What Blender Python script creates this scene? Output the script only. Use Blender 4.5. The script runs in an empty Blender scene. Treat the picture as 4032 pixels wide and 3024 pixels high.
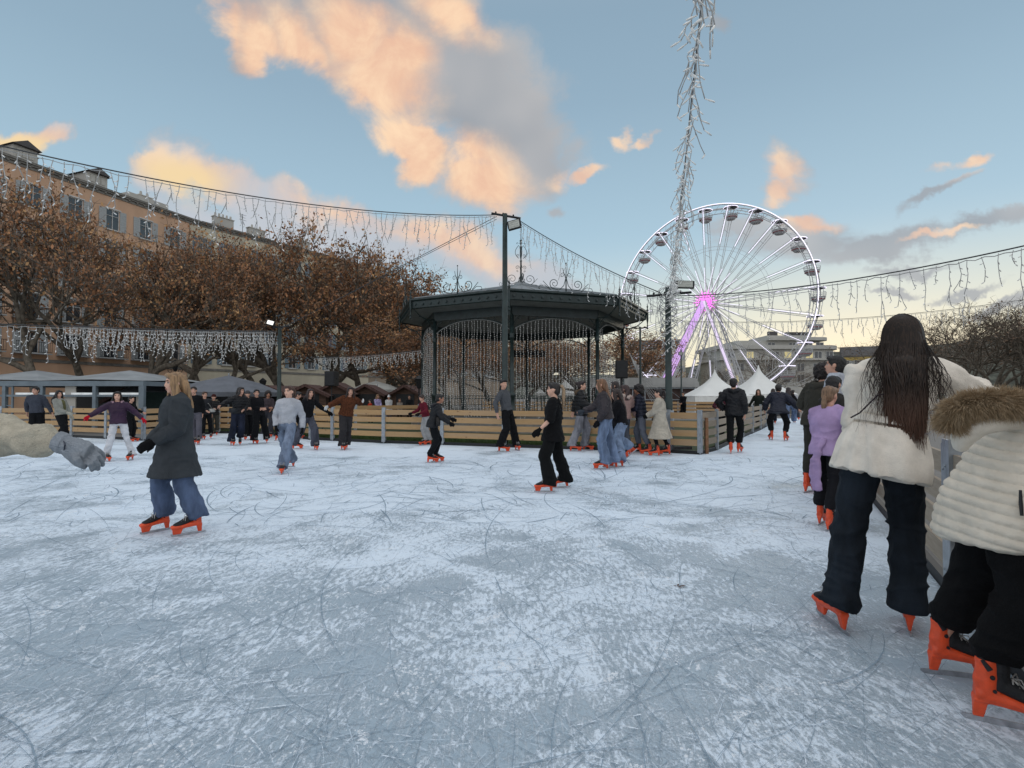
import bpy, bmesh, math, random
import numpy as np
from mathutils import Vector, Matrix, Euler, Quaternion
R = math.radians
PI = math.pi
random.seed(7)
rng = np.random.RandomState(11)
sc = bpy.context.scene
C = sc.collection

# ------------------------------------------------------------------ camera
EYE = 1.35
F = 2100.0
PITCH = math.atan(50.0 / F)
cam_d = bpy.data.cameras.new('camera')
cam = bpy.data.objects.new('camera', cam_d)
C.objects.link(cam)
cam_d.sensor_width = 36.0
cam_d.lens = 36.0 * F / 4032.0
cam_d.clip_start = 0.05
cam_d.clip_end = 6000
cam.location = (0, 0, EYE)
cam.rotation_euler = (R(90) + PITCH, 0, 0)
sc.camera = cam
cP, sP = math.cos(PITCH), math.sin(PITCH)


def ray(px, py):
    a = (px - 2016) / F
    b = (1512 - py) / F
    return Vector((a, cP - b * sP, sP + b * cP))


def at(px, py, Y):
    d = ray(px, py)
    t = Y / d.y
    return Vector((d.x * t, Y, EYE + d.z * t))


def ground(px, py, z=0.0):
    d = ray(px, py)
    t = (z - EYE) / d.z
    return Vector((d.x * t, d.y * t, z))


def gx(px, Y):
    return at(px, 1562, Y).x


# ------------------------------------------------------------------ object helpers
def tag(o, label=None, cat=None, group=None, kind=None):
    if label: o['label'] = label
    if cat: o['category'] = cat
    if group: o['group'] = group
    if kind: o['kind'] = kind
    return o


def empty(name, loc=(0, 0, 0), rz=0.0, label=None, cat=None, group=None, parent=None):
    o = bpy.data.objects.new(name, None)
    o.empty_display_size = 0.1
    C.objects.link(o)
    o.location = loc
    o.rotation_euler = (0, 0, rz)
    if parent: o.parent = parent
    tag(o, label, cat, group)
    return o


def link(name, me, mat=None, parent=None, smooth=False):
    o = bpy.data.objects.new(name, me)
    C.objects.link(o)
    if mat is not None:
        if not isinstance(mat, (list, tuple)): mat = [mat]
        for m in mat: me.materials.append(m)
    if parent: o.parent = parent
    if smooth:
        me.polygons.foreach_set('use_smooth', [True] * len(me.polygons))
    return o


def obj(name, bm, mat=None, parent=None, smooth=False):
    me = bpy.data.meshes.new(name)
    bm.to_mesh(me)
    bm.free()
    return link(name, me, mat, parent, smooth)


def pydata(name, verts, faces, mat=None, parent=None, smooth=False):
    me = bpy.data.meshes.new(name)
    verts = np.asarray(verts, dtype=np.float32)
    faces = np.asarray(faces, dtype=np.int32)
    nf, k = faces.shape
    me.vertices.add(len(verts)); me.vertices.foreach_set('co', verts.ravel())
    me.loops.add(nf * k); me.loops.foreach_set('vertex_index', faces.ravel())
    me.polygons.add(nf)
    me.polygons.foreach_set('loop_start', np.arange(nf, dtype=np.int32) * k)
    me.polygons.foreach_set('loop_total', np.full(nf, k, dtype=np.int32))
    me.update(calc_edges=True)
    return link(name, me, mat, parent, smooth)


def copy_tree(o, parent=None):
    c = o.copy()
    C.objects.link(c)
    c.parent = parent
    for ch in o.children: copy_tree(ch, c)
    return c


def box(bm, c, s, rz=0.0, rx=0.0, mi=0, taper=None, ry=0.0):
    """c centre, s full sizes"""
    m = Matrix.Translation(c) @ Euler((rx, ry, rz)).to_matrix().to_4x4()
    vs = []
    for dz in (-.5, .5):
        k = 1.0 if (taper is None or dz < 0) else taper
        for dx, dy in ((-.5, -.5), (.5, -.5), (.5, .5), (-.5, .5)):
            vs.append(bm.verts.new(m @ Vector((dx * s[0] * k, dy * s[1] * k, dz * s[2]))))
    for f in ((0, 3, 2, 1), (4, 5, 6, 7), (0, 1, 5, 4), (1, 2, 6, 5), (2, 3, 7, 6), (3, 0, 4, 7)):
        fc = bm.faces.new([vs[i] for i in f]); fc.material_index = mi
    return vs


def frame_for(t, side=None):
    t = t.normalized()
    if side is None:
        side = Vector((1, 0, 0)) if abs(t.x) < 0.8 else Vector((0, 1, 0))
    x = (side - t * side.dot(t))
    if x.length < 1e-5:
        x = Vector((0, 1, 0)) - t * t.y
    x.normalize()
    y = t.cross(x)
    return x, y


def tube(bm, pts, rad, n=8, side=None, cap=True, mi=0, dome=False):
    """rad: number, or list of numbers / (a,b) pairs; a along side, b across."""
    pts = [Vector(p) for p in pts]
    if not isinstance(rad, (list, tuple)) or (len(rad) == 2 and len(pts) != 2 and not isinstance(rad[0], (list, tuple))):
        rad = [rad] * len(pts)
    rings = []
    N = len(pts)
    if dome:
        # rounded ends
        r0 = rad[0] if isinstance(rad[0], (list, tuple)) else (rad[0], rad[0])
        r1 = rad[-1] if isinstance(rad[-1], (list, tuple)) else (rad[-1], rad[-1])
        d0 = (pts[0] - pts[1]).normalized(); d1 = (pts[-1] - pts[-2]).normalized()
        m0 = min(r0); m1 = min(r1)
        pts = [pts[0] + d0 * m0 * .85, pts[0] + d0 * m0 * .5] + pts + [pts[-1] + d1 * m1 * .5, pts[-1] + d1 * m1 * .85]
        rad = [(r0[0] * .45, r0[1] * .45), (r0[0] * .85, r0[1] * .85)] + list(rad) + [(r1[0] * .85, r1[1] * .85), (r1[0] * .45, r1[1] * .45)]
        N = len(pts)
    prevx = side
    for i in range(N):
        if i == 0: t = pts[1] - pts[0]
        elif i == N - 1: t = pts[-1] - pts[-2]
        else: t = (pts[i + 1] - pts[i]).normalized() + (pts[i] - pts[i - 1]).normalized()
        if t.length < 1e-7: t = Vector((0, 0, 1))
        x, y = frame_for(t, prevx)
        if side is None: prevx = x
        r = rad[i]
        a, b = (r if isinstance(r, (list, tuple)) else (r, r))
        rings.append([bm.verts.new(pts[i] + x * (math.cos(2 * PI * k / n) * a) + y * (math.sin(2 * PI * k / n) * b)) for k in range(n)])
    for i in range(N - 1):
        for k in range(n):
            f = bm.faces.new((rings[i][k], rings[i][(k + 1) % n], rings[i + 1][(k + 1) % n], rings[i + 1][k]))
            f.material_index = mi
    if cap:
        f = bm.faces.new(list(reversed(rings[0]))); f.material_index = mi
        f = bm.faces.new(rings[-1]); f.material_index = mi


def ball(bm, c, r, seg=12, rot=None, mi=0):
    if not isinstance(r, (list, tuple)): r = (r, r, r)
    m = Matrix.Translation(c)
    if rot is not None: m = m @ rot.to_4x4()
    m = m @ Matrix.Diagonal((r[0], r[1], r[2], 1))
    res = bmesh.ops.create_uvsphere(bm, u_segments=seg, v_segments=max(6, seg * 2 // 3), radius=1.0, matrix=m)
    if mi:
        for v in res['verts']:
            for f in v.link_faces: f.material_index = mi


def prism(bm, outline, thick, m=None, mi=0):
    """outline: list of (a,b) in local XZ plane, extruded along Y by thick (centred)."""
    m = m or Matrix.Identity(4)
    A = [bm.verts.new(m @ Vector((a, -thick / 2, b))) for a, b in outline]
    B = [bm.verts.new(m @ Vector((a, thick / 2, b))) for a, b in outline]
    n = len(outline)
    f = bm.faces.new(A); f.material_index = mi
    f = bm.faces.new(list(reversed(B))); f.material_index = mi
    for i in range(n):
        f = bm.faces.new((A[i], B[i], B[(i + 1) % n], A[(i + 1) % n])); f.material_index = mi


def hash3(i, j, k, s):
    h = (i * 374761393 + j * 668265263 + k * 2147483647 + s * 1274126177) & 0xFFFFFFFF
    h = ((h ^ (h >> 13)) * 1274126177) & 0xFFFFFFFF
    return ((h ^ (h >> 16)) & 0xFFFF) / 65535.0


def vnoise(p, s=0):
    """value noise in [-1,1] for Nx3 array"""
    p = np.asarray(p, dtype=np.float64)
    i = np.floor(p).astype(np.int64); f = p - i
    u = f * f * (3 - 2 * f)
    out = 0
    for a in (0, 1):
        for b in (0, 1):
            for c in (0, 1):
                w = (u[:, 0] if a else 1 - u[:, 0]) * (u[:, 1] if b else 1 - u[:, 1]) * (u[:, 2] if c else 1 - u[:, 2])
                out = out + w * hash3(i[:, 0] + a, i[:, 1] + b, i[:, 2] + c, s)
    return out * 2 - 1


# ------------------------------------------------------------------ materials
MATS = {}


def lin(c):
    return tuple(((v / 255.0) / 12.92 if v <= 10 else (((v / 255.0) + 0.055) / 1.055) ** 2.4) for v in c)


class NT:
    def __init__(s, nt):
        s.nt = nt; s.n = nt.nodes; s.l = nt.links

    def node(s, t, **kw):
        nd = s.n.new(t)
        for k, v in kw.items():
            if k.startswith('i_'):
                key = k[2:]
                key = int(key) if key.isdigit() else key
                s.set(nd.inputs[key], v)
            else: setattr(nd, k, v)
        return nd

    def set(s, inp, v):
        if isinstance(v, bpy.types.NodeSocket): s.l.new(v, inp)
        else: inp.default_value = v

    def math(s, op, a, b=0.0, c=None, clamp=False):
        nd = s.n.new('ShaderNodeMath'); nd.operation = op; nd.use_clamp = clamp
        s.set(nd.inputs[0], a); s.set(nd.inputs[1], b)
        if c is not None: s.set(nd.inputs[2], c)
        return nd.outputs[0]

    def vmath(s, op, a, b=(0, 0, 0)):
        nd = s.n.new('ShaderNodeVectorMath'); nd.operation = op
        s.set(nd.inputs[0], a); s.set(nd.inputs[1], b)
        return nd.outputs['Value'] if op in ('LENGTH', 'DOT_PRODUCT') else nd.outputs[0]

    def mix(s, fac, a, b, mode='MIX'):
        nd = s.n.new('ShaderNodeMix'); nd.data_type = 'RGBA'; nd.blend_type = mode
        s.set(nd.inputs[0], fac)
        for sock, v in ((nd.inputs[6], a), (nd.inputs[7], b)):
            if not isinstance(v, bpy.types.NodeSocket) and len(v) == 3: v = (*v, 1)
            s.set(sock, v)
        return nd.outputs[2]

    def noise(s, vec, scale, detail=3, rough=0.55, dist=0.0):
        nd = s.node('ShaderNodeTexNoise'); s.set(nd.inputs['Vector'], vec)
        nd.inputs['Scale'].default_value = scale; nd.inputs['Detail'].default_value = detail
        nd.inputs['Roughness'].default_value = rough; nd.inputs['Distortion'].default_value = dist
        return nd.outputs[0]

    def ramp(s, fac, stops, interp='LINEAR'):
        nd = s.n.new('ShaderNodeValToRGB'); nd.color_ramp.interpolation = interp
        e = nd.color_ramp.elements
        while len(e) < len(stops): e.new(0.5)
        for i, (p, c) in enumerate(stops):
            e[i].position = p
            e[i].color = (c, c, c, 1) if not isinstance(c, (tuple, list)) else ((*c, 1) if len(c) == 3 else c)
        s.set(nd.inputs[0], fac)
        return nd.outputs[0]

    def mapping(s, vec, loc=(0, 0, 0), rot=(0, 0, 0), scale=(1, 1, 1), vt='POINT'):
        nd = s.n.new('ShaderNodeMapping'); nd.vector_type = vt
        s.set(nd.inputs[0], vec)
        nd.inputs[1].default_value = loc; nd.inputs[2].default_value = rot; nd.inputs[3].default_value = scale
        return nd.outputs[0]

    def smooth(s, v, a, b):
        nd = s.n.new('ShaderNodeMapRange'); nd.interpolation_type = 'SMOOTHSTEP'
        s.set(nd.inputs[0], v); nd.inputs[1].default_value = a; nd.inputs[2].default_value = b
        return nd.outputs[0]


def newmat(name):
    m = bpy.data.materials.new(name); m.use_nodes = True
    t = NT(m.node_tree)
    bs = m.node_tree.nodes['Principled BSDF']
    return m, t, bs


def mat(name, col, rough=0.7, var=0.18, vscale=6.0, bump=0.0, bscale=60.0, metal=0.0, spec=0.4, sheen=0.0, emit=None, estr=1.0, stretch=(1, 1, 1), coat=0.0, trans=0.0):
    """plain procedural: base colour with noise variation + bump. col linear rgb"""
    if name in MATS: return MATS[name]
    m, t, bs = newmat(name)
    tc = t.node('ShaderNodeTexCoord').outputs['Object']
    vec = t.mapping(tc, scale=stretch)
    n1 = t.noise(vec, vscale, 4, 0.6)
    f = t.smooth(n1, 0.3, 0.7)
    a = tuple(max(0, c * (1 - var)) for c in col); b = tuple(min(1, c * (1 + var)) for c in col)
    t.set(bs.inputs['Base Color'], t.mix(f, a, b))
    bs.inputs['Roughness'].default_value = rough
    bs.inputs['Metallic'].default_value = metal
    bs.inputs['Specular IOR Level'].default_value = spec
    if sheen: bs.inputs['Sheen Weight'].default_value = sheen
    if coat: bs.inputs['Coat Weight'].default_value = coat
    if trans: bs.inputs['Transmission Weight'].default_value = trans
    if emit:
        bs.inputs['Emission Color'].default_value = (*emit, 1); bs.inputs['Emission Strength'].default_value = estr
    if bump:
        n2 = t.noise(vec, bscale, 3, 0.6)
        bn = t.node('ShaderNodeBump'); bn.inputs['Strength'].default_value = bump; bn.inputs['Distance'].default_value = 0.01
        t.set(bn.inputs['Height'], n2); t.l.new(bn.outputs[0], bs.inputs['Normal'])
    MATS[name] = m
    return m


def cmat(rgb, kind='wool'):
    """cloth material from an sRGB 0-255 colour"""
    nm = '%s_%02x%02x%02x' % ((kind,) + tuple(rgb))
    c = lin(rgb)
    if kind == 'denim': return mat(nm, c, 0.85, 0.38, 5.0, 0.5, 180.0, spec=0.2, stretch=(1.3, 1.3, .45))
    if kind == 'nylon': return mat(nm, tuple(v * .8 for v in c), 0.55, 0.2, 4.0, 0.35, 25.0, spec=0.3)
    if kind == 'hair': return mat(nm, c, 0.45, 0.45, 14.0, 0.8, 90.0, spec=0.5, stretch=(3, 3, .35))
    if kind == 'skin': return mat(nm, c, 0.5, 0.06, 12.0, 0.1, 120.0, spec=0.4)
    if kind == 'fur': return mat(nm, c, 0.9, 0.4, 30.0, 0.8, 90.0, spec=0.2, stretch=(1.5, 1.5, .6))
    return mat(nm, c, 0.9, 0.14, 7.0, 0.5, 150.0, spec=0.2)


M = {}
M['steel'] = mat('galvanised_steel', (.33, .36, .39), .45, .22, 9, .1, 40, metal=.55)
M['blade'] = mat('skate_blade_steel', (.45, .46, .48), .3, .2, 20, metal=.9)
M['wood'] = None
M['black'] = mat('black_plastic', (.012, .013, .015), .55, .2, 8)
M['dgreen'] = mat('dark_green_iron', (.016, .030, .030), .45, .3, 5, .15, 40, spec=.5)
M['pole'] = mat('dark_green_pole', (.022, .036, .034), .5, .3, 3, .1, 30)
M['cable'] = mat('grey_cable', (.05, .052, .055), .6, .2)
M['lightwire'] = mat('white_light_wire', (.36, .36, .35), .5, .25, 4)
M['orange'] = mat('orange_skate_plastic', (.72, .075, .018), .42, .16, 18, .15, 60, spec=.5)
M['liner'] = mat('black_skate_liner', (.012, .012, .014), .7, .3, 20, .4, 80)
M['laces'] = mat('white_laces', (.4, .38, .36), .8, .3, 30)
# ------------------------------------------------------------------ world / sky
SUN_AZ = 34.0    # degrees to the right of the view direction
SUN_EL = 3.0
w = bpy.data.worlds.new('World'); sc.world = w; w.use_nodes = True
T = NT(w.node_tree)
w.node_tree.nodes.clear()
out = T.node('ShaderNodeOutputWorld')
bg = T.node('ShaderNodeBackground')
T.l.new(bg.outputs[0], out.inputs[0])
sky = T.node('ShaderNodeTexSky'); sky.sky_type = 'NISHITA'; sky.sun_disc = False
sky.sun_elevation = R(SUN_EL); sky.sun_rotation = R(SUN_AZ)
sky.air_density = 1.0; sky.dust_density = 0.6; sky.ozone_density = 1.6
D = T.node('ShaderNodeTexCoord').outputs['Generated']
sep = T.node('ShaderNodeSeparateXYZ'); T.l.new(D, sep.inputs[0])
dx, dy, dz = sep.outputs
ysafe = T.math('MAXIMUM', dy, 0.05)
# cloud sheet coordinates: where a line of sight meets an upright plane far to the north
U = T.math('DIVIDE', dx, ysafe); V = T.math('DIVIDE', dz, ysafe)
cmb = T.node('ShaderNodeCombineXYZ'); T.l.new(U, cmb.inputs[0]); T.l.new(V, cmb.inputs[1])
UV = cmb.outputs[0]


def blobs(lst, vec):
    acc = None
    for (px, py, rx, ry, rot) in lst:
        u = (px - 2016) / F; v = (1562 - py) / F
        mp = T.mapping(vec, loc=(u, v, 0), rot=(0, 0, R(-rot)), scale=(rx / F, ry / F, 1), vt='TEXTURE')
        ln = T.vmath('LENGTH', mp)
        val = T.math('SUBTRACT', 1.0, ln)
        acc = val if acc is None else T.math('SMOOTH_MAX', acc, val, 0.25)
    return acc


# domain warp for ragged cloud edges
wn = T.node('ShaderNodeTexNoise'); T.l.new(UV, wn.inputs['Vector']); wn.inputs['Scale'].default_value = 3.2; wn.inputs['Detail'].default_value = 6
wn.inputs['Roughness'].default_value = .6
wv = T.vmath('SUBTRACT', wn.outputs['Color'], (.5, .5, .5))
sc_n = T.n.new('ShaderNodeVectorMath'); sc_n.operation = 'SCALE'; T.l.new(wv, sc_n.inputs[0]); sc_n.inputs['Scale'].default_value = 0.22
UW = T.vmath('ADD', UV, sc_n.outputs[0])
big = [(1000, 30, 300, 190, 10), (1150, 60, 330, 200, 15), (940, 170, 170, 120, 60), (1330, 110, 420, 200, 50),
       (1500, 250, 400, 230, 55), (1660, 190, 420, 300, 40), (1960, 430, 400, 300, 70), (2060, 600, 230, 270, 80),
       (1900, 740, 220, 190, 60), (1600, 550, 230, 110, 25), (1650, 640, 100, 120, 70), (1640, 20, 400, 200, 10)]
low = [(60, 560, 200, 60, 10), (220, 560, 90, 50, 0), (620, 730, 150, 90, 0), (860, 730, 260, 110, 25), (1100, 860, 420, 120, 30),
       (1450, 960, 420, 110, 22), (1800, 1010, 360, 120, 15), (900, 1000, 700, 200, 8), (2100, 1100, 420, 90, 15)]
rt = [(2440, 510, 60, 50, 40), (2520, 525, 60, 28, -20), (2310, 675, 90, 36, -20), (3110, 640, 110, 130, -30), (3060, 760, 90, 70, -40), (2200, 860, 40, 50, 60),
      (3800, 630, 120, 40, -25), (3180, 880, 210, 60, -8), (3120, 950, 320, 80, -6), (3500, 960, 480, 62, -7), (2920, 920, 180, 48, -8),
      (3850, 910, 380, 46, -12), (3600, 1040, 230, 26, -6), (3780, 1120, 200, 22, -8), (3960, 1180, 260, 24, -8), (3500, 1115, 130, 16, -5), (2870, 20, 70, 50, 0), (3700, 760, 200, 30, -30)]
fn = T.noise(UV, 7.0, 6, 0.62, 0.4)
fn2 = T.noise(T.mapping(UV, scale=(1, 3.2, 1)), 5.0, 7, 0.6, 0.3)
nz = T.math('ADD', T.math('MULTIPLY', T.math('SUBTRACT', fn, 0.5), 1.3), T.math('MULTIPLY', T.math('SUBTRACT', T.noise(UV, 3.0, 4, .55, .3), .5), 1.5))
nz2 = T.math('MULTIPLY', T.math('SUBTRACT', fn2, 0.5), 1.5)
dB = T.smooth(T.math('ADD', blobs(big, UW), nz), -0.06, 0.50)
dL = T.math('MULTIPLY', T.smooth(T.math('ADD', blobs(low, UW), nz), -0.1, 0.5), 0.85)
dR = T.math('MULTIPLY', T.smooth(T.math('ADD', blobs(rt, UW), nz2), -0.08, 0.66), 0.85)
dens = T.math('MAXIMUM', dB, T.math('MAXIMUM', dL, dR))
front = T.smooth(dy, 0.05, 0.2)
dens = T.math('MULTIPLY', dens, front)
# places the low sun reaches (warm side) against the shaded body of each cloud
warm = [(800, 60, 160, 120, 20), (1000, 150, 170, 120, 60), (1180, 120, 180, 110, 40), (1400, 90, 200, 130, 60), (1480, 290, 200, 190, 60),
        (1550, 200, 120, 90, 20), (1750, 80, 160, 90, 30), (1560, 540, 240, 130, 20), (1640, 630, 110, 120, 60), (1900, 720, 200, 170, 60), (1840, 600, 120, 120, 60),
        (720, 700, 220, 90, 10), (60, 560, 260, 60, 10), (2450, 500, 120, 90, 40), (2310, 675, 110, 50, -20), (3080, 650, 110, 110, -30),
        (3800, 630, 150, 60, -25), (3200, 860, 150, 34, -6), (3730, 935, 140, 16, -5), (3060, 780, 80, 60, -40), (1250, 820, 200, 60, 25), (1750, 960, 300, 60, 15)]
wb = T.smooth(T.math('ADD', blobs(warm, UW), T.math('MULTIPLY', nz, 0.35)), -0.55, 0.62)
hn = T.noise(UV, 2.2, 3)
grey = T.mix(T.smooth(hn, .35, .65), (.34, .37, .41), (.50, .50, .51))
pink = T.mix(T.smooth(fn, .35, .7), (.84, .53, .38), (1.0, .73, .50))
yb = T.smooth(blobs([(700, 700, 330, 130, 10), (60, 560, 300, 80, 10)], UV), 0.0, 0.8)
pink = T.mix(yb, pink, (1.0, .72, .36))
grey = T.mix(T.math('MULTIPLY', dL, .8), grey, (.60, .62, .68))
ccol = T.mix(wb, grey, pink)
# blue of the clear dusk sky from the sky model, tinted where its low haze is too orange
skyc = T.n.new('ShaderNodeVectorMath'); skyc.operation = 'SCALE'; T.l.new(sky.outputs[0], skyc.inputs[0]); skyc.inputs['Scale'].default_value = 1.0
SKYMIX_A = skyc.outputs[0]
# gentle elevation balance: pale yellow low in the west, steel blue overhead
elev = T.math('ARCSINE', T.math('MINIMUM', T.math('MAXIMUM', dz, -1.0), 1.0))
azw = T.vmath('DOT_PRODUCT', D, (math.sin(R(SUN_AZ)), math.cos(R(SUN_AZ)), 0))
lowcol = T.mix(T.smooth(azw, 0.55, 1.0), (.47, .66, .80), (1.0, .93, .70))
hicol = T.ramp(T.math('DIVIDE', elev, PI / 2), [(0.0, (.62, .80, .86)), (.16, (.46, .66, .80)), (.32, (.33, .48, .61)), (.55, (.24, .35, .46)), (1, (.13, .20, .31))])
gr = T.mix(T.smooth(elev, 0.02, 0.30), lowcol, hicol)
# unseen sky overhead and behind the camera gets added brightness to light the rink
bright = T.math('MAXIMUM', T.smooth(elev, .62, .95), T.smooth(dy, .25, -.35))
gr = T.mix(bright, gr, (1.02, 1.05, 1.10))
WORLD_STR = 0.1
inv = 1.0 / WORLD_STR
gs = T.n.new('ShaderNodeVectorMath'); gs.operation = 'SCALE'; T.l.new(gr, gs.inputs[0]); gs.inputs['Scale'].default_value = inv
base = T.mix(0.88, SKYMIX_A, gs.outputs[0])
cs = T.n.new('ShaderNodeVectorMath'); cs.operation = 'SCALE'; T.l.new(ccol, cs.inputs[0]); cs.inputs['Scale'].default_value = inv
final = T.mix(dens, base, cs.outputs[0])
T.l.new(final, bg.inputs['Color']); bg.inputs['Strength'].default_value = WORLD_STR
sun_d = bpy.data.lights.new('sun', 'SUN'); sun_d.energy = 0.3; sun_d.angle = R(30); sun_d.color = (1, .82, .64)
sun = bpy.data.objects.new('sun', sun_d); C.objects.link(sun)
sd = Vector((math.sin(R(SUN_AZ)) * math.cos(R(8)), math.cos(R(SUN_AZ)) * math.cos(R(8)), math.sin(R(8))))
sun.rotation_euler = sd.to_track_quat('Z', 'Y').to_euler()
sc.view_settings.view_transform = 'Standard'; sc.view_settings.look = 'None'
sc.view_settings.exposure = 0.0; sc.view_settings.gamma = 1.0
try:
    sc.cycles.max_bounces = 6; sc.cycles.diffuse_bounces = 3; sc.cycles.glossy_bounces = 3; sc.cycles.transparent_max_bounces = 12
except Exception: pass


# ------------------------------------------------------------------ ground
def sheet(name, pts, z, m, kind='structure'):
    bm = bmesh.new()
    vs = [bm.verts.new((p[0], p[1], z)) for p in pts]
    f = bm.faces.new(vs)
    if f.normal.z < 0: bmesh.ops.reverse_faces(bm, faces=[f])
    bm.normal_update()
    if f.normal.z < 0: bmesh.ops.reverse_faces(bm, faces=[f])
    return tag(obj(name, bm, m), kind=kind)


gp, t, bs = newmat('square_paving')
tc = t.node('ShaderNodeTexCoord').outputs['Object']
n1 = t.noise(tc, .6, 5); n2 = t.noise(tc, 25, 3)
t.set(bs.inputs['Base Color'], t.mix(n2, t.mix(n1, (.10, .095, .085), (.18, .17, .155)), (.2, .19, .18)))
bs.inputs['Roughness'].default_value = .85
sheet('ground', [(-900, -300), (900, -300), (900, 1800), (-900, 1800)], -0.09, gp)

FP = [(-260, 1724), (0, 1723), (282, 1722), (564, 1735), (861, 1706), (1049, 1709), (1223, 1732), (1309, 1736), (1511, 1745), (1741, 1752), (1985, 1761), (2300, 1771), (2632, 1783), (2757, 1790)]
FW = [ground(*p) for p in FP]
LW = [ground(2757, 1790), ground(2823, 1773), ground(2925, 1723), ground(2995, 1693), Vector((12.6, 26, 0)), Vector((14.6, 29.5, 0))]


def rfx(y): return 1.07 + .517 * y


ice_poly = [(-34, -8)] + [(-34, 17.5)] + [(p.x, p.y) for p in FW] + [(p.x, p.y) for p in LW[1:]] + [(16.0, 33), (18.5, 33), (rfx(28), 28), (rfx(0), 0), (rfx(-8), -8)]

ice, t, bs = newmat('skated_ice')
tc = t.node('ShaderNodeTexCoord').outputs['Object']
big1 = t.noise(tc, .45, 4, .55, .6)
big2 = t.noise(t.mapping(tc, loc=(7, 3, 0)), 1.3, 5, .6, .8)


def streak(rot, sx, sy, s, det=5):
    return t.noise(t.mapping(tc, rot=(0, 0, R(rot)), scale=(sx, sy, 1)), s, det, .62, .35)


def patch(sx, sc_, seed):   # where one skating direction dominates
    return t.smooth(t.noise(t.mapping(tc, loc=(seed, seed * 2, 0)), .8, 3, .6, 1.0), .42, .58)


s1 = t.math('MULTIPLY', streak(24, 1, .46, 34), t.math('ADD', .72, t.math('MULTIPLY', patch(0, 0, 3), .30)))
s2 = t.math('MULTIPLY', streak(-38, 1, .42, 32), t.math('ADD', .74, t.math('MULTIPLY', patch(0, 0, 11), .28)))
s3 = t.math('MULTIPLY', streak(84, 1, .40, 34), t.math('ADD', .76, t.math('MULTIPLY', patch(0, 0, 23), .28)))
s4 = t.noise(tc, 70, 6, .75)
mx = t.math('MAXIMUM', s1, t.math('MAXIMUM', s2, s3))
thr = t.math('ADD', t.math('MULTIPLY', big1, .5), t.math('MULTIPLY', big2, .5))          # where the snow gathers
ysep = t.node('ShaderNodeSeparateXYZ'); t.l.new(tc, ysep.inputs[0])
far_sheen = t.math('MULTIPLY', t.smooth(ysep.outputs[1], 2.5, 7.5), .095)      # snow white raised with distance, painting in the grazing sky reflection
cover = t.math('ADD', far_sheen, t.math('ADD', t.math('ADD', t.math('MULTIPLY', mx, .80), t.math('MULTIPLY', thr, .80)), t.math('MULTIPLY', s4, .44)))
snow = t.math('MULTIPLY', t.smooth(cover, .955, 1.10), .86)
flake = t.smooth(t.math('ADD', t.noise(tc, 46, 6, .72), t.math('MULTIPLY', thr, .55)), .84, .95)
snow = t.math('MAXIMUM', snow, t.math('MULTIPLY', flake, .9))
icecol = t.mix(big2, (.34, .44, .52), (.47, .57, .65))
fine = streak(5, 1, .06, 70, 3); fine2 = streak(-62, 1, .07, 60, 3)
icecol = t.mix(t.math('MULTIPLY', t.smooth(t.math('MAXIMUM', fine, fine2), .56, .70), .5), icecol, (.62, .68, .74))
t.set(bs.inputs['Base Color'], t.mix(snow, icecol, (.80, .90, 1.0)))
t.set(bs.inputs['Roughness'], t.math('ADD', .34, t.math('MULTIPLY', snow, .4)))
bs.inputs['Specular IOR Level'].default_value = .45
bn = t.node('ShaderNodeBump'); bn.inputs['Strength'].default_value = .6; bn.inputs['Distance'].default_value = .012
t.set(bn.inputs['Height'], t.math('ADD', snow, t.math('MULTIPLY', s4, .5))); t.l.new(bn.outputs[0], bs.inputs['Normal'])
sheet('ice_rink', ice_poly, 0.0, ice)

# blade scratches: thin curved ribbons cut by skates, laid 4 mm above the ice


def powder(name, col, lo, hi, op):
    m_, t_, b_ = newmat(name)
    tc_ = t_.node('ShaderNodeTexCoord').outputs['Object']
    n_ = t_.noise(tc_, 42, 5, .7)
    b_.inputs['Base Color'].default_value = (*col, 1); b_.inputs['Roughness'].default_value = .85; b_.inputs['Specular IOR Level'].default_value = .2
    t_.set(b_.inputs['Alpha'], t_.math('MULTIPLY', t_.smooth(n_, lo, hi), op))
    return m_


gm1 = powder('cut_ice_dark', (.26, .35, .43), .30, .52, .9); gm0 = mat('cut_ice_base', (.30, .385, .46), .4, .3, 3); gm2 = powder('cut_ice_white', (.80, .88, .96), .42, .60, .9)


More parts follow.
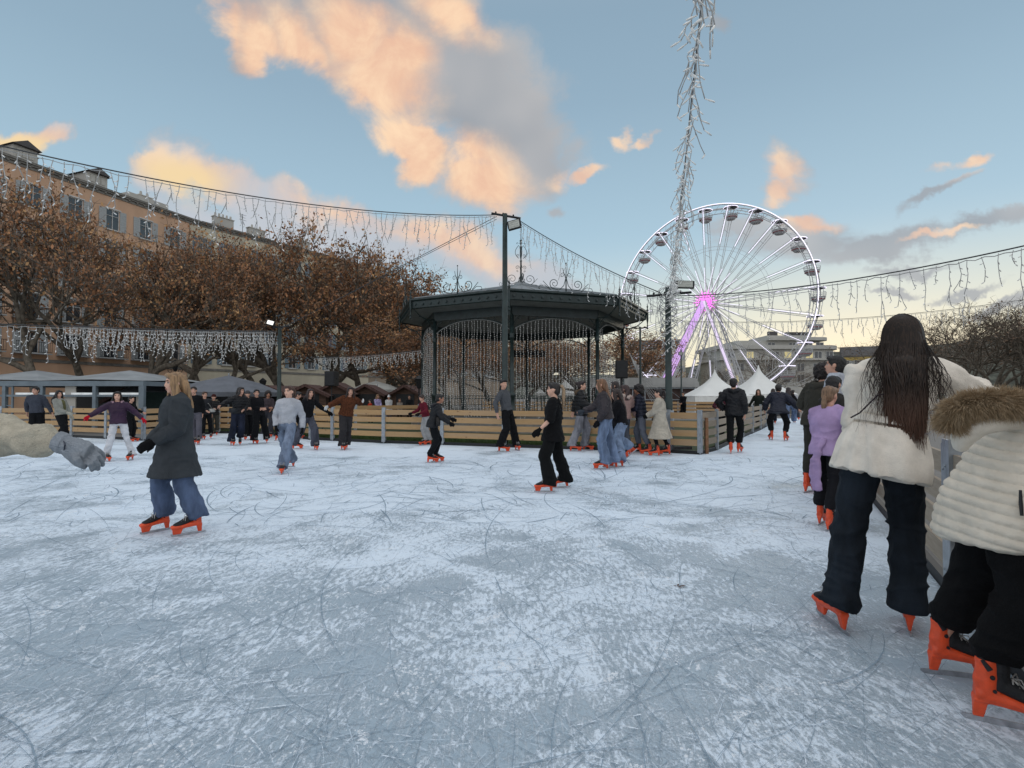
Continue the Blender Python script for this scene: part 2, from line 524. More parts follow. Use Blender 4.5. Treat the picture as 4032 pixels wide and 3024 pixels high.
def scratches(name, n, m, seed, wmin, wmax, z, lmax=2.2, curv=.32, step=.12, yexp=1.6, ymin=.3):
    r = np.random.RandomState(seed)
    V_, F_ = [], []
    cnt = 0
    for i in range(n):
        Y = 0.8 + 15.5 * r.rand() ** yexp
        X = (-1.15 + 2.25 * r.rand()) * Y
        if X > rfx(Y) - .3: continue
        if X > -6 and Y > 12.3 + .0 * X and X < 5: continue
        L = (.12 + lmax * r.rand() ** 2.4)
        a0 = r.rand() * 2 * PI; k = r.randn() * curv / (0.3 + L * .5)
        ns = max(3, int(L / step)); wd = (wmin + (wmax - wmin) * r.rand() ** 2) * (.7 + .05 * Y)
        x, y, a = X, Y, a0; zj = r.rand() * .0018
        pts = []
        for s in range(ns + 1):
            pts.append((x, y, a)); x += math.cos(a) * L / ns; y += math.sin(a) * L / ns; a += k * L / ns
        if any((p[0] > rfx(p[1]) - .15) or p[1] > 12.2 or p[1] < ymin for p in pts): continue
        for s, (x, y, a) in enumerate(pts):
            ww = wd * .5 * (math.sin(PI * (s + .35) / (ns + .7)) ** .5) * (.75 + .5 * r.rand())
            V_.append((x - math.sin(a) * ww, y + math.cos(a) * ww, z + zj)); V_.append((x + math.sin(a) * ww, y - math.cos(a) * ww, z + zj))
        for s in range(ns):
            b = cnt + s * 2
            F_.append((b, b + 1, b + 3, b + 2))
        cnt += (ns + 1) * 2
    o = pydata(name, V_, F_, m)
    tag(o, kind='stuff'); return o


scratches('skate_marks', 6000, gm1, 5, .0014, .0055, .004, .9, .45)
gm3 = powder('shaved_ice_trace', (.70, .80, .90), .36, .58, .85)
scratches('skate_traces', 11000, gm3, 15, .0010, .0042, .006, .40, .5, .09)
scratches('far_skate_marks', 2600, gm1, 35, .006, .016, .0045, 1.8, .5, .15, .75, 5.5)
scratches('far_skate_traces', 2200, gm3, 36, .006, .018, .0055, 1.4, .5, .15, .75, 5.5)
scratches('long_skate_cuts', 420, gm1, 25, .003, .009, .0065, 2.6, .5)
scratches('ice_scrapes', 3600, gm2, 9, .002, .010, .008, .14, .4, .05)

# loose ice shavings heaped by the blades
r = np.random.RandomState(3)
V_, F_ = [], []
hemi = []
for a in range(6): hemi.append((math.cos(a * PI / 3), math.sin(a * PI / 3), 0))
for a in range(6): hemi.append((math.cos(a * PI / 3 + .5) * .62, math.sin(a * PI / 3 + .5) * .62, .62))
hemi.append((0, 0, .85)); hemi = np.array(hemi)
hf = []
for a in range(6):
    b = (a + 1) % 6
    hf += [(a, b, 6 + a), (b, 6 + b, 6 + a), (6 + a, 6 + b, 12)]
hf = np.array(hf)
cl = 0
for i in range(330):
    Y = .9 + 7.0 * r.rand() ** 1.5; X = (-1.05 + 2.1 * r.rand()) * Y
    if X > rfx(Y) - .4: continue
    m_ = int(20 + 150 * r.rand() ** 3); ang = r.rand() * PI; L = .02 + .10 * r.rand()
    for j in range(m_):
        s = r.randn() * L; q = r.randn() * L * .3
        x = X + math.cos(ang) * s - math.sin(ang) * q; y = Y + math.sin(ang) * s + math.cos(ang) * q
        if x > rfx(y) - .1 or y < .5: continue
        sz = (.0018 + .0055 * r.rand() ** 2.5)
        k = np.array([sz * (.7 + r.rand()), sz * (.7 + r.rand()), sz * (.4 + .5 * r.rand())])
        V_.append(hemi * k * (1 + .35 * (r.rand(13, 1) - .5)) + np.array([x, y, -.001])); F_.append(hf + cl * 13); cl += 1
snowm = mat('ice_shavings', (.80, .85, .90), .9, .06, 40, .4, 300, spec=.3)
tag(pydata('ice_shavings', np.concatenate(V_), np.concatenate(F_), snowm), kind='stuff')
# a dead leaf frozen on the ice near px 2670,2312
lp = ground(2668, 2312)
bm = bmesh.new()
for k, (a, l) in enumerate(((0, .035), (1.2, .028), (-1.1, .03), (2.6, .02))):
    c = Vector((lp.x, lp.y, .006)); d = Vector((math.cos(a), math.sin(a) * .8, .12)); s_ = Vector((-d.y, d.x, 0)) * .35
    vs = [bm.verts.new(c), bm.verts.new(c + (d + s_) * l), bm.verts.new(c + d * l * 1.7), bm.verts.new(c + (d - s_) * l)]
    bm.faces.new(vs)
tag(obj('fallen_leaf', bm, mat('brown_leaf', (.09, .045, .03), .8)), 'small brown dead leaf lying on the open ice in front', 'leaf')

# grass round the bandstand and the paved fair ground beyond
gr_, t, bs = newmat('lawn')
tc = t.node('ShaderNodeTexCoord').outputs['Object']
t.set(bs.inputs['Base Color'], t.mix(t.noise(tc, 1.2, 4), t.mix(t.noise(tc, 60, 3), (.018, .035, .010), (.05, .085, .025)), (.045, .05, .02)))
bs.inputs['Roughness'].default_value = .95
gpoly = [(FW[3].x, FW[3].y + .25)] + [(p.x, p.y + .2) for p in FW[4:13]] + [(p.x - .35, p.y + .1) for p in LW[1:5]] + [(11, 31), (-12, 34), (-20, 30)]
sheet('grass_bed', gpoly, -0.03, gr_)
# grass blades near the fence
r = np.random.RandomState(21); n = 26000
seg = r.randint(3, 12, n); tt = r.rand(n)
A_ = np.array([[p.x, p.y] for p in FW]); P_ = A_[seg] * (1 - tt[:, None]) + A_[seg + 1] * tt[:, None]
P_[:, 1] += .12 + 2.2 * r.rand(n) ** 1.3
h = .04 + .10 * r.rand(n); an = r.rand(n) * PI; wd = .006 + .006 * r.rand(n)
base3 = np.column_stack([P_, np.full(n, -.03)])
dv = np.column_stack([np.cos(an) * wd, np.sin(an) * wd, np.zeros(n)])
tip = base3 + np.column_stack([r.randn(n) * .02, r.randn(n) * .02, h])
vv = np.stack([base3 - dv, base3 + dv, tip], 1).reshape(-1, 3)
tag(pydata('grass', vv, np.arange(3 * n).reshape(-1, 3), mat('grass_blades', (.05, .085, .022), .8, .5, 3)), kind='stuff')

# ------------------------------------------------------------------ fences
pm, t, bs = newmat('pine_planks')
tcn = t.node('ShaderNodeTexCoord'); oi = t.node('ShaderNodeObjectInfo')
uvn = t.node('ShaderNodeUVMap').outputs[0]
kn = t.mapping(uvn, scale=(.9, 7, 1))
gn = t.noise(kn, 5, 6, .6, 1.2)
vor = t.node('ShaderNodeTexVoronoi'); t.l.new(t.mapping(uvn, scale=(2.2, 7, 1)), vor.inputs['Vector']); vor.inputs['Scale'].default_value = 1.0
knot = t.smooth(vor.outputs['Distance'], .10, .05)
rowc = t.noise(t.mapping(uvn, scale=(.25, 3.1, 1)), 1.9, 1)
c1 = t.mix(gn, (.33, .19, .085), (.54, .35, .165))
c1 = t.mix(t.smooth(rowc, .35, .7), c1, (.40, .27, .155))
c1 = t.mix(knot, c1, (.11, .055, .03))
wea = t.noise(tcn.outputs['Object'], .5, 3)
t.set(bs.inputs['Base Color'], c1)
bs.inputs['Roughness'].default_value = .8
pmw = bpy.data.materials.new('greyed_planks'); pmw.use_nodes = True  # greyer pine: the grey light on the lane boards is put into the colour
t2 = NT(pmw.node_tree); b2 = pmw.node_tree.nodes['Principled BSDF']
uv2 = t2.node('ShaderNodeUVMap').outputs[0]
g2 = t2.noise(t2.mapping(uv2, scale=(.9, 9, 1)), 5, 6, .6, 1.0)
t2.set(b2.inputs['Base Color'], t2.mix(g2, (.22, .17, .125), (.42, .35, .27))); b2.inputs['Roughness'].default_value = .85


def plank_panel(name, a, b, z0, zs, hgt, m, parent, thick=.027, off=0.0, sag=0.004):
    """boards between points a,b ; zs = list of board bottoms ; UV runs along the board"""
    bm = bmesh.new(); uv = bm.loops.layers.uv.new('UVMap')
    d = (b - a); L = d.length; d.normalize(); nrm = Vector((-d.y, d.x, 0))
    for i, z in enumerate(zs):
        j = random.uniform(-sag, sag); j2 = random.uniform(-sag, sag)
        q = []
        for (s, zz) in ((0, z + j), (L, z + j2)):
            for (o_, zt) in ((-thick / 2, 0), (thick / 2, 0), (thick / 2, hgt), (-thick / 2, hgt)):
                q.append(bm.verts.new(a + d * s + nrm * (o_ + off) + Vector((0, 0, z0 + zz + zt))))
        u0 = random.uniform(0, 40)
        for f in ((0, 1, 2, 3), (7, 6, 5, 4), (0, 4, 5, 1), (1, 5, 6, 2), (2, 6, 7, 3), (3, 7, 4, 0)):
            fc = bm.faces.new([q[k] for k in f])
            for lp_ in fc.loops:
                k = q.index(lp_.vert)
                lp_[uv].uv = ((0 if k < 4 else L) + u0, i * .37 + (hgt if k % 4 in (2, 3) else 0) + u0)
    bmesh.ops.recalc_face_normals(bm, faces=bm.faces)
    return obj(name, bm, m, parent)


def post_mesh(h=1.0, wd=.11):
    bm = bmesh.new()
    # U-shaped galvanised section with flanges, foot plate and peg
    box(bm, (0, 0, h / 2 + .04), (wd, .012, h))
    box(bm, (-wd / 2 + .006, .035, h / 2 + .04), (.012, .06, h - .004))
    box(bm, (wd / 2 - .006, .035, h / 2 + .04), (.012, .06, h - .004))
    box(bm, (0, .03, .012), (.03, .03, .05))
    for z in (.16, .38, .6, .82): ball(bm, (0, -.008, z * h + .05), .010, 8)
    me = bpy.data.meshes.new('post'); bm.to_mesh(me); bm.free(); me.materials.append(M['steel'])
    return me


POST = post_mesh()


def fence_run(pts, name, label, m, spacing=1.8, postside=-1, zs=(.20, .41, .62, .83), hgt=.145, posth=None, kerb=True, post=None, wood_post=False):
    root = empty(name, pts[0], 0, label, 'fence')
    bpy.context.view_layer.update()
    o0 = Vector(pts[0])
    n = 0
    for i in range(len(pts) - 1):
        a = Vector(pts[i]) - o0; b = Vector(pts[i + 1]) - o0
        L = (b - a).length
        k = max(1, round(L / spacing))
        ang = math.atan2((b - a).y, (b - a).x)
        for j in range(k):
            p = a.lerp(b, j / k); q = a.lerp(b, (j + 1) / k)
            d = (q - p).normalized() * .004
            plank_panel('plank_panel', p + d, q - d, 0, zs, hgt, m, root)
            ends = [p] if not (i == len(pts) - 2 and j == k - 1) else [p, q]
            for e in ends:
                po = bpy.data.objects.new('fence_post', post or POST); C.objects.link(po); po.parent = root
                po.location = e + Vector((math.sin(ang), -math.cos(ang), 0)) * .03 * (-postside); po.rotation_euler = (0, 0, ang if postside < 0 else ang + PI)
        if kerb:
            bm = bmesh.new()
            mid = (a + b) / 2
            box(bm, mid + Vector((0, 0, .03)) + Vector((-math.sin(ang), math.cos(ang), 0)) * .03, (L, .05, .10), rz=ang)
            obj('rubber_kerb', bm, M['black'], root)
    return root


fence_run(FW[:4], 'rink_fence', 'pine board rink fence at far left below the grey pavilion', pm)
fence_run(FW[3:7], 'rink_fence', 'recessed pine board fence behind the dark clothed skaters at left', pm)
fence_run(FW[6:], 'rink_fence', 'long pine board fence in front of the bandstand', pm)
fence_run(LW, 'rink_fence', 'greyish board fence along left side of the narrow ice lane', pmw, spacing=2.2)
nr = [Vector((rfx(y), y, 0)) for y in (26, 20, 14, 9.2, 5.4, 3.55)]
fence_run(nr, 'rink_fence', 'greyish fence behind the queue at right edge of ice', pmw, spacing=2.4, postside=-1)
nb = [Vector((rfx(y), y, 0)) for y in (3.5, 1.4, -1.0)]
NEARPOST = post_mesh(1.03, .17)
fence_run(nb, 'rink_fence', 'near right boards with big galvanised post between the two white jackets', pmw, spacing=2.4, post=NEARPOST)
fence_run([Vector((12.8, 33.5, 0)), Vector((6, 34.5, 0)), Vector((-2, 35.5, 0))], 'rink_fence', 'far board fence behind the bandstand before the white tents', pm, spacing=2.2, kerb=False, zs=(.45, .66, .88))
fence_run([at(1180, 1600, 21) * Vector((1, 1, 0)) if False else Vector((gx(1240, 22), 22, 0)), Vector((gx(1400, 21), 21, 0)), Vector((gx(1650, 22.5), 22.5, 0))], 'rink_fence', 'brown board fence behind the lawn in front of the wooden chalets', pm, spacing=2.0, kerb=False, zs=(.35, .60, .85))
# brown wooden corner post of the lane
bm = bmesh.new(); pw = ground(2790, 1789)
box(bm, (pw.x, pw.y + .12, .42), (.07, .07, .84), taper=.96)
box(bm, (pw.x, pw.y + .12, .845), (.055, .055, .012))
tag(obj('wooden_post', bm, mat('red_brown_timber', (.22, .11, .055), .7, .3, 8)), 'short red brown timber post at the fence corner by the lane', 'post')
# rubber ramp by the gate
bm = bmesh.new(); a = ground(2640, 1783); b = ground(2750, 1789)
box(bm, ((a.x + b.x) / 2, a.y + .75, .05), (b.x - a.x, 1.3, .08), rx=R(-5))
box(bm, ((a.x + b.x) / 2, a.y + .06, .02), (b.x - a.x, .05, .03))
tag(obj('entry_ramp', bm, mat('grey_rubber', (.10, .105, .11), .8, .2, 12)), 'grey rubber entry ramp under the fence gate', 'ramp')
# ------------------------------------------------------------------ bandstand
BZ = 25.0
BC = Vector((.0169 * BZ, BZ, 0)); TH = -.0909
RC = .188 * BZ; RE = .231 * BZ; RM = 1.45


def oc(r, k, z=0.0):
    a = TH + k * PI / 4
    return Vector((r * math.sin(a), -r * math.cos(a), z))


def octa(bm, r0, z0, r1, z1, mi=0):
    A = [bm.verts.new(oc(r0, k, z0)) for k in range(8)]; B = [bm.verts.new(oc(r1, k, z1)) for k in range(8)]
    for k in range(8):
        f = bm.faces.new((A[k], A[(k + 1) % 8], B[(k + 1) % 8], B[k])); f.material_index = mi
    return A, B


def scroll(bm, c, r, turns, a0, sgn, ux, uz, w=.018, n=26, r_end=.12):
    """flat spiral of iron rod: c centre, starts at radius r and winds in"""
    pts = []
    for i in range(n + 1):
        t_ = i / n
        a = a0 + sgn * turns * 2 * PI * t_
        rr = r * (1 - (1 - r_end) * t_)
        pts.append(c + ux * (math.cos(a) * rr) + uz * (math.sin(a) * rr))
    tube(bm, pts, [w * (1 - .45 * i / n) for i in range(n + 1)], 5)
    return pts


EV = EYE + .1406 * BZ          # underside edge of the fascia
ZB = EV - .24                  # beam height at columns
root = empty('bandstand', BC, 0, 'octagonal dark green iron bandstand with zinc roof and iron scrolls', 'bandstand')
DG = M['dgreen']
stone = mat('pale_stone', (.20, .19, .17), .8, .2, 3, .3, 30)
bm = bmesh.new(); A, B = octa(bm, RC + .55, -.05, RC + .55, .38); octa(bm, RC + .55, .38, RC + .40, .46)
f = bm.faces.new([bm.verts.new(oc(RC + .40, k, .46)) for k in range(8)])
obj('plinth', bm, stone, root)
FLO = .46
for k in range(8):
    bm = bmesh.new()
    c = oc(RC, k)
    tube(bm, [c + Vector((0, 0, z)) for z in (FLO, FLO + .25, FLO + .27, FLO + .9, FLO + .92, FLO + 1.0, FLO + 1.03, ZB - 1.05, ZB - 1.03, ZB - .97, ZB - .95, ZB - .87, ZB - .85, ZB - .1)],
         [.16, .16, .125, .115, .14, .14, .085, .068, .10, .10, .075, .12, .075, .075], 12)
    # bracket scrolls up to the eaves and along the beam
    out = (oc(1, k)).normalized()
    for dv, L in ((out, 1.0), ((oc(1, k + 1) - oc(1, k)).normalized(), 1.0), ((oc(1, k - 1) - oc(1, k)).normalized(), 1.0)):
        up = Vector((0, 0, 1)); b0 = c + up * (ZB - .80)
        pts = [b0 + dv * (.75 * s) + up * (.80 * (1 - (1 - s) ** 2) ** .5 * .97) for s in [i / 12 for i in range(13)]]
        tube(bm, pts, .022, 5)
        scroll(bm, b0 + dv * .27 + up * .58, .13, 1.3, PI, -1, dv, up, .014)
        scroll(bm, b0 + dv * .11 + up * .33, .08, 1.3, PI, -1, dv, up, .012)
        scroll(bm, b0 + dv * .50 + up * .70, .07, 1.3, PI, 1, dv, up, .012)
    obj('column', bm, DG, root, True)
# ring beam with shallow pierced arches
bm = bmesh.new()
for k in range(8):
    a, b = oc(RC, k), oc(RC, k + 1); mid = (a + b) / 2; d = b - a
    box(bm, mid + Vector((0, 0, ZB + .02)), (d.length, .09, .30), rz=math.atan2(d.y, d.x))
    box(bm, mid + Vector((0, 0, ZB + .185)), (d.length + .06, .15, .03), rz=math.atan2(d.y, d.x))
    box(bm, mid + Vector((0, 0, ZB - .145)), (d.length + .04, .13, .03), rz=math.atan2(d.y, d.x))
obj('ring_beam', bm, DG, root)


def arch_z(s):
    """height of the arch under the beam, s in 0..1 across the bay"""
    return ZB - .19 - .52 * abs(2 * s - 1) ** 2.4


bm = bmesh.new()
for k in range(8):
    a, b = oc(RC, k), oc(RC, k + 1)
    pts = [a.lerp(b, s) + Vector((0, 0, arch_z(s))) for s in [.02 + .96 * i / 20 for i in range(21)]]
    tube(bm, pts, .024, 5)
    d = (b - a).normalized(); up = Vector((0, 0, 1))
    for sg, e in ((1, a), (-1, b)):
        for (q, zz, r_) in ((.80, .25, .07), (1.05, .22, .05)):
            scroll(bm, e + d * sg * q + up * (ZB - zz), r_, 1.2, PI / 2, sg, d, up, .011)
obj('arch_tracery', bm, DG, root, True)
# eaves: soffit, fascia, studs
soffm = mat('grey_board_soffit', (.26, .265, .27), .7, .12, 3, .3, 20, stretch=(1, 1, 1))
bm = bmesh.new(); octa(bm, RE - .03, EV + .05, RC - .02, ZB + .19); octa(bm, RC - .04, ZB + .20, .25, ZB + 1.0)
obj('soffit', bm, soffm, root)
bm = bmesh.new()
octa(bm, RE - .04, EV, RE, EV + .03); octa(bm, RE, EV + .03, RE + .02, EV + .28); octa(bm, RE + .02, EV + .28, RE + .11, EV + .33); octa(bm, RE + .11, EV + .33, RE + .11, EV + .40)
octa(bm, RE + .11, EV + .40, RE - .1, EV + .44)
for k in range(8):
    a, b = oc(RE + .01, k), oc(RE + .01, k + 1); d = (b - a); nrm = (a + b).normalized()
    for i in range(12):
        p = a.lerp(b, (i + .5) / 12) + Vector((0, 0, EV + .16))
        x, y = frame_for(nrm)
        pts = [p + nrm * z_ for z_ in (0, .03, .035, .05)]
        tube(bm, pts, [.055, .055, .035, .035], 10)
obj('fascia', bm, DG, root)
for k in range(8):  # drop finials at the corners
    bm = bmesh.new(); c = oc(RE + .06, k, 0)
    prof = [(-.42, .01), (-.40, .03), (-.36, .055), (-.33, .02), (-.27, .022), (-.25, .05), (-.23, .02), (-.1, .03), (0, .05), (.3, .05), (.42, .04), (.46, .07), (.50, .03), (.58, .02), (.62, .05), (.66, .02), (.78, .008)]
    tube(bm, [c + Vector((0, 0, EV + z_)) for z_, _ in prof], [r_ for _, r_ in prof], 8)
    obj('corner_finial', bm, DG, root, True)
    bm = bmesh.new(); c = oc(RC + .05, k); u = oc(1, k).normalized(); up = Vector((0, 0, 1))
    e = oc(RE - .05, k)
    pts = [c.lerp(e, s) + up * (ZB - .1 + (EV + .05 - ZB + .1) * s - .18 * math.sin(PI * s)) for s in [i / 8 for i in range(9)]]
    tube(bm, pts, .022, 5)
    obj('eave_bracket', bm, DG, root, True)
# roof (zinc, standing seams)
zinc, t, bs = newmat('zinc_roofing')
t.set(bs.inputs['Base Color'], t.mix(t.noise(t.node('ShaderNodeTexCoord').outputs['Object'], 1.6, 5), (.13, .15, .16), (.25, .27, .28)))
bs.inputs['Metallic'].default_value = .3; bs.inputs['Roughness'].default_value = .5
ZR = EYE + (1562 - 1117) / F * BZ
bm = bmesh.new(); octa(bm, RE - .1, EV + .44, .5, ZR - .12); octa(bm, .5, ZR - .12, .34, ZR); A_, B_ = octa(bm, .34, ZR, .30, ZR + .04); bm.faces.new(B_)
for k in range(8):
    a, b = oc(RE - .1, k, EV + .44), oc(.5, k, ZR - .12)
    tube(bm, [a, b], .035, 6)
    for j in range(1, 9):
        a = oc(RE - .1, k).lerp(oc(RE - .1, k + 1), j / 9) + Vector((0, 0, EV + .45)); b = oc(.5, k).lerp(oc(.5, k + 1), j / 9) + Vector((0, 0, ZR - .11))
        tube(bm, [a, b], .012, 4)
obj('roof', bm, zinc, root)
# crowning finial
up = Vector((0, 0, 1))
bm = bmesh.new()
prof = [(0, .10), (.12, .06), (.35, .045), (1.2, .035), (1.22, .07), (1.26, .03), (1.95, .03), (1.97, .10), (2.0, .03), (2.15, .03), (2.17, .09), (2.2, .03), (2.3, .07), (2.36, .02), (3.25, .006)]
tube(bm, [Vector((0, 0, ZR + z_ * .56 * 1.6)) for z_, _ in prof], [r_ for _, r_ in prof], 8)
S_ = .56 * 1.6
for q in range(4):
    u = Vector((math.cos(q * PI / 2 + .15), math.sin(q * PI / 2 + .15), 0))
    scroll(bm, u * .42 + up * (ZR + .24), .25, 1.6, -PI / 2, 1, u, up, .016)
    tube(bm, [u * .0 + up * (ZR + .5), u * .12 + up * (ZR + .12), u * .42 + up * (ZR + .0), u * .75 + up * (ZR - .02), u * .95 + up * (ZR - .12)], .014, 5)
    tube(bm, [u * .62 + up * (ZR + .1), u * .8 + up * (ZR + .3)], .010, 4)
    scroll(bm, u * .95 + up * (ZR - .02), .10, 1.1, -PI / 2, 1, u, up, .010)
    scroll(bm, u * .17 + up * (ZR + .78), .10, 1.5, PI, -1, u, up, .012)
    scroll(bm, u * .17 + up * (ZR + .60), .05, 1.2, 0, 1, u, up, .010)
    # lyre
    pts = [u * (.10 + .21 * math.sin(PI * s) ** .8 * (1 - .35 * s)) + up * (ZR + 1.22 + .62 * s) for s in [i / 10 for i in range(11)]]
    tube(bm, pts, .013, 5)
    scroll(bm, u * .14 + up * (ZR + 1.36), .075, 1.4, -PI / 2, 1, u, up, .011)
    scroll(bm, u * .18 + up * (ZR + 1.92), .05, 1.1, PI, -1, u, up, .010)
obj('finial', bm, DG, root, True)
# scroll crests standing on the eaves, one per side
for k in range(8):
    a, b = oc(RE + .05, k), oc(RE + .05, k + 1); mid = (a + b) / 2; u = (b - a).normalized(); z0 = EV + .42
    bm = bmesh.new()
    tube(bm, [mid + up * (z0 + z_) for z_ in (0, .3, 1.05)], [.022, .022, .008], 6)
    ball(bm, mid + up * (z0 + 1.06), .028, 6)
    for sg in (-1, 1):
        d = u * sg
        scroll(bm, mid + d * .47 + up * (z0 + .27), .20, 1.7, -PI / 2, 1, d, up, .016)
        tube(bm, [mid + up * (z0 + .55), mid + d * .09 + up * (z0 + .22), mid + d * .28 + up * (z0 + .03), mid + d * .47 + up * (z0 + .07)], .015, 5)
        tube(bm, [mid + d * .62 + up * (z0 + .03), mid + d * .85 + up * (z0 + .19), mid + d * 1.05 + up * (z0 + .16), mid + d * 1.09 + up * (z0 + .07), mid + d * 1.03 + up * (z0 + .03)], .012, 5)
        tube(bm, [mid + d * .67 + up * (z0 + .1), mid + d * .92 + up * (z0 + .34)], .012, 5)
        scroll(bm, mid + d * .14 + up * (z0 + .60), .10, 1.3, PI, -1, d, up, .012)
        tube(bm, [mid + up * (z0 + .45), mid + d * .1 + up * (z0 + .72), mid + d * .13 + up * (z0 + .86)], .011, 5)
    obj('roof_crest', bm, DG, root, True)
# low iron balustrade round the platform
bm = bmesh.new()
for k in range(8):
    if k == 4: continue
    a, b = oc(RC, k), oc(RC, k + 1); d = b - a
    for z_ in (FLO + .12, FLO + .82, FLO + .92):
        box(bm, (a + b) / 2 + Vector((0, 0, z_)), (d.length - .2, .03, .03), rz=math.atan2(d.y, d.x))
    for i in range(1, 24):
        p = a.lerp(b, i / 24)
        tube(bm, [p + up * (FLO + .12), p + up * (FLO + .82)], .011, 4)
        if i % 2: scroll(bm, p + up * (FLO + .87), .04, 1, 0, 1, d.normalized(), up, .006, 8, .8)
obj('balustrade', bm, DG, root)
# round hanging chandelier
ch = empty('chandelier', BC + Vector((.35, .3, 0)), 0, 'black ring chandelier hanging under the bandstand roof', 'chandelier')
zc = EYE + (1562 - 1398) / F * BZ
bm = bmesh.new()
for (rr, z_) in ((.78, zc), (.78, zc + .16), (.72, zc + .08)):
    tube(bm, [Vector((math.cos(a) * rr, math.sin(a) * rr, z_)) for a in [i * PI / 12 for i in range(25)]], .035, 6)
for i in range(12):
    a = i * PI / 6; tube(bm, [Vector((math.cos(a) * .78, math.sin(a) * .78, zc - .04)), Vector((math.cos(a) * .78, math.sin(a) * .78, zc + .24))], .03, 6)
for i in range(4):
    a = i * PI / 2; tube(bm, [Vector((math.cos(a) * .75, math.sin(a) * .75, zc + .1)), Vector((0, 0, zc + 1.0))], .012, 4)
tube(bm, [Vector((0, 0, zc + .95)), Vector((0, 0, ZB + .95))], .02, 5)
obj('ring', bm, M['black'], ch, True)

# ------------------------------------------------------------------ string lights
LW_ = M['lightwire']
bulbm = mat('clear_led_bulb', (.85, .84, .80), .25, .15, 9, spec=.8)


def string_mesh(L, seed, step=.09, w=.0065, bulb=.017, jit=.012):
    r = random.Random(seed); bm = bmesh.new()
    n = max(3, int(L / .22)); pts = [Vector((r.uniform(-jit, jit), r.uniform(-jit, jit), -L * i / n)) for i in range(n + 1)]
    tube(bm, pts, w, 4)
    z = .05
    while z < L:
        i = min(n - 1, int(z / L * n)); p = pts[i].lerp(pts[i + 1], z / L * n - i)
        a = r.uniform(0, 2 * PI); d = Vector((math.cos(a), math.sin(a), -.6)) * .028
        tube(bm, [p, p + d * .4, p + d], [bulb * .35, bulb, bulb * .5], 4, mi=1)
        z += step
    me = bpy.data.meshes.new('light_string'); bm.to_mesh(me); bm.free(); me.materials.append(LW_); me.materials.append(bulbm)
    return me


bays = {0: (23, 'front right bay'), 7: (23, 'front left bay'), 1: (22, 'right side bay'), 6: (14, 'left side bay'), 5: (16, 'back left bay'), 4: (22, 'rear centre bay'), 3: (22, 'rear right bay')}
btxt = {0: 'curtain of white string lights in front right arch of bandstand', 7: 'curtain of white string lights in front left arch of bandstand', 1: 'string light curtain in the narrow arch on the speaker side of bandstand',
        6: 'dense string light curtain in the narrow arch on the trees side', 5: 'string light curtain in the back left arch of bandstand', 4: 'string light curtain in the middle back arch of bandstand', 3: 'string light curtain in the back right arch by the wheel'}
STR = {}
for k, (n, _) in bays.items():
    cr = empty('light_curtain', BC, 0, btxt[k], 'string lights', 'light curtains hung in the bandstand arches')
    a, b = oc(RC + .03, k), oc(RC + .03, k + 1)
    bm = bmesh.new(); pts = [a.lerp(b, s) + Vector((0, 0, arch_z(s) - .04)) for s in [.03 + .94 * i / 20 for i in range(21)]]
    tube(bm, pts, .010, 4); obj('cord', bm, LW_, cr)
    for i in range(n):
        s = .035 + .93 * (i + .5) / n; z0 = arch_z(s) - .05
        if k == 1 and s > .15: z0 = arch_z(.1) - .3 - (s) * 1.6
        L = z0 - (FLO + random.choice((.02, .05, .5, .1, .2)))
        Lq = round(L * 5) / 5
        key = (Lq, i % 3)
        if key not in STR: STR[key] = string_mesh(Lq, len(STR) + 1, .085)
        o = bpy.data.objects.new('light_string', STR[key]); C.objects.link(o); o.parent = cr
        o.location = a.lerp(b, s) + Vector((random.uniform(-.02, .02), random.uniform(-.02, .02), z0)); o.rotation_euler = (0, 0, random.uniform(0, 6))
        if random.random() < .2 and k in (0, 7, 6):   # a second shorter string hung beside, thickening the lower half
            key2 = (1.2, i % 3)
            if key2 not in STR: STR[key2] = string_mesh(1.2, 77 + i % 3, .06)
            o = bpy.data.objects.new('light_string', STR[key2]); C.objects.link(o); o.parent = cr
            o.location = a.lerp(b, s + .012) + Vector((0, 0, FLO + 1.28))


# icicle garlands -----------------------------------------------------------
def icicle_mesh(L, seed, w=.0055, bulbr=.009, kink=.05, bl=.055):
    """crooked LED icicle strand: wavy cable with slanting bulbs"""
    r = random.Random(seed); bm = bmesh.new()
    n = max(4, int(L / .11)); x = y = 0.0; pts = [Vector((0, 0, 0))]
    vx = r.uniform(-.3, .3)
    for i in range(n):
        vx = vx * .4 + r.uniform(-.55, .55)
        x += vx * kink; y += r.uniform(-.4, .4) * kink
        pts.append(Vector((x, y, -L * (i + 1) / n)))
    # smooth
    sm = []
    for i in range(len(pts) - 1):
        for s in (0, .5): sm.append(pts[i].lerp(pts[i + 1], s))
    sm.append(pts[-1])
    tube(bm, sm, w, 5)
    sg = r.choice((-1, 1))
    for i in range(1, len(pts)):
        sg = -sg if r.random() < .7 else sg
        d = Vector((sg * r.uniform(.6, 1), r.uniform(-.5, .5), -r.uniform(.3, .9))).normalized() * bl
        p = pts[i]
        tube(bm, [p, p + d * .35, p + d * .45, p + d], [w, w, bulbr, bulbr * .7], 6, mi=1)
    if r.random() < .4:
        p = pts[len(pts) // 2]; q = [p]
        for i in range(3): q.append(q[-1] + Vector((r.uniform(.01, .05) * -sg, r.uniform(-.02, .02), -.09)))
        tube(bm, q, w, 5); tube(bm, [q[-1], q[-1] + Vector((sg * .03, 0, -.04))], [bulbr, bulbr * .7], 6, mi=1)
    me = bpy.data.meshes.new('light_strand'); bm.to_mesh(me); bm.free(); me.materials.append(LW_); me.materials.append(bulbm)
    me.polygons.foreach_set('use_smooth', [True] * len(me.polygons))
    return me


ICI = {}


